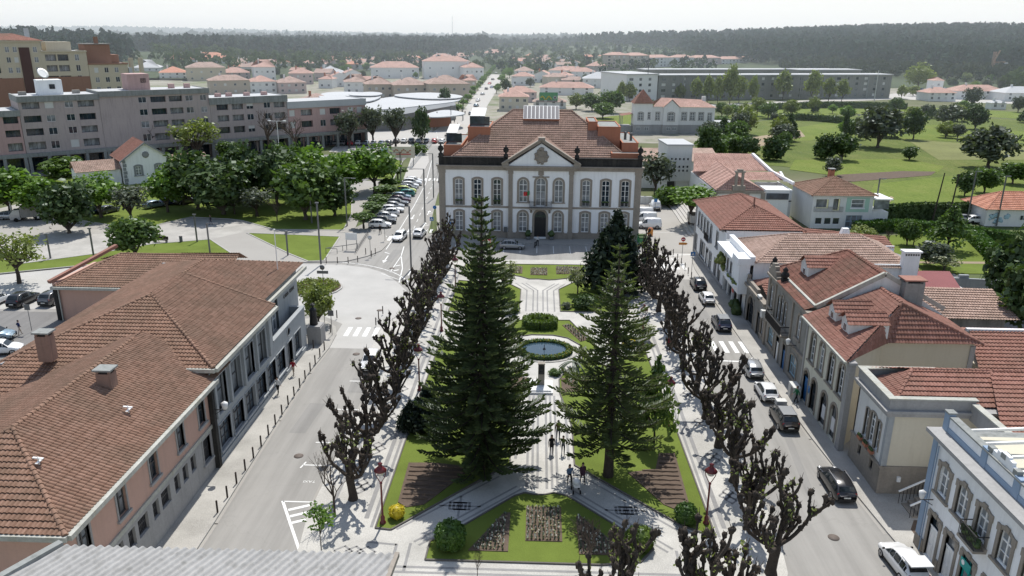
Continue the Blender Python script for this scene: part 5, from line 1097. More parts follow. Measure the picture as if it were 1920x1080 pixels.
t,c=araucaria(18.2,5.1,3.0,25,7,9,.88,'needle',.88,.21,.145); plant('araucaria_tree','open tiered araucaria with bare lower trunk, right of the garden path','tree',(5.75,52.3,.15),t,c,1.1)
# ---------------------------------------------------------------- broadleaf and conifer kinds (unit size: height 1, crown radius 1)
def crown(seed,t0,n,ncl,leaf,mat,shape='round',rc=.34,trunk='bark2',limbs=5,fill=.5,tr=.055,flat=1):
    R=random.Random(seed); m=MB(); b=MB(); cz=(1+t0)/2; rz=(1-t0)/2; cl=[]
    for i in range(ncl):
        for _ in range(20):
            d=V((R.gauss(0,1),R.gauss(0,1),R.gauss(0,1))).normalized(); k=R.uniform(fill,1)
            x,y,z=d.x*k,d.y*k,d.z*k
            if shape=='cone':
                z=1-2*R.random()**.62; q=(1-(z+1)/2)**.9; a=R.uniform(0,6.3); k=R.uniform(.55,1); x,y=math.cos(a)*q*k,math.sin(a)*q*k
            if shape=='flame': q=math.sin(PI*((z+1)/2)**.75)**.7; a=R.uniform(0,6.3); k=R.uniform(.35,1); x,y=math.cos(a)*q*k,math.sin(a)*q*k
            if shape=='round' and z<-.75: continue
            if shape=='flat': z*=.8
            break
        w=(1-rc*.75); r=rc*R.uniform(.7,1.2)*(1 if shape!='cone' else (.35+.75*(1-(z+1)/2)))
        cl.append((V((x*w,y*w,z*w)),r))
    per=max(4,n//ncl)
    for c,r in cl:
        for _ in range(per):
            d=V((R.gauss(0,1),R.gauss(0,1),R.gauss(0,1))).normalized(); p=c+d*r*(R.random()**.4)
            o=(p*.6+d*.8); q=leafq(R,p,leaf,o.normalized()*.7)
            m.add([(v.x,v.y,cz+v.z*rz*flat) for v in q],[(0,1,2,3)])
    if fill>=.9: m.blob((0,0,cz),.86,1,.02,14,9,sz=(1,1,rz))
    T=None
    if trunk:
        top=cz if shape!='cone' else .93; b.tube([(0,0,-.01),(.01,0,t0*.6),(-.01,.01,t0),(0,0,top)],[tr*1.3,tr,tr*.85,tr*.3],7)
        for i in range(limbs):
            c,r=cl[i*len(cl)//max(1,limbs)]; s=V((0,0,t0*R.uniform(.8,1.1)+.02)); e=V((c.x,c.y,cz+c.z*rz)); mid=s.lerp(e,.5)+V((R.uniform(-.08,.08),R.uniform(-.08,.08),.03)); b.tube([s,mid,e],[tr*.6,tr*.4,tr*.15],5,cap=False)
        T=b.mesh('trunk',K[trunk])
    return T,m.mesh('crown',K[mat])
KD={}
for nm,a in dict(
  bright=[(s,.18,2600,60,.085,'leaf_bright') for s in (1,2,3)],
  mid=[(s,.1,2800,64,.085,'leaf_mid') for s in (4,5,6)],
  dark=[(s,.05,3200,70,.085,'leaf_dark','round',.36,'bark2',5,.3) for s in (7,8,9)],
  olive=[(s,.07,2600,60,.08,'leaf_olive','round',.34,'bark2',6,.3) for s in (12,13)],
  yellow=[(s,.12,2200,60,.075,'leaf_yellow') for s in (15,16)],
  sparse=[(s,.25,900,60,.07,'leaf_yellow','round',.3,'bark',14) for s in (17,18)],
  sparseb=[(63,.42,420,26,.09,'leaf_bright','round',.3,'bark2',7,.3,.025)],
  sparsem=[(s,.22,1100,60,.075,'leaf_olive','round',.3,'bark',16,.3) for s in (19,20)],
  blossom=[(s,.25,1300,40,.08,'leaf_pale','round',.3,'bark2',12,.3) for s in (21,22)],
  plane=[(60,.40,2000,50,.085,'leaf_bright','flat',.32,'bark',9,.45,.06)],
  poplar=[(s,.12,1500,50,.10,'leaf_yellow','flame',.34,'bark2',5,.3,.04) for s in (23,24,25)],
  cypress=[(s,.04,1500,50,.10,'leaf_dark','flame',.3,'bark',2,.4,.05) for s in (26,27)],
  conifer_b=[(s,.03,4200,130,.065,'leaf_black','cone',.3,'bark',3,.4,.04) for s in (61,62)],
  conifer=[(s,.06,3200,110,.07,'leaf_dark','cone',.26,'bark',3,.4,.04) for s in (28,29)],
  conifer_o=[(s,.14,1500,80,.07,'leaf_mid','cone',.24,'bark',8,.4,.04) for s in (30,31)],
  clipped=[(s,.42,1600,40,.10,'leaf_mid','flat',.3,'bark',6,.5,.07) for s in (32,33)],
  lime=[(s,.35,900,30,.12,'leaf_bright','flat',.34,'bark2',3,.5,.06) for s in (34,35)],
  bush=[(s,-.15,1300,40,.10,'leaf_dark','round',.34,None) for s in (36,37,38)],
  bushm=[(s,-.15,1300,40,.10,'leaf_mid','round',.34,None) for s in (39,40)],
  bushp=[(s,-.05,1400,40,.085,'leaf_olive','round',.34,None) for s in (41,42)],
  ball=[(43,-.12,5200,200,.05,'box','round',.13,None,0,.97),(44,-.12,5200,200,.05,'box_y','round',.13,None,0,.97),(45,-.1,1600,120,.075,'flower_y','round',.18,None,0,.9)],
 ).items(): KD[nm]=[crown(*x) for x in a]
def bare_mesh(seed,mat='twig'):
    R=random.Random(seed); m=MB()
    def br(p,d,L,r,lev):
        e=p+d*L; m.tube([p,p.lerp(e,.5)+V((R.uniform(-.03,.03),R.uniform(-.03,.03),0))*L,e],[r,r*.8,r*.6],5 if lev<2 else 3,cap=False)
        if lev<4:
            for k in range(R.randint(2,4) if lev else 5):
                q=(d+V((R.uniform(-.8,.8),R.uniform(-.8,.8),R.uniform(-.1,.5)))*.95).normalized(); br(p.lerp(e,R.uniform(.55,1)),q,L*R.uniform(.6,.8),r*.58,lev+1)
    br(V((0,0,0)),V((0,0,1)),.34,.022,0)
    v=m.v; zm=max(q[2] for q in v); xm=max(math.hypot(q[0],q[1]) for q in v); m.v=[(a/xm,b/xm,c/zm) for a,b,c in v]
    return m.mesh('trunk',K[mat])
BARE=[bare_mesh(50),bare_mesh(51)]
R6=random.Random(77)
def tree(kind,px,py,top,rpx,label,cat='tree',group=None,z=0,name=None,vi=None):
    x,y=G(px,py,z); dist=math.sqrt(x*x+y*y+CAM_H**2)
    H=HT(px,top,px,py) if z==0 else HT(px,top,px,py); Rr=rpx*dist/FPX*(1.2 if px<860 and py<440 else 1.08)
    if kind=='bare':
        r=thing(name or 'bare_tree',label,cat,(x,y,z),R6.uniform(0,6.3),group); r.scale=(Rr,Rr,H); link('trunk',R6.choice(BARE),r); return r
    T,Cn=KD[kind][vi if vi is not None else R6.randrange(len(KD[kind]))]
    nm=name or {'conifer':'conifer_tree','conifer_b':'conifer_tree','conifer_o':'conifer_tree','cypress':'cypress_tree','poplar':'poplar_tree','bush':'shrub','bushm':'shrub','bushp':'shrub','ball':'clipped_bush'}.get(kind,'broadleaf_tree')
    return plant(nm,label,'shrub' if 'bush' in nm or nm=='shrub' else cat,(x,y,z),T,Cn,R6.uniform(0,6.3),(Rr,Rr,H),group)
def ball(x,y,r,h,vi,label,sx=1,z=.15):
    return plant('clipped_bush',label,'shrub',(x,y,z),None,KD['ball'][vi][1],0,(r*sx,r,h))
# garden of the square
ball(-5.3,43.1,1.1,2.0,0,'big clipped dark green ball bush at the left corner of the front lawn'); ball(10.6,46.6,.85,1.5,0,'clipped green ball bush beside the right red lamp post')
ball(-9.35,46.2,.62,1.0,2,'round bush covered in yellow flowers beside the left red lamp post'); ball(7.1,43.6,1.0,1.6,1,'golden green ball bush behind the front pollarded plane tree')
tree('bush',1093,580,548,24,'dark domed shrub on the right lawn near the blossom tree'); tree('bush',957,588,562,20,'dark domed shrub on the left lawn near the wide path')
tree('bushp',1062,580,566,13,'low dull shrub beside the dark domed shrub on the right lawn')
tree('conifer_b',800,806,716,48,'dark spreading yew at the left foot of the tall araucaria',name='yew_bush'); tree('conifer_b',770,806,745,30,'smaller dark yew spreading towards the left cobbled walk',name='yew_bush')
tree('conifer_b',1150,548,379,70,'broad dark conifer standing in front of the town hall right wing')
tree('conifer_o',1226,832,648,46,'open green conifer behind the right araucaria'); tree('blossom',945,547,487,32,'pale flowering tree left of the far garden path'); tree('blossom',1083,552,500,22,'small pale flowering tree right of the far garden path')
tree('blossom',1200,640,600,30,'yellowish shrub between right araucaria and red lamp post',name='shrub'); ball(10.1,78.5,.8,1.2,2,'yellow flowering shrub beside the far right red lamp post')
tree('bushm',1040,705,690,14,'small leafy shrub below the pond hedge'); tree('bare',895,1082,1035,12,'thin bare shrub in the front cobbled walk',name='bare_shrub')
tree('sparseb',603,1040,938,30,'young tree with fresh leaves beside the taxi bay',name='young_tree'); tree('bare',628,968,842,36,'leafless young tree beside the taxi bay',name='bare_tree'); tree('bare',1105,1068,968,42,'leafless twiggy tree over the triangular seedling bed')
tree('yellow',598,610,522,30,'small round tree with fresh leaves at the corner of the grey building',z=0,vi=0); tree('plane',1293,424,342,46,'bright green plane tree growing from the stone planter by the steps')
def palm(x,y,h,label):
    R=random.Random(4); r=thing('palm_plant',label,'plant',(x,y,.15)); m=MB(); m.tube([(0,0,0),(0,0,h)],[.2,.16],7); m.obj('trunk',K['bark'],r); f=MB()
    for i in range(26):
        a=R.uniform(0,6.3); e=R.uniform(.1,1.0); pts=[V((0,0,h))+V((math.cos(a),math.sin(a),0))*(1.5*t)+V((0,0,1.2*t*e-1.1*t*t)) for t in (0,.3,.6,.85,1)]
        s=V((-math.sin(a),math.cos(a),0))
        for p,q in zip(pts,pts[1:]): f.add([p-s*.1,p+s*.1,q+s*.09,q-s*.09],[(0,1,2,3)])
    f.obj('crown',K['leaf_olive'],r)
palm(3.9,71.9,.9,'grey green fan palm on the lawn below the pond, left of right araucaria')
# ---------------------------------------------------------------- park and square to the left
PK=[('sparse',36,530,418,48,'pale thin leaved tree on the grass at the left edge'),('mid',255,485,398,45,'glossy dark green magnolia on the lower court edge'),('dark',130,437,328,44,'large dark tree casting shade on the left court'),
('bright',22,405,306,46,'bright green tree at the far left beside the white canopy'),('bright',190,408,318,38,'bright green tree left of the gabled station house'),('sparsem',247,418,338,36,'dull grey green tree in front of the gabled station house'),
('bright',315,398,318,32,'small bright green tree right of the gabled station house'),('bright',80,410,330,36,'bright green tree between far left tree and dark court tree'),
('dark',372,392,270,48,'large dark evergreen at the left end of the park clump'),('dark',420,402,288,56,'wide dark evergreen in the front of the park clump'),('dark',468,380,262,46,'dark evergreen behind the front of the park clump'),
('dark',520,385,264,48,'dark evergreen in the middle of the park clump'),('mid',573,412,292,55,'biggest front evergreen with brownish tips in the park clump'),('bright',600,380,264,40,'bright topped tree at the back of the park clump'),('dark',628,405,312,42,'dark evergreen at the right of the park clump'),
('bright',652,365,282,38,'fresh green tree between park clump and lime green tree'),('bright',703,360,264,44,'lime green spreading tree beside the billboard'),('bright',345,385,280,32,'bright green tree at the left shoulder of the park clump'),('mid',548,360,262,36,'tree at the back of the park clump below pink block'),
('sparsem',482,406,345,36,'low brownish tree on the grass before the park clump'),('bare',520,415,370,16,'thin bare sapling on the park grass'),('sparsem',440,402,352,22,'small grey green tree in the shade of the park clump'),
('sparse',370,305,214,40,'yellow green tree before the pink apartment block'),('bare',300,300,215,36,'bare tree before the tall pink apartment block'),('bare',505,292,205,36,'bare tree before the lower pink apartment block'),('bare',555,290,220,32,'bare tree at the right end of the lower pink block'),('bare',165,305,235,32,'bare tree left of the station house before pink block'),
('sparsem',612,272,198,26,'first sparse tree of the row before the market, from the left'),('sparsem',655,278,196,24,'second sparse tree of the row before the market, from the left'),('sparsem',700,272,188,27,'third sparse tree of the row before the market, from the left'),('sparsem',742,276,190,26,'fourth sparse tree of the row before the market, from the left'),('cypress',790,268,190,17,'ivy covered dark tree at the right end of the market row'),
('cypress',834,212,156,11,'dark cypress at the corner of the white market roofs'),('bushm',785,290,265,17,'round shrub behind the billboard on the grass'),('bushm',120,330,290,36,'green shrub beneath the pink arcades'),('mid',430,300,262,22,'low yellowish tree before the pink arcades'),('sparsem',1228,370,275,40,'half bare tree at the right flank of the town hall'),('bushm',1250,385,345,28,'shrubs behind the white vans by the yard wall')]
for k,a,b,c,d,l in PK: tree(k,a,b,c,d,l,z=.12 if b>300 else 0)
for i,(a,b,c,d) in enumerate(((682,428,396,21),(700,408,376,23),(712,392,362,21),(722,376,345,22),(733,360,332,20),(746,338,312,17))): tree('clipped',a,b,c,d,ordn(i)+' flat topped clipped tree behind the parked cars, counted from the camera',group='clipped trees along the parking row',z=.12,name='clipped_plane_tree')
# ---------------------------------------------------------------- fields and gardens to the right
FD=[('conifer_o',1776,470,374,42,'dark open conifer on the garden lawn'),('bushp',1745,500,448,34,'white flowering rounded shrub on the garden lawn'),('yellow',1615,452,420,24,'small bright tree beside the white and green house'),('mid',1700,460,408,20,'small round tree in front of the garden hedge'),('blossom',1770,508,476,26,'pale twisted fruit tree beside the garden path'),('bare',1665,462,432,16,'bare fruit tree on the garden lawn, left one'),('bare',1712,462,428,16,'bare fruit tree on the garden lawn, right one'),
('dark',1890,590,420,52,'big dark evergreen at the right edge behind the garden'),('dark',1925,640,470,60,'huge dark evergreen cut off by the right edge'),('bushm',1800,622,592,24,'fresh green bush behind the yellow house'),('mid',1835,620,575,24,'small tree beside the old tiled shed'),
('olive',1645,277,192,44,'large olive tree in the middle of the field'),('dark',1578,300,245,27,'round dark tree left of the large olive tree'),('bush',1546,298,248,24,'dark ivy mound at the left of the dark round tree'),('cypress',1583,262,198,6,'thin dark cypress in the field'),('olive',1852,315,228,46,'wide grey olive tree at the right of the field'),('dark',1712,262,200,22,'dark columnar holm oak in the field'),('olive',1780,240,192,26,'grey olive tree near the field wall'),('dark',1828,242,192,21,'dark round tree near the field wall'),('olive',1822,200,160,16,'tall grey tree beside the car park'),
('dark',1808,368,315,21,'dark bushy tree beside the lamp posts of the field'),('mid',1845,362,310,24,'bright bushy tree right of the dark one in the field'),('mid',1898,345,300,24,'bushy tree at the right edge of the field'),('dark',1705,300,270,15,'small dark pine in the field'),('yellow',1398,252,194,23,'yellow green willow by the tower house'),('bushm',1338,290,242,32,'green bush below the tower house, first'),('bushm',1375,285,245,26,'green bush below the tower house, second'),('bush',1405,290,250,22,'dark bush at the lower field edge, left'),('bush',1450,300,252,26,'dark bush at the lower field edge, right'),('mid',1350,245,215,18,'small tree behind the tower house annex'),('olive',1465,270,228,24,'grey shrub tree at the field edge'),('mid',1440,222,188,18,'dark small tree at the top of the field'),('bush',1272,292,262,24,'dark bush before the tower house base'),
('olive',1560,330,290,18,'grey bush beside the white farm tarpaulin'),('bushm',1215,222,180,22,'yellowish bush left of the tower house'),('mid',1145,212,165,24,'green tree at the left of the tower house meadow'),('mid',1110,208,172,20,'green bush behind the town hall roof, left'),('mid',1130,222,190,22,'dark shrub behind the town hall roof, right'),('yellow',1080,205,172,16,'yellow green shrub above the solar panels')]
for k,a,b,c,d,l in FD: tree(k,a,b,c,d,l)
PO=[(1305,190,142,13),(1326,193,138,12),(1345,195,140,12),(1368,195,118,17),(1385,193,138,14),(1410,193,140,11),(1467,188,128,17),(1522,190,127,16),(1553,190,142,13),(1578,190,145,13),(1243,185,150,10),(1275,188,155,10),(1180,190,152,13),(1165,192,150,10),(1690,185,158,10),(1712,180,160,12)]
for i,(a,b,c,d) in enumerate(PO): tree('poplar',a,b,c,d,ordn(i)+' yellow green poplar before the long grey blocks' if i<10 else ['slim poplar before the pale end of the grey block','slim young poplar right of the pale block end','yellow poplar left of the tower house, right one','yellow poplar left of the tower house, left one','thin poplar in the car park, left','thin poplar in the car park, right'][i-10],group='poplars before the grey housing blocks')
tree('yellow',1720,170,113,25,'big round yellow green tree beyond the car park')
# clipped limes of the avenue
n=20
for s,(p0,p1) in enumerate((((859,216),(934,122)),((914,214),(955,122)))):
    a,b=V((*G(*p0),0)),V((*G(*p1),0))
    for i in range(n if s==0 else n-3):
        q=a.lerp(b,(i+(0 if s==0 else 2))/(n-1)); T,Cn=KD['lime'][i%2]
        if s==1 and i in (0,1,4): continue
        k=R6.uniform(.9,1.1); plant('clipped_lime_tree',ordn(i)+' clipped bright green tree of the avenue '+('left' if s==0 else 'right')+' row','tree',(q.x,q.y,0),T,Cn,R6.uniform(0,6),(2.7*k,2.7*k,5.0*k),'clipped trees lining the avenue')
tree('dark',950,176,145,11,'dark round tree in the right row of the avenue')
# ---------------------------------------------------------------- vehicles (front towards +x, wheels on z=0)
CARCOL={}
def carpaint(k):
    c={'white':(.72,.72,.72),'silver':(.36,.37,.38),'grey':(.10,.105,.11),'black':(.012,.012,.014),'blue':(.035,.06,.13),'navy':(.015,.02,.045),'teal':(.01,.16,.13),'lime':(.36,.42,.06),'red':(.42,.015,.015),'plum':(.05,.012,.03),'bronze':(.05,.043,.037),'lightblue':(.22,.30,.36)}[k]
    if k not in CARCOL:
        m,t,N,L=_nt('car_paint_'+k); p=N.new('ShaderNodeBsdfPrincipled'); p.inputs['Base Color'].default_value=(*c,1); p.inputs['Roughness'].default_value=.28; p.inputs['Coat Weight'].default_value=.6; p.inputs['Coat Roughness'].default_value=.06; p.inputs['Metallic'].default_value=.35 if k in('silver','grey','bronze','blue','lightblue') else 0
        _out(t,p.outputs[0]); CARCOL[k]=m
    return CARCOL[k]
K['carglass']=glassmat('car_glass',(.012,.016,.018),.05,.6); K['tyre']=plain('tyre_rubber',(.014,.014,.014),.85,.2); K['rim']=plain('wheel_rim',(.30,.30,.31),.35,.5,.6); K['lamp_w']=plain('headlamp_lens',(.62,.63,.64),.15,.6); K['lamp_r']=plain('tail_lamp_lens',(.30,.008,.01),.2,.5); K['plate']=plain('number_plate',(.62,.62,.58),.5); K['trim']=plain('black_plastic_trim',(.02,.02,.02),.7)
# profile: list of (x fraction 0 rear..1 front, belt z, roof z or None)
PROF={
 'hatch':(3.95,1.70,1.47,[(0,.72,None),(.015,.92,None),(.05,.95,1.02),(.17,.95,1.40),(.30,.95,1.47),(.48,.94,1.46),(.60,.93,1.36),(.735,.90,.93),(.86,.82,None),(.97,.66,None),(1,.50,None)]),
 'wagon':(4.7,1.82,1.47,[(0,.68,None),(.015,.90,None),(.04,.95,1.0),(.11,.95,1.36),(.28,.95,1.46),(.46,.94,1.46),(.58,.93,1.36),(.70,.90,.93),(.86,.80,None),(.97,.64,None),(1,.48,None)]),
 'sedan':(4.5,1.76,1.43,[(0,.66,None),(.015,.92,None),(.13,.97,None),(.18,.97,1.01),(.29,.95,1.36),(.42,.94,1.43),(.52,.94,1.41),(.60,.93,1.32),(.72,.90,.93),(.87,.80,None),(.97,.64,None),(1,.48,None)]),
 'suv':(4.45,1.85,1.64,[(0,.74,None),(.015,1.02,None),(.045,1.06,1.12),(.14,1.06,1.55),(.28,1.06,1.64),(.47,1.05,1.63),(.59,1.04,1.50),(.715,1.02,1.05),(.87,.95,None),(.97,.76,None),(1,.55,None)]),
 'van':(4.4,1.84,1.84,[(0,.72,None),(.01,1.02,None),(.02,1.05,1.4),(.05,1.05,1.82),(.30,1.05,1.85),(.58,1.04,1.83),(.68,1.03,1.66),(.79,1.0,1.05),(.90,.90,None),(.98,.70,None),(1,.52,None)]),
}
_cm={}
def car_meshes(kind):
    if kind in _cm: return _cm[kind]
    L,Wd_,Hh,P=PROF[kind]; b=MB(); g=MB(); hw=Wd_/2; rows=[]
    for t,bz,rz in P:
        x=(t-.5)*L; e=min(t,1-t); pin=1-.22*max(0,1-e/.10)**2; w=hw*pin; sill=.22 if .06<t<.94 else .30
        top=rz if rz else bz+.03; wt=w*(.72 if rz else .80) if rz else w*.80
        if rz and rz-bz<.2: wt=w*.84
        pts=[(0,sill),(w*.86,sill),(w*.97,.36),(w,.60),(w*.985,bz-.12),(w*.93,bz),(wt,top-.05 if rz else bz+.015),(wt*.86,top),(0,top+.025)]
        rows.append((x,pts))
    n=len(rows[0][1]); vs=[]
    for x,pts in rows: vs+=[(x,-y,z) for y,z in pts]+[(x,y,z) for y,z in pts]
    fs=[];m2=2*n
    glassf=[]
    for i in range(len(rows)-1):
        for s in (0,1):
            for k in range(n-1):
                a=i*m2+s*n+k; f=(a,a+m2,a+m2+1,a+1) if s==0 else (a,a+1,a+m2+1,a+m2)
                fs.append(f)
    for i in (0,len(rows)-1):
        q=[i*m2+k for k in range(n)]+[i*m2+n+k for k in range(n-1,-1,-1)]; fs.append(tuple(q) if i else tuple(q[::-1]))
    b.add(vs,fs,0,True)
    # glass panels laid 8 mm proud
    def off(p,o): return V(p)+V(o)*.012
    for i in range(len(rows)-1):
        (x0,p0),(x1,p1)=rows[i],rows[i+1]; r0,r1=P[i][2],P[i+1][2]
        if r0 and r1 and (r0-P[i][1]>.2 or r1-P[i+1][1]>.2):
            for s in (-1,1):
                if max(r0,r1)-.0>0 and not(kind=='van' and P[i][0]<.5):
                    q=[V((x0,s*p0[5][0],p0[5][1])),V((x1,s*p1[5][0],p1[5][1])),V((x1,s*p1[6][0],p1[6][1])),V((x0,s*p0[6][0],p0[6][1]))]
                    c=sum(q,V())/4; q=[v.lerp(c,.10) for v in q]; q=[v+V((0,s*.02,.006)) for v in q]
                    g.face(q if s<0 else q[::-1])
    def screen(i,j,lo=.1,hi=.06):
        (x0,p0),(x1,p1)=rows[i],rows[j]
        a=V((x0,-p0[7][0],p0[7][1])); b_=V((x0,p0[7][0],p0[7][1])); c=V((x1,p1[7][0],p1[7][1])); d=V((x1,-p1[7][0],p1[7][1])); a2,b2,c2,d2=a.lerp(d,hi),b_.lerp(c,hi),c.lerp(b_,lo),d.lerp(a,lo)
        nn=(b2-a2).cross(d2-a2).normalized(); nn=nn if nn.z>0 else -nn
        q=[v+nn*.03 for v in (a2,b2,c2,d2)]
        g.face(q if (q[1]-q[0]).cross(q[2]-q[0]).dot(nn)>0 else q[::-1])
    ix=[i for i,p in enumerate(P) if p[2]]
    screen(ix[-2],ix[-1]); 
    if kind!='van': screen(ix[1],ix[0],.12,.1)
    tr=MB(); tr.box(-L/2-.01,-L/2+.10,-hw*.72,hw*.72,.30,.50); tr.box(L/2-.10,L/2+.008,-hw*.62,hw*.62,.30,.46)
    for s in (-1,1): tr.box(-L*.40,L*.40,s*hw*.965-.02,s*hw*.965+.02,.20,.30)
    for s in (-1,1): tr.blob((L*.215,s*(hw+.09),P[5][1]+.05),.10,1,.1,6,4,sz=(.7,1.1,.8))
    wh=MB(); r=.325 if kind not in('suv','van') else .35
    for s in (-1,1): pass
    wh.lathe([(.0,-.10),(r*.8,-.10),(r,-.07),(r,.07),(r*.8,.10),(.0,.10)],n=16); rm=MB(); rm.lathe([(.0,.085),(r*.3,.11),(r*.62,.112),(r*.66,.09)],n=10)
    hl=MB(); hl.blob((0,0,0),.17,3,.05,8,5,sz=(.75,1.0,.5)); tl=MB(); tl.blob((0,0,0),.16,4,.05,8,5,sz=(.35,.75,1.0)); pl=MB(); pl.box(-.012,.012,-.26,.26,-.055,.055)
    _cm[kind]=dict(L=L,hw=hw,r=r,body=b.mesh('body',CARCOL_DEF),glass=g.mesh('windows',K['carglass']),trim=tr.mesh('trim',K['trim']),wheel=wh.mesh('wheel',K['tyre']),rim=rm.mesh('rim',K['rim']),head=hl.mesh('headlight',K['lamp_w']),tail=tl.mesh('tail_light',K['lamp_r']),plate=pl.mesh('number_plate',K['plate']),bz=P[5][1]); return _cm[kind]
CARCOL_DEF=plain('car_paint_base',(.5,.5,.5))
def car(kind,col,x,y,hd,label,z=0,name='parked_car',group=None,s=1.0,lite=False,cat=None):
    D=car_meshes(kind); r=thing(name,label,cat or ('van' if kind=='van' else 'car'),(x,y,z),math.radians(hd),group)
    if s!=1: r.scale=(s,s,s)
    b=link('body',D['body'],r); b.material_slots[0].link='OBJECT'; b.material_slots[0].material=carpaint(col)
    link('windows',D['glass'],r)
    if lite==2: return r
    link('trim',D['trim'],r); L,hw,rr=D['L'],D['hw'],D['r']
    for sx in (-.31,.315):
        for sy in (-1,1):
            w=link('wheel',D['wheel'],r,(L*sx,sy*(hw-.085),rr)); w.rotation_euler=(PI/2 if sy<0 else -PI/2,0,0)
            if not lite: link('rim',D['rim'],w)
    for sy in (-1,1):
        link('headlight',D['head'],r,(L*.455,sy*hw*.66,.64)); link('tail_light',D['tail'],r,(-L*.475,sy*hw*.74,D['bz']-.12))
    link('number_plate',D['plate'],r,(-L/2-.015,0,.62)); link('number_plate',D['plate'],r,(L/2+.012,0,.42)); return r
# right hand street, tails to the camera
for k,c,y,l,x in (('suv','black',100.5,'black SUV with silver roof bars, farthest in the right street line',21.75),('hatch','white',94.6,'small white hatchback parked in front of the black SUV, right street',21.7),('suv','navy',85.5,'dark SUV with silver roof parked before the zebra crossing, right street',21.55),
  ('wagon','silver',72.8,'silver estate car parked just this side of the right zebra crossing',21.75),('hatch','white',67.3,'white hatchback parked behind the silver estate, beside the litter cart',21.75),('suv','bronze',61.9,'dark bronze SUV with red tail lamps in front of the yellow house',21.8),('wagon','black',51.6,'black estate car parked beside the cream house',22.65)):
    o=car(k,c,x,y,90,l,s=.93)
    if k=='suv' and c=='navy' or c=='bronze':
        m=MB(); m.box(-1.55,.25,-.62,.62,1.655,1.668); m.obj('roof_panel',carpaint('silver'),o)
    if k in('suv','wagon'):
        m=MB()
        for s in (-1,1): m.bar((-1.7,s*.62,PROF[k][2]+.06),(.3,s*.62,PROF[k][2]+.05),.04)
        m.obj('roof_rail',K['rim'],o)
o=car('hatch','white',23.55,42.4,94,'white car with its tail gate raised at the bottom right corner',s=.98); m=MB(); m.box(-2.0,-.9,-.72,.72,1.62,1.7); g=m.obj('tail_gate',carpaint('white'),o); g.rotation_euler=(0,-.0,0)
# left street and square
car('hatch','white',-22.5,123.3,-97,'white hatchback driving towards the camera in the left street',name='moving_car'); car('hatch','white',-19.6,125.8,86,'white hatchback driving away beside the town hall',name='moving_car')
car('hatch','silver',-3.9,118.9,0,'pale silver hatchback parked in front of the town hall'); car('hatch','red',-7.9,119.6,90,'small red car parked in front of the town hall')
car('hatch','white',-16.6,72.2,-90,'white car parked under the left pollarded trees',s=1.0)
row=[('hatch','white'),('wagon','black'),('hatch','white'),('hatch','white'),('wagon','white'),('hatch','silver'),('wagon','grey'),('wagon','plum'),('hatch','lightblue'),('wagon','teal'),('suv','lime'),('hatch','grey'),('hatch','white'),('suv','white'),('hatch','white')]
nm=['white hatchback at the near end of the angled parking row, before the clipped trees','black estate car second in the parking row','white hatchback third in the parking row, behind the black estate','white hatchback fourth in the parking row','white estate car fifth in the parking row','silver hatchback sixth in the parking row','grey estate car in the middle of the parking row','plum coloured estate car in the middle of the parking row','pale blue hatchback behind the plum estate in the parking row','teal green car in the parking row','lime yellow SUV in the parking row','dark grey hatchback behind the lime SUV','white hatchback behind the dark grey one, near the far end of the parking row','large white SUV at the far end of the parking row','last white car of the parking row beside the far crossing']
for i,(k,c) in enumerate(row):
    y=131.6+i*3.1; car(k,c,-27.4-(i*.06),y,8 if i%3 else 188 if i in(3,9) else 6,nm[i],group='cars in the angled parking row')
car('suv','silver',-21.9,178,88,'silver car in the street just beyond the town hall corner'); car('hatch','red',-20.2,168,88,'red car half hidden by the town hall corner',s=1)
# vans in the side yard
car('van','white',19.6,134.5,178,'white van nearest the camera in the yard beside the town hall',name='delivery_van'); car('van','white',19.5,139.3,178,'white van in the middle of the three in the side yard',name='delivery_van'); car('van','white',19.4,143.4,178,'farthest of the three white vans side by side in the yard',name='delivery_van'); car('van','white',22.9,150.6,92,'white van parked with its tail to the camera by the yard wall',name='delivery_van')
# car park behind the long salmon building
for x,y,hd,k,c,l in ((-66.5,88.4,88,'hatch','white','white car at the left edge of the near car park'),(-63.2,88.8,88,'suv','black','black people carrier with a roof rail in the near car park'),(-59.8,89.6,88,'suv','grey','dark grey SUV with an open door in the near car park'),(-58.9,77.2,8,'hatch','lightblue','pale blue car entering at the left edge'),(-55.6,73.4,15,'hatch','white','white car behind the salmon building chimney, left edge'),(-50.8,79.2,30,'hatch','white','white car roof just behind the salmon building roof')): car(k,c,x,y,hd,l)
# cars under the park trees
for i,(px,py,k,c,hd,l) in enumerate(((25,410,'wagon','silver',10,'silver car behind the white canopy at the left edge'),(88,408,'hatch','white',60,'white car beside the small lorry under the trees'),(178,400,'wagon','blue',70,'dark blue car in tree shade, left park'),(205,398,'hatch','grey',70,'grey car in tree shade, left park'),(292,388,'wagon','lightblue',60,'pale blue car by the small bright tree'),(318,383,'hatch','blue',55,'blue car right of the small bright tree'),(347,381,'suv','grey',50,'grey car at the end of the park lane'),(405,374,'hatch','white',40,'white car glimpsed behind the park clump'))): x,y=G(px,py+2); car(k,c,x,y,hd,l,z=.125)
tr=thing('small_lorry','small white lorry with a canvas covered bed under the park trees','lorry',(*G(52,414),.125),math.radians(205)); D=car_meshes('van')
b=MB(); b.box(.9,2.5,-.9,.9,.35,1.35); b.add([(.9,-.9,1.35),(2.4,-.9,1.35),(1.9,-.85,2.05),(.9,-.85,2.05),(.9,.9,1.35),(2.4,.9,1.35),(1.9,.85,2.05),(.9,.85,2.05)],[(0,1,2,3),(5,4,7,6),(1,5,6,2),(3,2,6,7),(4,0,3,7)]); b.obj('cab',carpaint('silver'),tr)
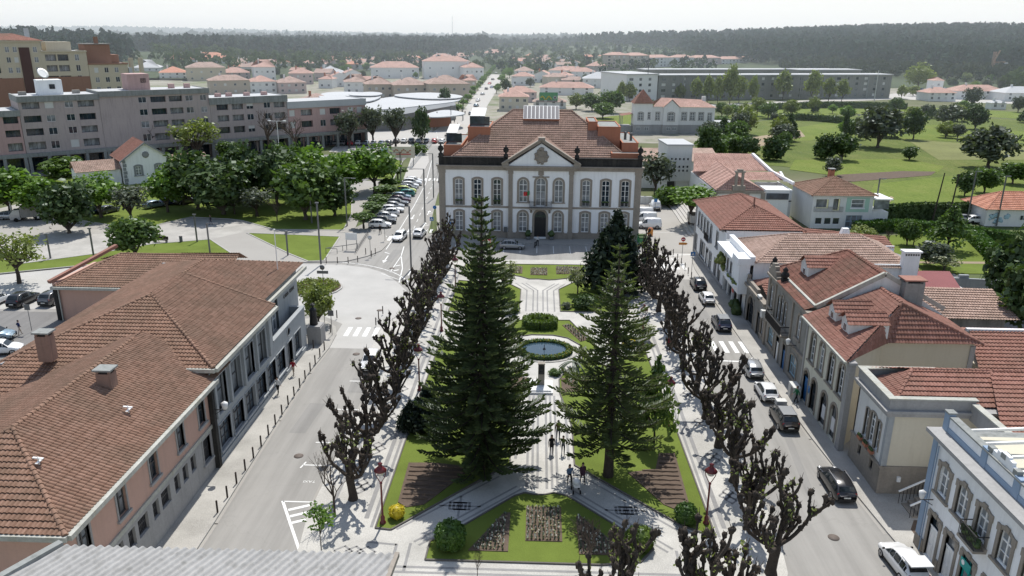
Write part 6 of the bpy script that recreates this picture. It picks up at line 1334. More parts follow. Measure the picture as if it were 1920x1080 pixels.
b=MB(); b.box(-2.6,.8,-1,1,.7,2.6); b.obj('canvas_body',K['oldstone'],tr); b=MB(); b.face([(2.37,-.75,1.42),(2.37,.75,1.42),(1.95,.72,2.0),(1.95,-.72,2.0)]); b.obj('windscreen',K['carglass'],tr)
for sx in (-1.6,1.6):
    for sy in (-1,1): w=link('wheel',D['wheel'],tr,(sx,sy*.85,.35)); w.rotation_euler=(PI/2,0,0)
# rows of parked cars in front of the arcades and the market, the avenue and far car parks
R7=random.Random(21); cols=['white','white','silver','grey','black','blue','lightblue','red','silver','white','grey']
for i in range(22):
    x,y=G(545+i*14.2,272 if i<14 else 268); 
    car(R7.choice(('hatch','wagon','suv','sedan')),cols[(i*5)%11],x,y,90+R7.uniform(-4,4),cols[(i*5)%11]+' car, '+ordn(i)+' from the left in the row below the market trees',group='cars parked below the market trees',lite=True)
for i,(px,py) in enumerate(((850,247),(858,268),(893,200),(896,190),(905,178),(912,168),(918,158),(924,150),(930,138),(922,165),(884,215))):
    x,y=G(px,py); car(R7.choice(('hatch','wagon','suv')),cols[(i*3)%11],x,y,80 if i%3 else 260,cols[(i*3)%11]+' car on the avenue behind the town hall, '+ordn(i)+' counted away',group='cars along the avenue',lite=True,name='avenue_car')
for i,(px,py) in enumerate(((1640,176),(1660,178),(1700,172),(1712,174),(1728,171),(1745,173),(1760,172),(1772,168),(1890,178),(1905,180))):
    x,y=G(px,py); car('van' if i in(4,6) else R7.choice(('hatch','wagon')),cols[(i*4)%11],x,y,R7.uniform(0,40),cols[(i*4)%11]+' vehicle in the far car park, '+ordn(i)+' from the left',group='vehicles in the far car park',lite=True)
for i,(px,py) in enumerate(((870,308),(1590,0))[:1]): pass
for i,(px,py,c) in enumerate(((1808,416,'silver'),(1830,418,'white'))): x,y=G(px,py); car('hatch',c,x,y,5,c+' car behind the garden hedge near the small white house',lite=True)
# ---------------------------------------------------------------- street furniture
K['lampred']=plain('wine_red_enamel',(.13,.018,.022),.4,.5); K['lampglass']=plain('opal_lamp_glass',(.55,.56,.55),.3,.5)
def red_lamp(x,y,label,h=4.1):
    r=thing('park_lamp_post',label,'lamp post',(x,y,.12),0,'wine red lamp posts of the garden'); m=MB()
    m.lathe([(.22,0),(.22,.12),(.14,.2),(.16,.5),(.1,.6),(.075,.65),(.065,h-1.0),(.1,h-.98),(.1,h-.9),(.05,h-.85)],n=10); m.obj('pole',K['lampred'],r)
    m=MB()
    for s in (-1,1): m.tube([(0,0,h-.95),(s*.12,0,h-.75),(s*.32,0,h-.35),(s*.38,0,h-.02)],[.035,.03,.028,.03],5)
    m.obj('bracket',K['lampred'],r); m=MB(); m.lathe([(.42,0),(.44,.04),(.22,.26),(.13,.34),(.13,.5),(.17,.54),(.06,.6),(.0,.66)],(0,0,h),12); m.obj('lantern_hood',K['lampred'],r)
    m=MB(); m.lathe([(.0,-.3),(.2,-.28),(.38,0)],(0,0,h),12); m.obj('lantern_glass',K['lampglass'],r)
for x,y,l in ((-10.2,45.5,'wine red lamp post at the left corner of the front lawn'),(12.0,46.5,'wine red lamp post beside the green ball bush on the right'),(-10.8,66.5,'wine red lamp post beside the left row, beyond the spreading yew'),(-10.6,82,'wine red lamp post half behind the tall araucaria'),(11.5,60.5,'wine red lamp post behind the open green conifer'),(11.6,79,'wine red lamp post by the yellow flowering shrub'),(-10.6,97,'far wine red lamp post left of the far lawns'),(11.6,97,'far wine red lamp post right of the far lawns')): red_lamp(x,y,l)
def street_lamp(px,py,h,arm,ang,label,col='steel',z=.12):
    x,y=G(px,py); r=thing('street_lamp',label,'street lamp',(x,y,z),math.radians(ang),'modern street lamps'); m=MB(); m.cbox(0,0,0,.22,.14,h); m.obj('pole',K[col],r)
    if arm: m=MB(); m.box(-.1,arm,-.06,.06,h,h+.09); m.obj('arm',K[col],r); m=MB(); m.box(arm-.7,arm,-.09,.09,h-.05,h-.005); m.obj('lamp_head',K['lampglass'],r)
    else: m=MB(); m.box(-.25,.25,-.12,.12,h,h+.16); m.obj('lamp_head',K['steel'],r)
    return r
for a in ((602,497,9,0,0,'tall dark lamp pole on the park corner beside the square'),(394,476,4.6,1.6,10,'short dark lamp pole with arm behind the salmon building'),(176,482,4.2,0,0,'dark lamp pole on the grass by the court, behind the wing roof'),(797,418,9.5,2.6,180,'tall lamp post leaning its arm over the left street by the town hall'),(771,505,9.0,2.2,180,'tall lamp post in the front left pollarded row, with arm to the left'),(651,425,8.4,1.9,0,'grey lamp post beside the first clipped tree'),(813,372,9,2.5,180,'lamp post at the left corner of the town hall'),(95,486,3.6,0,0,'thin lamp pole on the grass at the left, first'),(370,455,4.4,0,0,'thin lamp pole on the pale court'),(540,480,3.6,0,0,'slanted shadowy pole on the small lawn'),(585,420,5,0,0,'thin pole on the shaded park lawn'),(752,346,7,1.6,180,'lamp post above the clipped trees by the far car row'),(735,330,8,1.8,180,'lamp post in front of the lime green tree'),(905,262,8,1.6,180,'lamp post above the far crossing'),(846,242,8,1.5,0,'lamp post at the market forecourt'),(1812,420,9.5,1.0,0,'tall grey lamp post over the garden hedge, left one'),(1868,425,9,.8,0,'tall grey lamp post over the garden hedge, right one'),(1637,418,8,1.2,0,'street lamp right of the white and green house')): street_lamp(*a)
tw=thing('street_lamp','double armed white lamp post before the pink apartment block','street lamp',(*G(525,300),.1)); m=MB(); m.tube([(0,0,0),(0,0,10)],.09,6); m.obj('pole',K['frame_w'],tw); m=MB(); m.bar((-2.2,0,10.1),(2.2,0,10.1),.1); m.obj('arm',K['frame_w'],tw); m=MB()
for s in (-1,1): m=MB(); m.blob((s*2,0,10.15),.5,2,.1,8,4,sz=(1.2,.5,.35)); m.obj('lamp_head',K['frame_w'],tw)
for i,(px,py,h) in enumerate(((1775,425,9.5),(1748,415,9.0))):
    x,y=G(px,py); t=thing('utility_pole','leaning wooden utility pole by the garden hedge, '+('right' if i==0 else 'left')+' one','pole',(x,y,0)); m=MB(); m.tube([(0,0,0),(.5+i*.2,0,h)],[.16,.1],7); m.obj('pole',K['bark'],t)
# bollards
bm_=MB(); bm_.cbox(0,0,0,.10,.10,.95); bm_.cbox(0,0,.95,.08,.08,.02); bme=bm_.mesh('steel_bollard',K['rust'])
ys=[46.2+i*1.85 for i in range(17)]
for i,y in enumerate(ys): link('steel_bollard',bme,None,(-21.95-(y-46)*.012,y,.12),0,'slim dark steel bollard, '+ordn(i)+' from the camera along the salmon building kerb','bollard','bollards along the left pavement')
for i,(px,py) in enumerate(((620,625),(607,636),(598,646),(588,655),(632,598),(561,605))): link('steel_bollard',bme,None,(*G(px,py),.12),0,'slim steel bollard, '+ordn(i)+' of those around the rounded pavement tip by the statue','bollard','bollards at the pavement tip')
for i,(px,py) in enumerate(((710,600),(705,612),(718,590),(1262,480),(1270,489),(1277,497),(1284,506),(1290,515),(1296,524))):
    link('steel_bollard',bme,None,(*G(px,py),.12),0,('slim bollard, '+ordn(i)+' by the left zebra crossing under the trees') if i<3 else 'slim bollard, '+ordn(i-3)+' from the far end along the right crossing kerb','bollard','bollards at the crossings')
for i,(px,py) in enumerate(((612,495),(633,495),(653,495),(671,493),(686,478),(704,478),(697,483),(820,452),(826,444),(818,440),(829,432))): link('steel_bollard',bme,None,(*G(px,py),.12),0,('thin bollard, '+ordn(i)+' from the left along the park corner kerb') if i<7 else 'thin bollard, '+ordn(i-7)+' of those at the town hall left corner','bollard','bollards at the park corner')
# bicycle racks and a shelter sign
rk=MB(); rk.tube([(0,-.35,0),(0,-.35,.7),(0,.35,.7),(0,.35,0)],.03,5,sm=False); rme=rk.mesh('bicycle_rack',K['steel'])
a,b=V((*G(667,476),0)),V((*G(690,442),0))
for i in range(12): p=a.lerp(b,i/11); link('bicycle_rack',rme,None,(p.x,p.y,.12),math.radians(20),'steel bicycle hoop, '+ordn(i)+' of the row beside the crossing','bicycle rack','bicycle hoops in a row')
x,y=G(700,455) ; x,y=G(660,470); t=thing('information_panel','white information panel on posts beside the bicycle hoops','panel',(x,y,.12)); m=MB(); m.box(-.9,.9,-.05,.05,1.6,2.7); m.obj('panel',K['frame_w'],t); m=MB()
for s in (-.8,.8): m.bar((s,0,0),(s,0,1.6),.08)
m.obj('post',K['steel'],t)
tr=thing('railing','low grey railing zigzag beside the bicycle hoops','railing',(*G(640,474),.12)); m=MB(); m.bar((-2.2,-.6,.75),(2,2.4,.75),.08); m.bar((-2.2,-.6,.75),(-.4,-.9,.75),.08)
for q in ((-2.2,-.6),(2,2.4),(0,.98),(-.4,-.9)): m.bar((*q,0),(*q,.75),.07)
m.obj('rail',K['steel'],tr)
# traffic signs
def sign(px,py,h,shape,mat,label,back=False,extra=None,rz=0,z=.12):
    x,y=G(px,py); r=thing('traffic_sign',label,'traffic sign',(x,y,z),math.radians(rz)); m=MB(); m.tube([(0,0,0),(0,0,h+.3)],.035,6); m.obj('post',K['steel'],r); m=MB()
    if shape=='disc': m.lathe([(.32,0),(.33,.01),(.33,.025),(.0,.03)],n=20)
    elif shape=='square': m.box(-.32,.32,-.32,.32,0,.03)
    elif shape=='wide': m.box(-.75,.75,-.2,.2,0,.03)
    o=m.obj('sign_plate',K[mat],r); o.location=(0,-.04,h); o.rotation_euler=(PI/2,0,0)
    if extra=='noentry': m=MB(); m.box(-.22,.22,-.055,.055,.031,.036); q=m.obj('bar',K['frame_w'],o)
    if extra=='zebra': 
        m=MB(); m.add([(-.22,-.2,.034),(.22,-.2,.034),(0,.22,.034)],[(0,1,2)]); m.obj('triangle',K['frame_w'],o); m=MB(); m.bar((0,-.12,.037),(0,.06,.037),.06,.004,up=(0,0,1)); m.bar((-.1,-.15,.037),(.1,-.15,.037),.03,.004); m.obj('walking_figure',K['iron'],o)
    if extra=='arrow': m=MB(); m.add([(.75,-.2,0),(1.0,0,0),(.75,.2,0),(.75,-.2,.03),(1.0,0,.03),(.75,.2,.03)],[(3,4,5),(0,2,1),(0,1,4,3),(1,2,5,4)]); m.obj('arrow_tip',K[mat],o)
    return r
s=sign(1278,490,3.3,'disc','red','round red no entry sign above an orange arrow board',extra='noentry'); m=MB(); m.box(-.62,.45,-.06,-.03,2.45,2.8); m.add([(.45,-.06,2.45),(.72,-.06,2.625),(.45,-.06,2.8)],[(0,1,2)]); m.obj('direction_board',K['orange'],s)
sign(1296,516,3.0,'square','blue','blue square crossing sign at the right street zebra',extra='zebra')
sign(810,440,2.6,'square','blue','blue square crossing sign at the town hall left corner',extra='zebra'); sign(816,428,3.6,'disc','navyblue' if 'navyblue' in K else 'blue','round dark blue sign on a post at the town hall left corner')
sign(609,607,2.2,'wide','orange','orange direction board beside the small round tree'); sign(623,630,2.6,'square','steel','grey back of a square sign at the pavement tip')
s=sign(607,540,2.2,'wide','steel','grey back of a direction board with a round sign above, on the planted island',z=0); m=MB(); m.lathe([(.32,0),(.33,.03),(.0,.03)],n=16); o=m.obj('sign_plate',K['steel'],s); o.location=(0,-.04,2.85); o.rotation_euler=(PI/2,0,0)
sign(695,482,2.9,'disc','lampglass','pale round back of a sign at the park corner'); sign(722,452,2.6,'square','frame_w','small white sign near the first parked car'); sign(820,330,2.6,'disc','lampglass','round sign at the far crossing of the left street'); sign(60,622,2.8,'square','steel','grey square sign back by the road behind the salmon building'); sign(1228,398,2.2,'square','blue','blue parking sign on the yard wall')
# planted island of the square
iy,ix=96.6,-28.2
t=thing('traffic_island','round planted traffic island with white kerb in the paved square','island',(ix,iy,0)); m=MB(); m.prism(arc(-1,.4,3.6,0,350,24)[:-1],0,.14); m.obj('kerb',K['kerb'],t); m=MB(); m.prism(arc(-1,.4,3.35,0,350,24)[:-1],.1,.2); m.obj('soil',K['soil'],t); m=MB(); R8=random.Random(5)
for i in range(1500):
    a,r_=R8.uniform(0,6.3),3.2*R8.random()**.5; m.add(leafq(R8,V((-1+math.cos(a)*r_,.4+math.sin(a)*r_,R8.uniform(.2,.65))),.14),[(0,1,2,3)])
m.obj('ground_cover',K['leaf_yellow'],t).__setitem__('kind','stuff')
# pond with clipped hedge ring
PC=(.98,76.75); ring=lambda r,rx=1.18: [(PC[0]+r*rx*math.cos(a),PC[1]+r*math.sin(a)) for a in [2*PI*i/28 for i in range(28)]]
m=MB(); m.face([(x,y,.36) for x,y in ring(2.0)]); m.obj('water',K['water'],kind='structure')
t=thing('fountain','small fountain jet pipe in the middle of the pond','fountain',(PC[0],PC[1],.36)); m=MB(); m.lathe([(.18,0),(.12,.1),(.04,.15),(.035,.5)],n=8); m.obj('nozzle',K['iron'],t)
def hedge(name,label,pathpts,w,h,mat,dens=220,s=.09,fl=None,closed=False,loc=(0,0,0)):
    R=random.Random(len(label)); r=thing(name,label,'hedge',loc); m=MB(); f=MB(); core=MB(); P_=[V((*p[:2],0)) for p in pathpts]; P_=P_+[P_[0]] if closed else P_
    for a,b in zip(P_,P_[1:]):
        L_=(b-a).length; d=(b-a).normalized(); q=V((-d.y,d.x,0)); core.bar((a.x,a.y,loc[2]*0+h*.46),(b.x,b.y,h*.46),w*.86,h*.9)
        for i in range(int(L_*(w+2*h)*dens/2.2)):
            u=R.uniform(-.05,L_+.05); k=R.uniform(0,w+2*h)
            if k<h: o,z=-w/2,k
            elif k<h+w: o,z=k-h-w/2,h
            else: o,z=w/2,k-h-w
            p=a+d*u+q*(o+R.uniform(-.06,.06))+V((0,0,max(.02,z+R.uniform(-.05,.07)))); (f if fl and R.random()<fl and z>h*.7 else m).add(leafq(R,p,s),[(0,1,2,3)])
    core.obj('hedge_core',K['leaf_dark'],r); c=m.obj('foliage',K[mat],r)
    if f.f: f.obj('flowers',K['flower_y'],r)
    return r
hedge('pond_hedge','clipped low hedge with yellow flowers ringing the pond',[(x,y) for x,y in ring(2.3)],.55,.42,'box',300,.07,.16,True,(0,0,.15))
m=MB(); 
for p,q in zip(ring(2.9),ring(2.9)[1:]+ring(2.9)[:1]): m.bar((*p,.16),(*q,.16),.3,.06)
m.obj('kerb',K['lime2'],kind='structure')
hedge('topiary_hedge','clipped topiary crown of scalloped green hedge behind the pond',[(-.9,83.4),(.5,83.1),(2.0,83.4),(2.1,84.4),(1.6,85.2),(.5,85.5),(-.6,85.2),(-1.1,84.4)],.9,1.0,'box_y',260,.08,None,True,(0,0,.15)); ball(.5,84.3,.75,1.6,1,'golden clipped dome in the middle of the topiary hedge')
# bust monument
t=thing('bust_monument','stone pillar with a dark bronze relief on a white stepped plinth','monument',(.65,67.6,.12)); m=MB(); m.box(-1.1,1.1,-1.4,1.35,0,.22); m.box(-.95,.95,-1.2,1.2,.221,.34); m.obj('plinth',K['white2'],t)
m=MB(); m.box(-.31,.31,.0,.5,.34,2.45); m.box(-.34,.34,-.03,.53,2.451,2.52); m.obj('pillar',K['granite'],t); m=MB(); m.blob((0,-.02,2.0),.24,3,.1,9,6,sz=(.8,.35,1.1)); m.blob((0,-.01,1.68),.26,5,.1,9,5,sz=(1,.3,.6)); m.box(-.27,.27,-.035,.0,1.45,2.4); m.obj('bust',K['iron'],t)
# bronze statue on granite pedestal beside the grey facade
t=thing('statue','dark bronze robed figure with hat on a granite pedestal beside the grey building','statue',(-23.75,78.1,.12)); m=MB(); m.cbox(0,0,0,1.5,1.7,1.9); m.cbox(0,0,1.9,1.35,1.55,.12); m.obj('pedestal',K['granite_g'],t)
m=MB(); m.lathe([(.42,2.02),(.46,2.1),(.40,2.8),(.34,3.4),(.40,3.7),(.30,3.85),(.11,3.95),(.10,4.02)],(-.2,0,0),10); m.blob((-.2,0,4.15),.16,2,.05,8,6,sz=(1,1,1.25)); m.lathe([(.28,4.25),(.28,4.28),(.16,4.29),(.14,4.42),(.0,4.44)],(-.2,0,0),10)
m.tube([(-.2,-.35,3.65),(-.1,-.45,3.2),(.1,-.35,3.0)],[.11,.09,.06],6); m.tube([(-.2,.35,3.65),(-.15,.45,3.2),(.1,.35,3.05)],[.11,.09,.06],6); m.obj('figure',K['iron'],t)
# benches, bins, crates, hydrants
def bench(x,y,rz,label):
    t=thing('bench',label,'bench',(x,y,.13),math.radians(rz)); m=MB(); m.box(-1.2,1.2,-.25,.25,.4,.48); m.obj('seat',K['rust'],t); m=MB(); m.box(-1.2,1.2,.22,.28,.5,.95); m.obj('backrest',K['rust'],t)
    for s in (-1,1): m=MB(); m.box(s*1.0-.05,s*1.0+.05,-.22,.25,0,.4); m.obj('leg',K['steel'],t)
bench(*G(302,456),-8,'dark bench on the pale court beside the magnolia')
x,y=G(340,455); t=thing('litter_bin','dark litter bin on the pale court','bin',(x,y,.12)); m=MB(); m.lathe([(.25,0),(.25,.85),(.2,.9)],n=10); m.obj('body',K['steel'],t); m=MB(); m.lathe([(.28,.86),(.26,.94),(.0,.98)],n=10); m.obj('lid',K['iron'],t)
x,y=G(1219,442); t=thing('clothes_bank','orange brown barrel bin in the yard beside the vans','bin',(x,y,0)); m=MB(); m.lathe([(.42,0),(.46,.2),(.46,1.1),(.4,1.25)],n=12); m.obj('body',K['orange'],t); m=MB(); m.lathe([(.42,1.22),(.3,1.4),(0,1.45)],n=12); m.obj('lid',K['terra'],t)
for i,(px,py) in enumerate(((1203,455),(1206,460))): x,y=G(px,py); t=thing('waste_container','green wheeled waste container by the town hall right corner, '+('rear' if i==0 else 'front')+' one','container',(x,y,.01)); m=MB(); m.cbox(0,0,.15,1.4,.9,1.1); m.obj('body',K['green_s'],t); m=MB(); m.box(-.75,.75,-.5,.5,1.26,1.38); m.obj('lid',K['leaf_dark'],t)
# billboard by the grass
bx,by=G(755,312); t=thing('billboard','wide beige billboard with red lettering beside the lime green tree','billboard',(bx,by,0),math.radians(4)); m=MB(); m.box(-3.6,3.2,-.06,.06,2.2,5.0); m.obj('panel',K['cream'],t); m=MB(); m.box(-5.2,-3.62,-.06,.06,2.0,4.8); m.obj('side_panel',K['lblue'],t); m=MB()
for s in (-3.2,-.2,2.8): m.bar((s,.1,0),(s,.1,2.3),.14)
m.obj('post',K['steel'],t); R9=random.Random(6); m=MB()
for k in range(11): m.blob((-2+k*.4,-.08,3.9+.35*math.sin(k*1.3)),.22,k,.4,6,4,sz=(1,.1,.8))
m.obj('artwork',K['terra'],t); m=MB(); m.box(-1.6,2.2,-.075,-.062,3.0,3.25); m.obj('lettering',K['red'],t)
bx,by=G(1028,203); t=thing('billboard','green advertising board with a wavy yellow and white mark behind the solar panels','billboard',(bx,by,0)); m=MB(); m.box(-4.3,4.3,-.1,.1,3.0,7.2); m.obj('panel',K['green_s'],t); m=MB(); pts=[(-3.6+i*.36,-.14,4.7+.75*math.sin(i*.75)) for i in range(15)]; m.tube(pts,.28,5); m.obj('wave_mark',K['flower_y'],t); m=MB(); m.lathe([(.75,0),(.75,.05),(.55,.05),(.55,0)],n=16); o=m.obj('ring_mark',K['frame_w'],t); o.location=(3.0,-.16,4.9); o.rotation_euler=(PI/2,0,0); m=MB()
for s in (-3.5,0,3.5): m.bar((s,.2,0),(s,.2,3.1),.2)
m.obj('post',K['steel'],t)
# corner canopy at the far left, fence of the side street, hedges of the gardens
x,y=G(20,385); t=thing('bus_canopy','white curved canopy roof on posts at the left edge','canopy',(*G(8,402),0)); m=MB(); n=10
for i in range(n): a0,a1=PI*.15+PI*.7*i/n,PI*.15+PI*.7*(i+1)/n; m.add([(-7+0,0,0)]*0+[(5*math.cos(a0)-1,-3,3.0+1.3*math.sin(a0)),(5*math.cos(a1)-1,-3,3.0+1.3*math.sin(a1)),(5*math.cos(a1)-1,4,3.0+1.3*math.sin(a1)),(5*math.cos(a0)-1,4,3.0+1.3*math.sin(a0))],[(0,1,2,3)])
m.obj('roof',K['frame_w'],t); 
for s in (-1,1): m=MB(); m.tube([(3.2,s*2.5,0),(3.2,s*2.5,3.6)],.12,8); m.obj('post',K['frame_w'],t)
fa,fb=V((*G(770,318),0)),V((*G(812,268),0)); t=thing('metal_fence','grey metal fence between the grass and the street beyond the parking row','fence',(fa.x,fa.y,0)); m=MB(); d=fb-fa; n=40
for i in range(n+1): p=d*(i/n); m.bar((p.x,p.y,0),(p.x,p.y,1.6),.08)
m.bar((0,0,1.5),(d.x,d.y,1.5),.07); m.bar((0,0,.3),(d.x,d.y,.3),.07); m.obj('railing',K['shutter'],t)
for l,pts,w,h,mt in (('dense dark hedge above the garden, along the lane',((1600,436),(1690,432),(1800,442),(1900,458)),1.6,1.9,'box'),('ivy covered field wall behind the lane',((1638,418),(1720,412),(1800,412),(1850,404)),1.0,3.2,'leaf_dark'),('clipped hedge slanting down the garden on the right',((1822,448),(1860,485)),2.0,1.8,'box'),('dark ivy covered terrace wall in the upper field',((1460,225),(1520,226),(1580,232)),1.5,2.5,'leaf_dark'),('long dark hedge wall below the car park',((1455,205),(1560,202),(1700,205)),1.5,2.8,'leaf_dark')):
    q=[G(*p) for p in pts]; o=q[0]; hedge('garden_hedge',l,[(x-o[0],y-o[1]) for x,y in q],w,h,mt,36 if q[0][1]<200 else 9,.22 if q[0][1]<200 else .45,None,False,(o[0],o[1],0))
# yard wall, stone steps and tree planter
t=thing('stone_steps','wide pale stone steps climbing from the yard to the white museum','steps',(26.3,142,0)); m=MB()
for k in range(8): x=-.6+k*.62; m.prism([(x+.0,-12.5-k*.3),(x+8-k*.62,-12.5-k*.3),(x+8-k*.62,12.5),(x+.5,12.5)],k*.16-.02,(k+1)*.16)
m.obj('tread',K['slab'],t)
t=thing('tree_planter','square pale stone planter at the foot of the steps','planter',(28.6,136.6,0)); m=MB(); m.box(-1.7,1.7,-1.7,1.7,.9,2.2,0); m.obj('wall',K['slab'],t); m=MB(); m.box(-1.45,1.45,-1.45,1.45,2.1,2.24); m.obj('soil',K['soil'],t)
t=thing('yard_wall','low rendered wall closing the yard behind the vans','wall',(21,155.5,0)); m=MB(); m.box(-4.2,5.2,-.15,.15,0,1.5); m.obj('wall',K['white2'],t)
# ---------------------------------------------------------------- people
K['skin']=plain('skin',(.45,.28,.21),.6,.3); K['hair']=plain('dark_hair',(.02,.014,.011),.6)
def cloth(nm,c):
    if nm not in K: K[nm]=W('cloth_'+nm,c,.15,6,40,.9,bump=.1)
    return nm
for nm,c in (('c_black',(.015,.015,.017)),('c_jeans',(.03,.04,.07)),('c_brown',(.12,.085,.05)),('c_grey',(.16,.16,.17)),('c_red',(.28,.02,.03)),('c_white',(.62,.62,.62)),('c_navy',(.02,.03,.09)),('c_green',(.02,.14,.06)),('c_blue',(.10,.16,.25)),('c_plum',(.07,.03,.05)),('c_beige',(.45,.36,.28))): cloth(nm,c)
def person(x,y,hd,label,top='c_black',legs='c_jeans',hair='hair',h=1.7,stride=.25,arm='walk',z=.12,long=False,extra=None):
    s=h/1.75; r=thing('person',label,'person',(x,y,z),math.radians(hd)); r.scale=(s,s,s)   # faces +x
    vs=[];ed=[];rd=[]
    def vt(p,q): vs.append(p); rd.append(q); return len(vs)-1
    pel=vt((0,0,.95),(.15,.125)); wa=vt((.01,0,1.12),(.14,.11)); ch=vt((.02,0,1.36),(.17,.12)); nk=vt((.01,0,1.50),(.06,.06)); hd0=vt((.03,0,1.60),(.085,.078)); hd1=vt((.03,0,1.70),(.09,.08)); ed+=[(pel,wa),(wa,ch),(ch,nk),(nk,hd0),(hd0,hd1)]
    for sg in (-1,1):
        f=stride*sg; hip=vt((0,sg*.10,.88),(.095,.09)); kn=vt((f*.55+.03,sg*.10,.48),(.062,.06)); an=vt((f*.95-.02,sg*.10,.09),(.042,.042)); to=vt((f*.95+.15,sg*.115,.04),(.04,.032)); ed+=[(pel,hip),(hip,kn),(kn,an),(an,to)]
        sh=vt((.01,sg*.19,1.42),(.07,.065))
        if arm=='push': el,wr=(.16,sg*.26,1.16),(.40,sg*.20,1.06)
        elif arm=='hip' : el,wr=(-.05,sg*.36,1.18),(.10,sg*.24,1.02)
        else: el,wr=(-f*.35-.03,sg*.25,1.15),(-f*.75+.06,sg*.26,.92)
        e=vt(el,(.05,.048)); w=vt(wr,(.034,.03)); ed+=[(ch,sh),(sh,e),(e,w)]
        d=(V(wr)-V(el)).normalized(); pm=V(wr)+d*.07; p_=vt(tuple(pm),(.04,.022)); ed.append((w,p_))
        sd=V((1,0,0)) if abs(d.x)<.7 else V((0,0,1))
        for k,(o,l) in enumerate(((-.03,.07),(-.01,.085),(.01,.08),(.03,.065))): a=vt(tuple(pm+sd*o+d*.03),(.011,.011)); b=vt(tuple(pm+sd*o+d*(.03+l)+V((.012,-sg*.012,0))),(.008,.008)); ed+=[(p_,a),(a,b)]
        th=vt(tuple(V(wr)+d*.03+sd*.05),(.012,.012)); ed.append((w,th))
    me=bpy.data.meshes.new('tmp'); me.from_pydata(vs,ed,[]); o=bpy.data.objects.new('tmp',me); C.objects.link(o); md=o.modifiers.new('s','SKIN'); md.use_smooth_shade=True; md.branch_smoothing=.3; o.modifiers.new('d','SUBSURF').levels=1
    for i,q in enumerate(rd): me.skin_vertices[0].data[i].radius=q; me.skin_vertices[0].data[i].use_root=(i==0)
    bm=bpy.data.meshes.new_from_object(o.evaluated_get(bpy.context.evaluated_depsgraph_get())); bpy.data.objects.remove(o); bpy.data.meshes.remove(me)
    bm.materials.clear()
    for k in ('skin',top,legs,'iron'): bm.materials.append(K[k])
    for p in bm.polygons:
        c=p.center; handz=abs(c.y)>.17 and ((arm=='push' and c.x>.36) or (arm=='hip' and c.x>.07 and c.z<1.05) or (arm=='walk' and c.z<.95))
        p.material_index=3 if c.z<.10 else (0 if c.z>1.49 or handz else (2 if c.z<.98 and abs(c.y)<.19 else 1)); p.use_smooth=True
    link('body',bm,r)
    m=MB(); m.blob((.005,0,1.70),.108,3,.05,10,6,sz=(1,.95,1.05)); 
    if long: m.blob((-.04,0,1.56),.10,4,.06,8,6,sz=(.7,1.05,1.6))
    hm=[v for v in m.v]; m.v=[(a-.018 if a>.05 else a,b,c) for a,b,c in hm]; m.obj('hair',K[hair],r)
    m=MB(); m.blob((.075,0,1.655),.068,5,.03,8,6,sz=(.75,.85,1.1)); m.blob((.135,0,1.65),.014,1,0,5,4)
    for q in (-1,1): m.blob((.03,q*.092,1.655),.02,2,.05,5,4,sz=(.8,.4,1.3))
    m.obj('face',K['skin'],r); m=MB()
    for q in (-1,1): m.blob((.125,q*.028,1.68),.009,1,0,5,4)
    m.box(.122,.13,-.02,.02,1.612,1.617); m.obj('eyes_and_mouth',K['iron'],r)
    if extra=='coat': m=MB(); m.lathe([(.19,.72),(.2,.9),(.17,1.1),(.19,1.35),(.1,1.48)],(0,0,0),10); m.obj('coat',K[top],r)
    return r
person(1.48,55.4,-88,'person with long dark hair in black coat and trousers walking on the garden path','c_black','c_black',h=1.68,long=True,extra='coat')
person(2.4,55.4,-92,'person in grey jacket and dark jeans walking on the garden path','c_grey','c_jeans',h=1.62)
person(2.05,57.7,90,'person in brown jacket walking up the garden path away from the camera','c_brown','c_jeans',h=1.78)
person(2.75,51.0,-75,'person in blue top pushing a white pram on the shaded walk','c_blue','c_black',h=1.66,arm='push',long=True); person(3.75,51.3,-78,'person in plum coat beside the white pram','c_plum','c_black',h=1.66,long=True,extra='coat')
t=thing('pram','white hooded pram on the shaded diagonal walk','pram',(3.2,50.0,.12),math.radians(-80)); m=MB(); m.blob((.12,0,.95),.36,2,.05,10,7,sz=(.9,.8,.85)); m.obj('hood',K['cloth_w'],t); m=MB(); m.box(-.4,.35,-.22,.22,.55,.82); m.obj('carry_cot',K['cloth_w'],t); m=MB()
for s in (-1,1): m.bar((-.35,s*.24,.15),(.3,s*.22,.6),.035); m.bar((.3,s*.24,.15),(-.55,s*.22,1.02),.035)
m.bar((-.55,-.24,1.02),(-.55,.24,1.02),.04); m.obj('frame',K['iron'],t)
for sx in (-.35,.3):
    for s in (-1,1): m=MB(); m.lathe([(.0,-.03),(.15,-.03),(.15,.03),(.0,.03)],n=12); w=m.obj('wheel',K['tyre'],t); w.location=(sx,s*.26,.15); w.rotation_euler=(PI/2,0,0)
person(-23.6,69.2,80,'person with dark red jacket and pale trousers walking along the grey facade','c_red','c_beige',h=1.7); person(-23.75,65.0,-100,'person in white shirt and black trousers on the left pavement','c_white','c_black',h=1.74)
person(*G(396,423),200,'person in black clothes walking on the park path','c_black','c_jeans',h=1.75); person(*G(713,440),-60,'person in black crossing beside the first parked car','c_black','c_black',h=1.72,z=.01); person(*G(1008,461),95,'person in white shirt bent over a moped before the town hall door','c_white','c_black',h=1.7,z=.0)
person(24.0,65.6,185,'person in green jacket on the pavement beside the white hatchback','c_green','c_black',h=1.72); person(*G(38,628),60,'person in navy jacket waiting by the road at the left edge','c_navy','c_beige',h=1.7,arm='hip',z=.02)
person(14.2,77.6,-90,'person in red jacket under the right pollarded row','c_red','c_black',h=1.7)
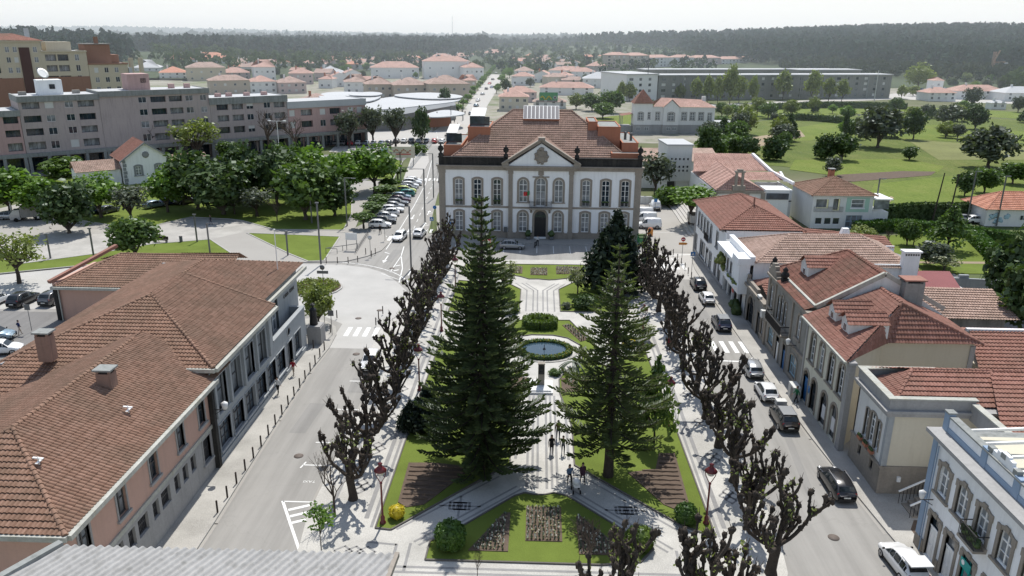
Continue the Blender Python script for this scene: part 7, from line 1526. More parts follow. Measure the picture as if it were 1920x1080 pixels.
for i,(px,py) in enumerate(((852,232),(858,240),(868,214),(872,216),(866,212),(835,262))): person(*G(px,py),R9.uniform(0,360),['person in dark clothes on the market forecourt, nearest the street','person in dark clothes on the market forecourt, just beyond the nearest','person left of the group at the start of the avenue','person in the middle of the group at the start of the avenue','person at the back of the group at the start of the avenue','person on the pavement by the metal fence'][i],'c_black','c_jeans',h=1.72)
# moped and cart
def moped(x,y,rz,label):
    t=thing('moped',label,'moped',(x,y,.0),math.radians(rz)); m=MB()
    m.box(-.5,.1,-.12,.12,.45,.75); m.bar((.05,0,.4),(.5,0,.42),.2,.1); m.bar((.45,0,.35),(.62,0,1.0),.14,.1); m.obj('body',K['steel'],t)
    for sx in (-.5,.62): q=MB(); q.lathe([(.0,-.05),(.24,-.05),(.24,.05),(.0,.05)],n=12); w=q.obj('wheel',K['tyre'],t); w.location=(sx,0,.24); w.rotation_euler=(PI/2,0,0)
    q=MB(); q.bar((.6,-.3,1.0),(.6,.3,1.0),.04); q.obj('handlebar',K['iron'],t); q=MB(); q.box(-.55,0,-.13,.13,.76,.84); q.obj('seat',K['iron'],t)
moped(*G(1004,463),80,'grey moped parked in front of the town hall door')
t=thing('litter_cart','grey litter cart with a pole between the white hatchback and bronze SUV','cart',(22.3,64.45,0)); m=MB(); m.box(-.5,.4,-.35,.35,.35,1.0); m.obj('bin',K['shutter'],t); m=MB(); m.bar((-.5,.2,.5),(-1.0,.2,1.05),.05); m.bar((-.5,-.2,.5),(-1.0,-.2,1.05),.05); m.obj('handle',K['steel'],t)
for sy in (-1,1): q=MB(); q.lathe([(.0,-.04),(.22,-.04),(.22,.04),(.0,.04)],n=12); w=q.obj('wheel',K['tyre'],t); w.location=(.1,sy*.4,.22); w.rotation_euler=(PI/2,0,0)
t=thing('utility_cabinet','grey street utility cabinet against the yellow house','cabinet',(24.2,66.9,.12)); m=MB(); m.box(-.35,.35,-.75,.75,0,1.3); m.obj('body',K['shutter'],t); m=MB(); m.box(-.38,-.352,-.68,-.03,.1,1.2); m.obj('door',K['oldstone'],t)
# manhole covers
mh=MB(); mh.lathe([(.38,0),(.38,.006),(.0,.006)],n=20); mm=mh.mesh('manhole_cover',W('cast_iron_cover',(.14,.115,.10),.25,3,20,.7))
for i,(px,py) in enumerate(((560,855),(1563,1008),(668,664),(712,582),(672,597),(735,503),(1500,1030))[:6]): link('manhole_cover',mm,None,(*G(px,py),.013),0,['round brownish manhole cover in the left street','round worn manhole cover near the bottom of the right street','manhole cover just this side of the left crossing','manhole cover on the paved square, right','manhole cover on the paved square, left','manhole cover beside the road arrows in the left street'][i],'manhole cover')
# ---------------------------------------------------------------- fields and plots
def gsheet(name,px,mat,z): sheet(name,[[G(*p) for p in px]],mat,z)
def fieldmat(name,g,y,d):
    m,t,N,L=_nt(name); a=_noise(t,.035,6); b=_noise(t,.22,6,'Object',(1,.45,1)); c=_noise(t,1.4,4)
    x=_ramp(t,a,[(.33,d),(.5,g),(.66,y)]); x=_mix(t,.5,x,_ramp(t,b,[(.32,d),(.5,g),(.68,y)])); x=_mix(t,.4,x,_ramp(t,c,[(.3,sc(d,.7)),(.7,sc(y,1.1))])); _out(t,_bsdf(t,x,.95,.1,0,_bump(t,c,1,.3))); return m
K['field']=fieldmat('meadow_grass',(.11,.155,.036),(.185,.19,.068),(.065,.10,.028)); K['field_b']=fieldmat('lush_field_grass',(.135,.19,.036),(.20,.22,.064),(.085,.13,.027)); K['tan']=W('dry_earth',(.30,.24,.165),.25,.08,1.5,.95); K['stubble']=W('dry_meadow',(.17,.18,.065),.35,.08,1.2,.95,bump=.8)
gsheet('field',[(1290,300),(1330,240),(1460,223),(1700,212),(1960,228),(1990,420),(1850,402),(1640,414),(1590,330),(1470,312)],'field',.0)
gsheet('field',[(1600,420),(1640,345),(1780,330),(1960,330),(1960,400),(1850,400)],'field_b',.02); gsheet('field',[(1480,318),(1490,300),(1700,298),(1770,312),(1760,322),(1570,330)],'field_b',.03)
gsheet('field',[(1560,338),(1570,328),(1690,321),(1755,322),(1745,329),(1600,341)],'soil',.05); gsheet('field',[(1440,250),(1590,222),(1960,250),(1960,272),(1640,258),(1460,266)],'field_b',.03)
gsheet('field',[(1700,262),(1960,278),(1960,300),(1760,300)],'stubble',.04); gsheet('path',[(1640,395),(1670,368),(1676,371),(1650,400),(1662,412),(1640,412)],'tan',.06); gsheet('field',[(1380,262),(1500,244),(1510,256),(1400,280)],'tan',.04)
gsheet('field',[(1095,250),(1105,222),(1185,214),(1190,250)],'field_b',.02); gsheet('lawn',[(1590,445),(1800,436),(1960,470),(1960,515),(1700,512),(1690,478)],'lawn',.03); gsheet('path',[(1700,490),(1960,492),(1960,496),(1700,494)],'tan',.05)
gsheet('field',[(1330,222),(1450,205),(1700,200),(1960,212),(1960,226),(1700,210),(1460,220),(1335,236)],'field_b',.01)
gsheet('road',[(1330,204),(1500,193),(1690,186),(1800,192),(1960,196),(1960,176),(1760,166),(1600,184),(1330,196)],'slab',.01); gsheet('road',[(1640,410),(1850,398),(1960,402),(1960,410),(1850,405),(1640,417)],'path',.04)
# ---------------------------------------------------------------- left: pink housing with arcades
K['pinkgrey']=W('weathered_pink_grey_render',(.42,.36,.345),.12,.25,3,.9,.5,(.20,.18,.18)); K['pink']=W('faded_pink_render',(.47,.325,.305),.1,.25,3,.9,.4,(.25,.18,.17)); K['tan_r']=W('tan_render',(.52,.46,.35),.08,.2,3,.9,.2,(.3,.24,.16)); K['brick']=W('orange_brick',(.275,.155,.11),.12,.3,6,.9,.2,(.18,.09,.06)); K['brown']=plain('dark_brown_panel',(.075,.035,.03),.7)
K['flatroof']=W('pale_flat_roof',(.45,.46,.47),.1,.1,1,.8); K['greyblock']=W('streaked_grey_concrete',(.235,.24,.225),.2,.12,1.5,.9,.6,(.11,.115,.105)); K['beige']=W('beige_render',(.46,.40,.33),.08,.2,3,.9,.3,(.28,.24,.2)); K['whitefar']=W('white_render',(.72,.72,.71),.06,.1,2,.9,.2,(.4,.4,.4)); K['palepink']=W('pale_pink_render',(.53,.43,.41),.08,.2,3)
A_=(-120.99,180.69); RA_=math.radians(40.63); R10=random.Random(12)
def block(name,label,u0,u1,dep,ztop,fascia,wmat,fmat,cols,rows,arcade=True,org=A_,rot=RA_,z0=4.6,kinds=('glass','curt','shut','half','glass')):
    c,s=math.cos(rot),math.sin(rot); B=Bld(name,label,(org[0]+c*u0,org[1]+s*u0,0),rot); L_=u1-u0; ws=[]
    for u,w,lg in cols:
        for z,h in rows:
            d=.9 if lg else .15; ws.append(dict(u=u-u0,z=z,w=w,h=h,depth=d,mesh=simple_win(w,h,R10.choice(('curt','glass','curt') if lg else kinds),'frame_w' if not lg else 'frame_d',d)))
    B.facade((0,0),(L_,0),z0 if arcade else 0,ztop-fascia,ws,wmat); w=B.wall(wmat); w.box(0,.2,.02,dep,0 if not arcade else z0,ztop-fascia); w.box(L_-.2,L_,.02,dep,0,ztop-fascia); w.box(.2,L_-.2,dep-.2,dep,0,ztop-fascia)
    f=B.wall(fmat,'roof_fascia'); f.box(-.15,L_+.15,-.35,.1,ztop-fascia,ztop); f.box(-.15,.3,.1,dep,ztop-fascia,ztop); f.box(L_-.3,L_+.15,.1,dep,ztop-fascia,ztop)
    B.part('roof',(lambda m:(m.box(.3,L_-.3,.1,dep,ztop-.4,ztop-.15),m)[1])(MB()),'flatroof')
    if arcade:
        cl=B.wall('concrete','arcade_slab'); cl.box(-.1,L_+.1,-.8,3.2,z0-.9,z0)
        n=max(2,int(L_/4.2))
        for i in range(n+1): m=MB(); m.cbox(.4+(L_-.8)*i/n,-.45,0,.7,.6,z0-.9); B.part('arcade_column',m,'concrete')
        for i in range(n): 
            x=.8+(L_-.8)*i/n; wd=(L_-.8)/n-.5; link('shop_front',simple_win(round(wd,1),3.0,'glass','frame_d',.1),B.t,(x+wd/2,2.6,.1))
        m=MB(); m.box(0,L_,2.75,3.0,0,z0-.9); B.part('shop_wall',m,wmat)
    return B
R4_=[(14.75,1.45),(11.65,1.5),(8.6,1.6),(5.3,1.8)]; R3_=[(12.3,1.5),(9.3,1.6),(6.1,1.7)]
B=block('apartment_block','faded pink apartment block with lower concrete fascia at the far left edge',-26,.0,12,14.6,1.4,'pink','concrete',[(-1.9,3.0,1),(-6,1.7,0),(-10,3.3,1),(-15,1.7,0),(-19,3.3,1),(-23,1.7,0)],[(11.6,1.6),(8.5,1.6),(5.2,1.9)]); B.done()
B=block('apartment_block','grey pink apartment block with white stair house and satellite dish on its flat roof',.1,17.2,12,17.7,1.4,'pinkgrey','concrete',[(2.6,3.6,1),(6.4,1.8,0),(10.6,1.8,0),(14.3,3.6,1)],R4_)
w=B.wall('white','stair_house'); w.box(5.2,10.4,4,8.5,17.5,21.0); B.simple((8.2,3.9,18.9),0,simple_win(1.2,1.1,'glass','frame_d',.05)); m=MB(); m.lathe([(.0,0),(.8,.1),(1.3,.35),(1.35,.4),(.8,.2)],(0,0,0),16); o=m.obj('satellite_dish',K['frame_w'],B.t); o.location=(6.6,4.3,22.4); o.rotation_euler=(1.0,.3,.3); m=MB(); m.bar((6.6,5,21),(6.6,4.5,22.4),.12); B.part('dish_mast',m,'steel')
for x in (2,13.5): m=MB(); m.cbox(x,6,17.5,1.6,1.2,.9); B.part('chimney',m,'oldstone')
B.done()
B=block('apartment_block','grey pink apartment block with pink roof tower and lower left shoulder',17.25,43.8,12,18.2,1.3,'pinkgrey','concrete',[(27.2,1.9,0),(31,3.7,1),(35.3,3.3,1),(38.7,1.8,0),(42.3,1.6,0)],[(15.1,1.4),(12.0,1.5),(8.9,1.6),(5.5,1.8)]); w=B.wall('pink','roof_tower'); w.box(7.8,13,3,9,17.9,22.0); B.simple((11.5,2.95,19.8),0,simple_win(1.3,1.1,'glass','frame_d',.05))
for x,z in ((3,14.5),(19,18.0),(23,18.0)): m=MB(); m.cbox(x,6,z,1.4,1.2,1.2); B.part('chimney',m,'pink')
B.done()
B=block('apartment_block','lower grey pink apartment block with balconies right of the tower block',43.85,65.3,12,15.6,1.8,'pinkgrey','concrete',[(47.1,3.1,1),(51.2,3.1,1),(54.6,1.8,0),(59.5,1.8,0),(63,3.2,1)],R3_)
for x in (4,7,12,17): m=MB(); m.cbox(x,5,15.4,1.5,1.2,1.0); B.part('chimney',m,'pink')
B.done()
B=block('apartment_block','bright pink apartment block with white roof fascia before the market',65.35,90,12,13.7,1.9,'pink','flatroof',[(66.6,1.6,0),(71,3.5,1),(76,1.7,0),(80,3.5,1),(85,1.7,0),(88,1.7,0)],[(9.6,1.7),(6.3,1.8)]); B.done()
# tan and brick tower blocks further back
Q_=(-183.55,218.64)
wn=[(u,1.1,0) for u in (22,26,29,31.5,39,44,48,50.5)]
B=block('tower_block','tall tan and brick apartment block with dark brown strip at the far left',8,40,16,29.4,.5,'tan_r','tan_r',[(22,1.3,0),(31,1.1,0),(33,1.1,0),(38.3,1.1,0),(27,3,1),(12,3,1),(17,1.2,0)],[(26,1.6),(23,1.6),(20,1.6),(17,1.6),(14,1.6),(11,1.6)],False,Q_,kinds=('curt','shut','glass')); m=MB(); m.box(26,28.8,-.25,-.02,4,27.4); B.part('facade_strip',m,'brown'); m=MB(); m.box(0,25.9,-.12,-.01,0,18.5); m.box(28.9,31.5,-.12,-.01,0,18.5); B.part('brick_facing',m,'brick')
roof_obj('pitched_roof',[[(-2,-.6,29.5),(18,-.6,29.5),(14,7,31.5),(2,7,31.5)],[(18,-.6,29.5),(33,-.6,29.4),(26,7,31.4),(18,7,31.4)]],'rt_dark',B.t,False)
for x,z in ((4,31),(8,32.5),(12,31),(30,31.5)): m=MB(); m.cbox(x,8,27,1.2,1.2,z-25.5); B.part('chimney',m,'flatroof')
B.done()
B=block('tower_block','tan apartment block with brick lower floors and glazed balconies',40,52.3,16,26.4,.4,'tan_r','tan_r',[(42.2,3,1),(45.6,3,1),(49.5,1.2,0)],[(26.3-2.9,1.9),(20.2,1.9),(17,1.9),(13.8,1.7)],False,Q_); m=MB(); m.box(0,12.3,-.12,-.01,0,18.6); B.part('brick_facing',m,'brick')
w=B.wall('tan_r','roof_room'); w.box(2,9,4,12,26,29); B.done()
B=block('tower_block','stepped brick penthouse block with tan pillars at its right end',52.4,64,16,22.5,.4,'tan_r','brick',[(54.5,1.2,0),(57.5,1.2,0),(60.5,1.2,0)],[(19.6,1.6),(16.6,1.6),(13.6,1.6)],False,Q_); w=B.wall('brick','penthouse'); w.box(.2,7.6,3,12,22.4,28.2); w.box(7.7,10.4,5,12,22.4,25); m=MB(); m.cbox(4,4,28,1.1,1.1,2.6); B.part('chimney',m,'brick')
m=MB(); m.box(-.2,8,2.6,12.4,28.25,28.5); B.part('roof',m,'oldstone')
for x in (13.2,16.2): m=MB(); m.cbox(x,2,0,1.1,1.6,24); B.part('pillar',m,'tan_r')
m=MB(); m.box(11.7,12.7,-.5,6,8,21); B.part('balcony_stack',m,'flatroof'); B.done()
# ---------------------------------------------------------------- station house with quoins
K['quoin']=plain('grey_quoin',(.24,.25,.26),.8)
B=Bld('gabled_house','white gabled house with grey quoins and red tiled roof among the park trees',(*G(236,348),0),math.radians(38)); hw_,dp=9.6,11
B.facade((0,0),(hw_,0),0,5.6,[Wd(3.0,2.0,1.1,2.0,'seg',.4,key='quoin',bars=(2,3)),Wd(7.2,2.0,1.1,2.0,'seg',.4,key='quoin',bars=(2,3))],'white'); w=B.wall('white'); w.box(0,.2,.02,dp,0,5.6); w.box(hw_-.2,hw_,.02,dp,0,5.6); w.add([(0,0,5.6),(hw_,0,5.6),(hw_/2,0,8.9)],[(0,1,2)])
q=B.wall('quoin','quoin')
for x in (0,hw_-.55):
    for k in range(7): q.box(x-.04,x+.55+(.15 if k%2 else 0)*(1 if x==0 else 0),-.06,.3,.8*k,.8*k+.7)
m=MB(); m.lathe([(.75,0),(.75,.06),(.35,.08)],(0,0,0),8); m.lathe([(.36,.02),(0,.03)],(0,0,0),8,1); o=m.obj('round_window',[K['quoin'],K['glass']],B.t); o.location=(hw_/2,-.02,6.4); o.rotation_euler=(PI/2,0,0)
roof_obj('roof',[[(-.6,-.5,5.3),(hw_/2,-.5,9.1),(hw_/2,dp+.4,9.1),(-.6,dp+.4,5.3)],[(hw_/2,-.5,9.1),(hw_+.6,-.5,5.3),(hw_+.6,dp+.4,5.3),(hw_/2,dp+.4,9.1)]],'rt_red',B.t,True,.35,.5,.07,.07); m=MB()
for s in (-1,1): m.bar((hw_/2+s*(hw_/2+.6),-.5,5.2),(hw_/2,-.5,9.05),.18,.3)
m.obj('verge',K['quoin'],B.t)
for x0,x1,l in ((-9,-.3,1),(hw_+.3,hw_+9,0)):
    w.box(x0,x1,2,9,0,3.4); roof_obj('wing_roof',[[(x0-.3,1.5,3.4),(x1+.2,1.5,3.4),(x1+.2,5.5,5.2),(x0-.3,5.5,5.2)],[(x1+.2,9.4,3.4),(x0-.3,9.4,3.4),(x0-.3,5.5,5.2),(x1+.2,5.5,5.2)]],'rt_pale',B.t,True,.35,.5,.07,.07)
B.done()
# ---------------------------------------------------------------- market hall with white wavy roofs
B=Bld('market_hall','low market hall under white wavy overlapping roofs beside the avenue',(*G(720,250),0)); ox,oy=G(720,250)
for i,(p,z) in enumerate(((((590,182),(612,171),(700,173),(720,180),(690,192),(640,190)),6.6),(((640,178),(690,171),(722,174),(705,180)),7.3),(((660,196),(720,182),(790,178),(865,182),(862,190),(790,198),(730,205),(680,205)),5.8),(((720,178),(800,172),(868,178),(866,184),(800,186)),6.5),(((795,214),(835,204),(880,212),(850,218),(800,220)),5.0))):
    q=sm([G(a,b,z) for a,b in p],2); m=MB(); m.prism([(x-ox,y-oy) for x,y in q],z-.35,z,0,True); B.part('roof_canopy',m,'flatroof')
q=[G(*p) for p in ((640,248),(760,244),(855,224),(850,208),(760,214),(650,222))]; m=MB(); m.prism([(x-ox,y-oy) for x,y in q],0,5.6); B.part('wall',m,'steel')
m=MB(); q=[G(*p) for p in ((798,240),(845,236),(842,226),(800,230))]; m.prism([(x-ox,y-oy) for x,y in q],0,3.2); B.part('kiosk',m,'terra')
for px,py in ((800,236),(820,238),(845,232),(868,226),(860,214),(700,248)): x,y=G(px,py); m=MB(); m.tube([(x-ox,y-oy,0),(x-ox,y-oy,5.5)],.18,6); B.part('column',m,'steel')
B.done()
# ---------------------------------------------------------------- white house with pointed turret
B=Bld('turret_house','white villa with pointed red turret, stone basement and blind arched windows',(*G(1187,250),0),math.radians(3)); gk='granite_g'
w=B.wall('whitefar'); g=B.wall('granite_g','stone_base'); 
def tz(x0,x1,y0,y1,zt,ws): B.facade((x0,y0),(x1,y0),3.0,zt,ws,'whitefar'); w.box(x0,x0+.2,y0+.02,y1,3,zt); w.box(x1-.2,x1,y0+.02,y1,3,zt); g.box(x0-.1,x1+.1,y0-.1,y1,0,3.02)
S_=lambda u,w_=1.5,h=2.6,z=4.6: Wd(u,z,w_,h,'rect',.25,frame='frame_w',glass='glass_l',key=gk)
tz(0,6.2,-.6,5.6,10.2,[Wd(2.2,4.6,1.6,2.6,'seg',.3,glass='glass_l',key=gk),Wd(5.1,5.0,.7,2.2,'rect',.15,key=gk)]); tz(6.2,10,0,9,9.2,[S_(2.0,1.2)]); tz(10,15.4,-.8,9,9.0,[Wd(2.7,4.4,2.0,2.8,'seg',.35,glass='glass_l',key=gk)]); tz(15.4,28,0,9,9.0,[S_(2),S_(4.9),S_(7.9),S_(10.9,1.1,2.4)])
w.add([(10,-.8,9.0),(15.4,-.8,9.0),(12.7,-.8,11.4)],[(0,1,2)]); m=MB()
for k,x in enumerate((1.5,4.4,12,14)): link('window',simple_win(1.4,1.1,'curt','frame_w',.0),B.t,(x,-.74 if x<7 else -.94,1.2))
ap=(3.1,2.5,14.9); m=MB(); c=[(-.5,-1.1,10.2),(6.7,-1.1,10.2),(6.7,6.1,10.2),(-.5,6.1,10.2)]; roof_obj('turret_roof',[[c[0],c[1],ap],[c[1],c[2],ap],[c[2],c[3],ap],[c[3],c[0],ap]],'rt_dark',B.t,False)
roof_obj('roof',[[(6.2,-.4,9.2),(28.4,-.4,9.0),(24,4.5,11.3),(10,4.5,11.9)],[(28.4,9.4,9.0),(6.2,9.4,9.2),(10,4.5,11.9),(24,4.5,11.3)],[(28.4,-.4,9),(28.4,9.4,9),(24,4.5,11.3)],[(9.7,-1.2,9.0),(12.7,-1.2,11.7),(12.7,5,11.7),(9.7,2,9.0)],[(15.7,-1.2,9.0),(15.7,2,9.0),(12.7,5,11.7),(12.7,-1.2,11.7)]],'rt_far',B.t,False)
m=MB(); m.cbox(25,5,10,1.2,1.2,2.4); B.part('chimney',m,'whitefar'); w.box(28,34,-2,4,0,4); m=MB(); m.box(27.6,34.4,-2.4,4.3,4.0,4.3); B.part('annex_roof',m,'flatroof')
m=MB(); m.add([(-4,2,5.8),(0,2,6.4),(0,9,6.4),(-4,9,5.8)],[(0,1,2,3)]); B.part('veranda_roof',m,'rt_dark'); 
for y in (2.3,5.5,8.7): m=MB(); m.bar((-3.7,y,2),(-3.7,y,5.8),.2); B.part('veranda_post',m,'granite_g')
g.box(-4,-.2,2,9,0,2.2); B.done()
# museum complex behind the steps
B=Bld('museum','white museum building with several low red tiled roofs beside the stone steps',(36,150,0)); ox,oy=36,150
def GL(px,py,z): x,y=G(px,py,z); return (x-ox,y-oy,z)
w=B.wall('whitefar'); e=6.2; a,b,c_=GL(1342,357,e),GL(1432,357,e),GL(1297,321,e); t1,t2=GL(1379,329,8.6),GL(1341,301,8.6); d_=(c_[0]+b[0]-a[0],c_[1],e)
roof_obj('roof',[[c_,a,t1,t2],[a,b,t1],[b,d_,t2,t1]],'rt_far',B.t,True,.35,.5,.07,.07,[(t1,t2),(a,t1),(b,t1)],.16)
for p,q in ((c_,a),(a,b),(b,d_)): w.bar((p[0],p[1]+.3,e/2-.05),(q[0],q[1]+.3,e/2-.05),.3,e-.1)
g=B.wall('granite','cornice'); g.bar((a[0],a[1],e-.3),(b[0],b[1],e-.3),.5,.5); 
for k in range(4): x=a[0]+(b[0]-a[0])*k/3; y=a[1]+(b[1]-a[1])*k/3; m=MB(); m.box(x-.35,x+.35,y-.1,y+.3,0,e-.4); B.part('pilaster',m,'granite')
x=(a[0]+b[0])/2-.3; m=MB(); m.box(x-1.1,x+1.1,a[1]-.2,a[1]+.5,e,e+.9); m.box(x-.75,x-.35,a[1]-.1,a[1]+.4,e+.9,e+3.2); m.box(x+.35,x+.75,a[1]-.1,a[1]+.4,e+.9,e+3.2); m.box(x-.9,x+.9,a[1]-.2,a[1]+.5,e+3.2,e+3.5); m.box(x-.5,x+.5,a[1]-.1,a[1]+.4,e+3.5,e+3.8); B.part('stone_aedicule',m,'granite')
roof_obj('rear_roof',[[GL(1300,322,7.2),GL(1447,322,7.2),GL(1411,289,9.5),GL(1301,288,9.5)]],'rt_far',B.t,True,.4,.55,.07,.07); roof_obj('side_roof',[[GL(1398,338,6.4),GL(1472,339,6.4),GL(1463,323,7.4),GL(1376,322,7.4)]],'rt_far',B.t,True,.4,.55,.07,.07)
m=MB(); m.bar(GL(1411,289,9.6),GL(1447,322,7.4),.5,.5); m.bar(GL(1447,322,7.4),GL(1488,344,6.6),.4,.5); m.bar(GL(1463,323,7.5),GL(1472,339,6.5),.4,.4); B.part('coping',m,'white')
p0,p1=GL(1431,372,0),GL(1484,376,0); p0,p1=GL(1433,412,0),GL(1481,414,0); w.box(p0[0],p1[0],p0[1],p0[1]+.25,0,5.6); w.box(p1[0]-.25,p1[0],p0[1]+.26,p0[1]+9,0,5.6); w.box(p0[0],p1[0],p0[1]+9,p0[1]+9.2,0,5.4); m=MB(); m.box(p0[0],p1[0]-.3,p0[1]+.3,p0[1]+9,4.0,4.2); B.part('terrace_floor',m,'flatroof'); m=MB(); m.box(p0[0],p1[0],p0[1]-.06,p0[1]-.001,3.45,3.65); B.part('string_course',m,'frame_d')
text('wall_lettering','MUSEU DA PEDRA',((p0[0]+p1[0])/2-.2,p0[1]-.03,2.95),.42,'frame_d',(PI/2,0,0),B.t); m=MB(); m.lathe([(.3,0),(.3,.03),(0,.03)],n=14); o=m.obj('round_emblem',K['steel'],B.t); o.location=(p0[0]+1.5,p0[1]-.01,2.2); o.rotation_euler=(PI/2,0,0)
m=MB(); m.box(a[0]+9.2,b[0]+4.5,a[1]+.6,a[1]+.75,4.6,5.7); B.part('dark_window_band',m,'glass'); w.box(a[0]+9,b[0]+4.6,a[1]+.76,a[1]+5,0,6.3)
for y in (4,8,12): link('window',simple_win(1.2,1.6,'glass','frame_d',.0),B.t,(c_[0]+(a[0]-c_[0])*(1-y/18)-.02,a[1]+y+.5,3.2),-PI/2+.0)
B.done()
B=Bld('pierced_wall_building','narrow white building with rows of small square openings right of the town hall',(*G(1246,368),0),math.radians(4)); hs=[Wd(1.0+i*.85,z,.38,.45,'rect',0,bars=(1,1),depth=.3,frame='frame_d') for i in range(5) for z in (5.2,6.0,7.6)]
B.facade((0,0),(5.2,0),3.2,10.6,hs,'whitefar'); w=B.wall('whitefar'); w.box(0,.2,.02,9,0,10.6); w.box(5,5.2,.02,9,0,10.6); w.box(2.2,5.2,.3,.5,0,3.2); m=MB(); m.box(-.2,5.4,-.2,9.2,10.6,10.9); B.part('roof',m,'flatroof'); m=MB(); m.box(.3,2.1,1,1.2,0,3.1); B.part('gate',m,'frame_d')
roof_obj('rear_roof',[[(-9,9,6),(14,9,6),(14,16,8),(-9,16,8)]],'rt_pale',B.t,False); w.box(-8.5,13.5,9.5,16,0,6); w.box(-1.6,-.2,-2.2,-1.9,0,3.6); B.done()
# white and mint house
B=Bld('mint_house','white two-storey house with mint green panel, balcony and brown hip roof at the field edge',(*G(1518,428),0),math.radians(2)); ws=[Wd(1.7,3.6,2.2,1.6,'rect',0,glass='glass_l',bars=(1,1),depth=.9),Wd(4.2,3.2,1.2,2.1,'rect',0,bars=(1,1),depth=.9,frame='frame_d'),Wd(7.9,3.7,2.2,1.5,'rect',.1,key='white',glass='glass_l',bars=(1,2)),Wd(1.4,.7,1.2,1.2,'rect',0,bars=(1,1)),Wd(3.0,.7,1.2,1.2,'rect',0,bars=(1,1)),Wd(4.5,.7,1.2,1.2,'rect',0,bars=(1,1)),Wd(7.6,.2,2.9,2.2,'rect',0,glass='glass_l',bars=(3,2),frame='lblue')]
B.facade((0,0),(10.6,0),0,5.9,ws,'whitefar'); w=B.wall('whitefar'); w.box(0,.2,.02,10.5,0,5.9); w.box(10.4,10.6,.02,10.5,0,5.9); w.box(10.7,13.6,.2,5,0,3.0); m=MB(); m.box(5.9,6.75,-.05,-.01,3.0,5.6); m.box(9.1,9.9,-.05,-.01,3.0,5.6); m.box(6.76,9.09,-.05,-.01,3.0,3.5); m.box(6.76,9.09,-.05,-.01,5.35,5.6); B.part('mint_panel',m,'mint')
pl,cp=hip_planes(-.5,11.1,-.5,11,5.9,.42,'x'); roof_obj('roof',pl,'rt_brown',B.t,True,.32,.5,.07,.08,cp,.15); chimney(B,5.4,7,7.4,9.2,.9,.9,'terra'); m=rail(.3,5.4,-.1,3.0,.9); m.obj('balcony_rail',K['granite_g'],B.t); m=MB(); m.box(10.65,13.9,-.3,5.2,5.2,5.4); B.part('annex_roof',m,'frame_w'); m=MB(); m.box(10.8,13.5,.15,.19,3.5,5.1); B.part('annex_window',m,'glass_l'); link('window',simple_win(1.3,1.1,'glass','frame_w',.0),B.t,(12.2,.18,.8)); B.done()
B=Bld('small_white_house','small white house with bright orange hip roof and blue mural at the right edge',(*G(1846,424),0)); w=B.wall('whitefar'); w.box(0,12,0,8,0,3.1); pl,cp=hip_planes(-.5,12.5,-.5,8.5,3.1,.55,'x'); roof_obj('roof',pl,'rt_orange',B.t,True,.35,.5,.07,.08,cp,.15); m=MB(); R=random.Random(2)
for k in range(16): m.blob((.6+R.uniform(0,3.2),-.03,1.3+R.uniform(-.7,.8)),R.uniform(.2,.5),k,.4,7,5,sz=(1,.06,.8))
B.part('mural',m,'lblue'); link('window',simple_win(1.2,.9,'glass','frame_w',.0),B.t,(6.5,-.02,1.2)); B.done()
# ---------------------------------------------------------------- long grey housing blocks on the right
def longblock(label,P0,P1,dep,h,mat,rows,step,roof='flatroof',name='housing_block',pitch=None):
    L_=math.hypot(P1[0]-P0[0],P1[1]-P0[1]); rot=math.atan2(P1[1]-P0[1],P1[0]-P0[0]); B=Bld(name,label,(*P0,0),rot); ws=[]; n=int(L_/step); R=random.Random(int(L_))
    for i in range(n):
        for z in rows: ws.append(dict(u=step*(i+.5),z=z,w=1.6 if i%3 else 2.4,h=1.4,depth=.25,mesh=simple_win(1.6 if i%3 else 2.4,1.4,R.choice(('glass','curt','shut')),'frame_d',.25)))
    B.facade((0,0),(L_,0),0,h,ws[:96],mat); w=B.wall(mat); w.box(0,.3,.02,dep,0,h); w.box(L_-.3,L_,.02,dep,0,h); w.box(.3,L_-.3,dep-.3,dep,0,h)
    if pitch: pl,cp=hip_planes(-.6,L_+.6,-.6,dep+.6,h,pitch,'x',(1,1)); roof_obj('roof',pl,roof,B.t,False)
    else:
        m=MB(); m.box(-.5,L_+.5,-.6,dep+.5,h,h+.5); B.part('roof',m,roof)
        for k in range(1,int(L_/14)): m=MB(); m.box(14*k-.4,14*k+.4,-.3,-.02,0,h-.1); B.part('downpipe_bay',m,'concrete')
    B.done(); return B
longblock('long streaked grey concrete housing block behind the poplars',(62.6,427),(199,463),13,12.6,'greyblock',(1.2,4.3,7.3,10.2),5.8)
longblock('pale rendered end block at the left of the grey housing',(45,420),(62,426.9),30,13.2,'whitefar',(1.2,4.3,7.3,10.2),5.5)
longblock('rear wing of the grey housing around its court',(62,478),(186,510),13,13.4,'greyblock',(10,),8); longblock('short grey block at the right end of the housing with stepped roof',(150,475),(190,486),14,14.2,'greyblock',(10.5,),8)
for i,(a,b,h,mt,l) in enumerate((((1137,133),(1178,133),15,'brown','beige and brown apartment block with orange roof behind the grey housing'),((1180,133),(1215,132),14.5,'beige','beige apartment block with orange roofs, second behind the grey housing'),((1217,131),(1258,130),12,'whitefar','white apartment row with orange roof behind the grey housing'),((1260,130),(1300,130),12,'whitefar','white apartment row further right behind the grey housing'),((1302,130),(1350,129),11.5,'palepink','long orange roofed row right of the white rows'),((1352,129),(1420,128),10,'whitefar','low white hall with pale roof at the right of the rows'))):
    longblock(l,G(*a),G(*b),14,h,'beige' if mt=='brown' else mt,(h-2.4,h-5.4,h-8.4),5,'rt_far',name='apartment_block',pitch=.35)
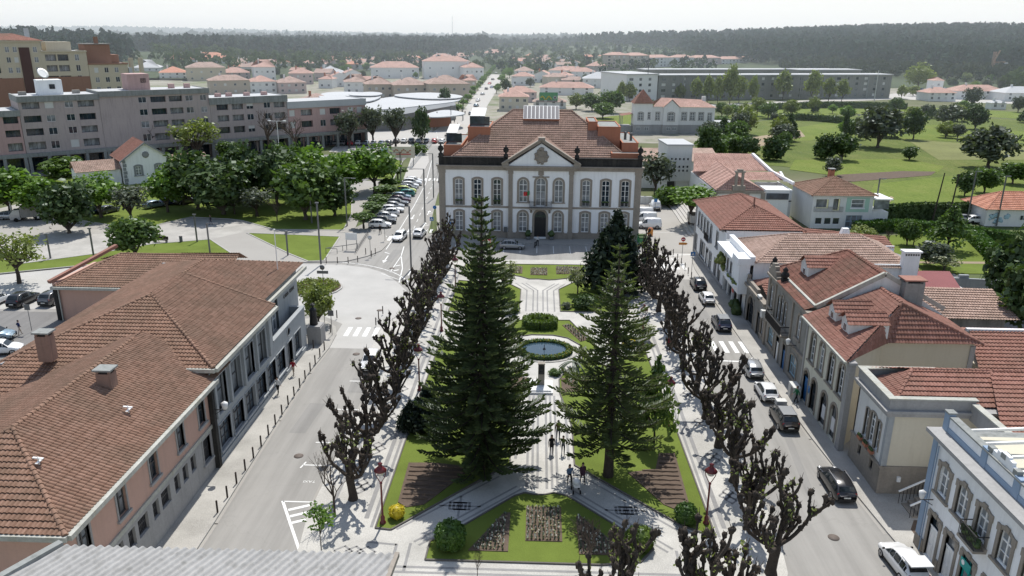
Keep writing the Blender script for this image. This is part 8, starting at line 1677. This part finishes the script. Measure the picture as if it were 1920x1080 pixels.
# ---------------------------------------------------------------- town houses in the middle distance: px left/right, py base, eave height, depth, turn, wall, roof
def house(px0,px1,py,h,dep,turn,wm,rm,label,gable=False,floors=2,name='house',pitch=.42,grp=None,nw=4):
    a,b=V((*G(px0,py),0)),V((*G(px1,py),0)); L_=(b-a).length; B=Bld(name,label,(a.x,a.y,0),math.radians(turn)+0*math.atan2(b.y-a.y,b.x-a.x),'house',grp); w=MB(); w.box(0,L_,0,dep,0,h)
    al='y' if gable=='y' else 'x'; pl,cp=hip_planes(-.5,L_+.5,-.5,dep+.5,h,pitch,al,(0,0) if gable else (1,1))
    if gable:
        rz=h+pitch*((L_ if al=='y' else dep)/2)
        if al=='y': w.add([(0,0,h),(L_,0,h),(L_/2,0,rz)],[(0,1,2)])
        else: w.add([(L_,0,h),(L_,dep,h),(L_,dep/2,rz)],[(0,1,2)]); w.add([(0,0,h),(0,dep,h),(0,dep/2,rz)],[(0,2,1)])
    w.obj('wall',K[wm],B.t); roof_obj('roof',pl,rm,B.t,False)
    n=max(1,min(nw,int(L_/3.2))); ws=1.3
    for f in range(floors):
        for i in range(n): link('window',simple_win(ws,1.3,('glass','curt','shut','glass')[(i+f)%4],'frame_w',-.03),B.t,(L_*(i+.5)/n,0,1.1+f*(h-.4)/floors))
    if n>1: m=MB(); m.cbox(L_*.3,dep*.5,h,.9,.9,pitch*dep/2+1.2); B.part('chimney',m,'terra' if int(px0)%2 else 'whitefar')
    return B
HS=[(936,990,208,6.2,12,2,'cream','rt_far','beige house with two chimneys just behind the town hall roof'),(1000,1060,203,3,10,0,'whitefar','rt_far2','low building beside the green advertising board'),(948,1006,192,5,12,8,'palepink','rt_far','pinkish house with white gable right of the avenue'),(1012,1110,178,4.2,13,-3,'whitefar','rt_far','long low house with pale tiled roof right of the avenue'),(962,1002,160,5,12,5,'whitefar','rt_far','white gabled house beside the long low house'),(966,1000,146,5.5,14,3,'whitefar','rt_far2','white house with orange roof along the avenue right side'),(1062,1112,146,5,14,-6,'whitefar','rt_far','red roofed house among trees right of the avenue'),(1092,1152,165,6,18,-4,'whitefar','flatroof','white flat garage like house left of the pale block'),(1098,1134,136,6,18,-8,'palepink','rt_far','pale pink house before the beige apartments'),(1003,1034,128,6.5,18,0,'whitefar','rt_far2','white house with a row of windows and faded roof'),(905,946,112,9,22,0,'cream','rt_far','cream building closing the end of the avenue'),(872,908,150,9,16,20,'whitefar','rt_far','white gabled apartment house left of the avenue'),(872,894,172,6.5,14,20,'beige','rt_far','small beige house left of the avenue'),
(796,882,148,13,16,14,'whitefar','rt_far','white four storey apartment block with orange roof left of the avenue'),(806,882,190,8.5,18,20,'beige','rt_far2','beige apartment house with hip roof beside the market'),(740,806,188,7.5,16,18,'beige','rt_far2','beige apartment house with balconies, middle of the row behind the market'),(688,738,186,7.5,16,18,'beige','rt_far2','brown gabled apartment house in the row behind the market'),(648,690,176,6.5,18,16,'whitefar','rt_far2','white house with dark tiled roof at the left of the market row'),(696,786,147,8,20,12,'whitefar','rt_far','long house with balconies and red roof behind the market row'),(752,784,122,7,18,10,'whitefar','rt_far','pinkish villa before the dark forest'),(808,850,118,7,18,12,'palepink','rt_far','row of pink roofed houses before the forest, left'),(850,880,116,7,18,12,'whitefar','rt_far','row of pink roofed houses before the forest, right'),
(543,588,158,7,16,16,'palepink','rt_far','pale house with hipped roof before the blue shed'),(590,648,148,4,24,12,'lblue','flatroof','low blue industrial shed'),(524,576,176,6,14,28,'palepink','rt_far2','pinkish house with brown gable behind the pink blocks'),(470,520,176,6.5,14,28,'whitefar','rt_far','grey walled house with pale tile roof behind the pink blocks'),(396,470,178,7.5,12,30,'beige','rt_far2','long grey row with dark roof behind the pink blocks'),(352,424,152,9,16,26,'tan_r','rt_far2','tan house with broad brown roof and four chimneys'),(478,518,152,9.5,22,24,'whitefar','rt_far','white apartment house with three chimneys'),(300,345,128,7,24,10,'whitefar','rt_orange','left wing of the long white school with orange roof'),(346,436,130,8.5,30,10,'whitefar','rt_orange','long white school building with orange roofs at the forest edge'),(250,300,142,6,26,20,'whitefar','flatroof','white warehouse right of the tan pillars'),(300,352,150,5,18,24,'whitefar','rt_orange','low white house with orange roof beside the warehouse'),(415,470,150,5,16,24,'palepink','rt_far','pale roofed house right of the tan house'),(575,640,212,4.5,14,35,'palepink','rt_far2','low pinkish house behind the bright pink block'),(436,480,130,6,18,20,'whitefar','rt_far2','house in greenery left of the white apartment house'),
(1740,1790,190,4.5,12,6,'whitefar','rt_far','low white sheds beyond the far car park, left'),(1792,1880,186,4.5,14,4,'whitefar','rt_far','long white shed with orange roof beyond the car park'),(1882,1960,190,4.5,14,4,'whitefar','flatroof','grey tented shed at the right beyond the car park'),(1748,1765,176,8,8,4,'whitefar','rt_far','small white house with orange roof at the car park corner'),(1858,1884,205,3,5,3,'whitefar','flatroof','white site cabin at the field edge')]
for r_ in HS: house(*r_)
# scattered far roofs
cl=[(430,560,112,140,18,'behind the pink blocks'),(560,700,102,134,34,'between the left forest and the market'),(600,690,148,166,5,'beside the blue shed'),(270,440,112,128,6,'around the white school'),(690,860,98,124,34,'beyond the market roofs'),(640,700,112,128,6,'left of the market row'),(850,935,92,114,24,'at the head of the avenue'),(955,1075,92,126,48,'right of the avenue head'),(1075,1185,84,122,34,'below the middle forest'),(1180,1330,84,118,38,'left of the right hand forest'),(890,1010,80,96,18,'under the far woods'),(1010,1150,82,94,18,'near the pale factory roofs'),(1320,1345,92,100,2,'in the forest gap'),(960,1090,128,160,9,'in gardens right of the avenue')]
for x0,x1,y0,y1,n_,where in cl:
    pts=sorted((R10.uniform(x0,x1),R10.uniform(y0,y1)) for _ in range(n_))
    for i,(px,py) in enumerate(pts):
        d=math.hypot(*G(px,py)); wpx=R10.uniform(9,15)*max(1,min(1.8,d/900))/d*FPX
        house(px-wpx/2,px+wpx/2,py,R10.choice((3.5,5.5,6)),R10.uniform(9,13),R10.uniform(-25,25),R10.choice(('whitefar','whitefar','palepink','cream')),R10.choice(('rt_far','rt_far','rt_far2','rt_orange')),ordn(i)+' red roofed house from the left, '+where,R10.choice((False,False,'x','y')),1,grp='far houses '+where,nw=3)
for i,(a,b,c,d,h) in enumerate(((1000,1040,96,40,8),(1045,1085,94,50,8),(1090,1135,92,50,8))): house(a,b,c,h,d,0,'whitefar','flatroof',['left','middle','right'][i]+' pale flat factory roof below the far woods',False,1,'factory',pitch=.04)
# masts, crane, power pole
for px,py,h,l in ((849,104,62,'thin lattice mast above the left forest'),(1003,92,26,'thin white mast over the far roofs'),(1212,188,26,'dark pole before the grey housing'),(1639,190,16,'pale lamp mast at the right end of the grey housing')):
    x,y=G(px,py); t=thing('mast',l,'mast',(x,y,0)); m=MB(); m.tube([(0,0,0),(0,0,h)],[.5 if h>40 else .25,.25 if h>40 else .15],6); m.obj('pole',K['steel'] if 'dark' in l else K['shutter'],t)
x,y=G(1856,152); t=thing('tower_crane','small orange tower crane before the right forest','crane',(x,y,0)); s=math.hypot(x,y)/FPX
K['craneo']=plain('hazed_crane_orange',(.36,.22,.14),.6)  # orange dulled so the distance haze is in the colour itself
def truss(a,b,w):
    m=MB(); a,b=V(a),V(b); n=12; d=(b-a); u=V((0,1,0)); v=d.normalized().cross(u)
    cs=[a+u*(i*w)+v*(j*w) for i,j in ((-.5,-.5),(.5,-.5),(.5,.5),(-.5,.5))]
    for c in cs: m.bar(c,c+d,w*.16)
    for k in range(n):
        for q in range(4): m.bar(cs[q]+d*(k/n),cs[(q+1)%4]+d*((k+1)/n),w*.1)
    return m
truss((0,0,0),(0,0,44*s),3.2*s).obj('tower',K['craneo'],t); truss((0,0,28*s),(18*s,0,28.5*s),1.8*s).obj('jib',K['craneo'],t); truss((0,0,28*s),(7*s,0,46*s),1.3*s).obj('luffing_arm',K['craneo'],t); m=MB(); m.box(18*s,22*s,-1,1,26*s,28*s); m.obj('counterweight',K['shutter'],t)
for k in range(2): x,y=G(1897+k*10,163); t=thing('white_tent','pointed white tent top, '+('left' if k==0 else 'right')+' of two beside the crane','tent',(x,y,0)); m=MB(); m.lathe([(3.4,0),(3.4,2.2),(1.2,4.5),(.1,7)],n=4); m.obj('canvas',K['frame_w'],t)
# ---------------------------------------------------------------- hills and woods
import numpy as np
HB=[(560,1080,330,330,23),(-520,780,230,230,15),(230,1500,330,260,12),(-330,1330,520,330,9),(900,1500,500,400,34),(0,5200,2600,500,16),(-2600,4600,1500,600,38),(2200,3600,1300,700,48),(-900,2600,700,400,10),(500,2700,700,500,16)]
def hz_(x,y): return sum(a*math.exp(-((x-cx)/rx)**2-((y-cy)/ry)**2) for cx,cy,rx,ry,a in HB)
K['plantation']=leafmat('young_plantation_leaves',(.028,.042,.02),(.075,.095,.045),.03,.1,0); K['hillgrass']=W('wooded_hill_ground',(.05,.07,.03),.4,.01,.1,.95)
def hill(x0,x1,y0,y1,n,m_):
    m=MB(); xs=[x0+(x1-x0)*i/n for i in range(n+1)]; ys=[y0+(y1-y0)*j/m_ for j in range(m_+1)]
    m.add([(x,y,hz_(x,y)-.6) for y in ys for x in xs],[(j*(n+1)+i,j*(n+1)+i+1,(j+1)*(n+1)+i+1,(j+1)*(n+1)+i) for j in range(m_) for i in range(n)],0,True); m.obj('hill',K['hillgrass'],kind='structure')
hill(-1500,1900,560,2100,60,40); hill(-6000,6000,2101,7000,70,40)
def wood(name,label,poly,sp,h,w,nq,leaf,mat,seed,jit=.5,keep=1.0,hv=.3):
    R=np.random.default_rng(seed); P=np.array(poly); x0,y0=P.min(0); x1,y1=P.max(0); gx,gy=np.meshgrid(np.arange(x0,x1,sp),np.arange(y0,y1,sp)); pts=np.stack([gx.ravel(),gy.ravel()],1)+R.uniform(-sp*jit,sp*jit,(gx.size,2))
    ins=np.zeros(len(pts),bool)
    for i in range(len(P)):
        a,b=P[i],P[i-1]; c=((a[1]>pts[:,1])!=(b[1]>pts[:,1]))&(pts[:,0]<(b[0]-a[0])*(pts[:,1]-a[1])/(b[1]-a[1]+1e-9)+a[0]); ins^=c
    pts=pts[ins&(R.random(len(pts))<keep)]; n=len(pts)
    gz=np.zeros(n)
    for cx,cy,rx,ry,a in HB: gz+=a*np.exp(-((pts[:,0]-cx)/rx)**2-((pts[:,1]-cy)/ry)**2)
    H=h*(1+R.uniform(-hv,hv,n)); Wd2=w*(1+R.uniform(-.3,.3,n))
    t=R.random((n,nq))**.8; ang=R.uniform(0,6.283,(n,nq)); prof=np.sqrt(np.clip(np.sin(np.pi*np.clip(.12+.88*t,0,1)),0,1))
    rr=Wd2[:,None]*prof*R.uniform(.35,1,(n,nq)); cz=gz[:,None]+H[:,None]*(.12+.86*t); cx_=pts[:,0:1]+rr*np.cos(ang); cy_=pts[:,1:2]+rr*np.sin(ang)
    c=np.stack([cx_,cy_,cz],-1).reshape(-1,3); k=len(c); nrm=R.normal(0,1,(k,3))+np.stack([np.cos(ang),np.sin(ang),np.full_like(ang,.7)],-1).reshape(-1,3)*1.1; nrm/=np.linalg.norm(nrm,axis=1)[:,None]
    t1=np.cross(nrm,R.normal(0,1,(k,3))); t1/=np.linalg.norm(t1,axis=1)[:,None]; t2=np.cross(nrm,t1); s=(leaf*R.uniform(.6,1.4,k))[:,None]
    v=np.stack([c-t1*s,c+t2*s*.7,c+t1*s,c-t2*s*.7],1).reshape(-1,3)
    me=bpy.data.meshes.new(name); me.vertices.add(len(v)); me.vertices.foreach_set('co',v.astype(np.float32).ravel()); me.loops.add(len(v)); me.loops.foreach_set('vertex_index',np.arange(len(v),dtype=np.int32)); me.polygons.add(k); me.polygons.foreach_set('loop_start',np.arange(0,len(v),4,dtype=np.int32)); me.update(calc_edges=True); me.materials.append(K[mat])
    link(name,me,None,None,0,label,'forest',None,'stuff'); return k
fp=lambda *p: [G(*q) for q in p]
wood('forest','dark wooded hill filling the right horizon',[(290,830),(360,690),(520,660),(1100,640),(1500,1100),(1300,1700),(400,1500),(270,1150)],9,17,4.6,26,2.3,'forest',1)
wood('forest','lower plantation of young trees in front of the right hill',[(215,760),(330,610),(520,560),(900,560),(900,650),(520,668),(350,695),(285,830)],7.5,9,3.2,18,1.7,'plantation',2)
wood('forest','fresh green broadleaf wood below the right hill beside the crane',[(310,560),(330,500),(560,520),(600,600),(420,640)],10,11,5,26,2.2,'forest_l',3)
wood('forest','dark wood behind the houses in the middle of the horizon',[(70,1480),(210,1180),(300,1150),(400,1500),(700,2000),(150,1950)],13,17,6,22,3.2,'forest',4)
wood('forest','broad dark forest behind the left half of the town',[(-800,1150),(-430,905),(-300,900),(-130,1060),(-75,1300),(-150,1800),(-900,1800)],11,17,5.2,24,2.7,'forest',5)
wood('forest','dark wood right behind the tan tower blocks',[(-700,760),(-470,560),(-330,560),(-330,640),(-400,790),(-640,1000)],10,17,5,26,2.4,'forest',6)
wood('forest','lighter scattered trees at the foot of the left forest',[(-430,900),(-330,640),(-240,620),(-120,860),(-130,1040),(-300,895)],15,9,5,24,2.0,'forest_l',7,.6,.62)
wood('forest','pale distant woods along the horizon',[(-4200,2100),(4200,2100),(5200,5600),(-5200,5600)],62,18,30,14,13,'forest',8,.6,.8)
wood('forest','dark tall wood standing right behind the orange roofed rows and grey housing',[(185,960),(235,850),(290,800),(420,640),(560,600),(560,720),(420,860),(300,1150),(190,1150)],9,18,4.6,26,2.3,'forest',10)
wood('forest','loose trees and gardens woven between the far houses right of the avenue',[(-60,700),(160,720),(200,1000),(190,1500),(-120,1500)],17,7.5,4.6,20,1.9,'forest_l',11,.6,.4)
wood('forest','loose dark trees between the far houses',[(-130,640),(160,700),(190,1200),(-140,1500),(-300,1000)],26,10,4,20,1.9,'forest',12,.6,.4)
wood('forest','wood under the horizon behind the avenue head',[(-130,1560),(120,1560),(260,2050),(-260,2050)],14,15,6,20,3.4,'forest',9)
# gardens and street trees woven between the far houses
def bushes(label,px,n_,seed,mats=('forest_l','leaf_mid','leaf_dark','leaf_bright')):
    R=random.Random(seed); xs=[p[0] for p in px]; ys=[p[1] for p in px]
    for i in range(n_):
        a,b=R.uniform(min(xs),max(xs)),R.uniform(min(ys),max(ys)); x,y=G(a,b); kind=R.choice(('bright','mid','dark','olive','yellow','conifer')); T,Cn=KD[kind][R.randrange(2)]; s=R.uniform(2.2,4.6)
        plant('garden_tree',ordn(i)+' garden tree '+label,'tree',(x,y,0),T,Cn,R.uniform(0,6),(s,s,s*R.uniform(1.6,2.4)),'garden trees '+label)
bushes('among the houses right of the avenue',[(952,112),(1100,165)],34,1); bushes('among the houses left of the avenue',[(560,112),(790,150)],40,2); bushes('between the far roofs under the middle forest',[(1080,92),(1330,120)],38,3); bushes('before the left forest',[(440,112),(660,150)],30,4); bushes('around the far end of the avenue',[(860,92),(960,112)],14,5); bushes('beyond the field and car park',[(1700,150),(1920,172)],16,6); bushes('in the hedgerows of the field',[(1500,222),(1920,262)],12,8); bushes('at the lower field edge behind the museum',[(1290,262),(1480,300)],8,9); bushes('along the upper field edge',[(1340,208),(1920,230)],22,7)
# ---------------------------------------------------------------- haze: thin air light over the distant country
hzm=bpy.data.materials.new('haze'); hzm.use_nodes=True; t=hzm.node_tree; t.nodes.clear(); vs=t.nodes.new('ShaderNodeVolumeScatter'); vs.inputs['Color'].default_value=(.86,.93,1,1); vs.inputs['Density'].default_value=.00027; vs.inputs['Anisotropy'].default_value=.25
o_=t.nodes.new('ShaderNodeOutputMaterial'); t.links.new(vs.outputs[0],o_.inputs['Volume'])
m=MB(); m.box(-9000,9000,215,13900,-2,95); ho=m.obj('haze',hzm,kind='structure')
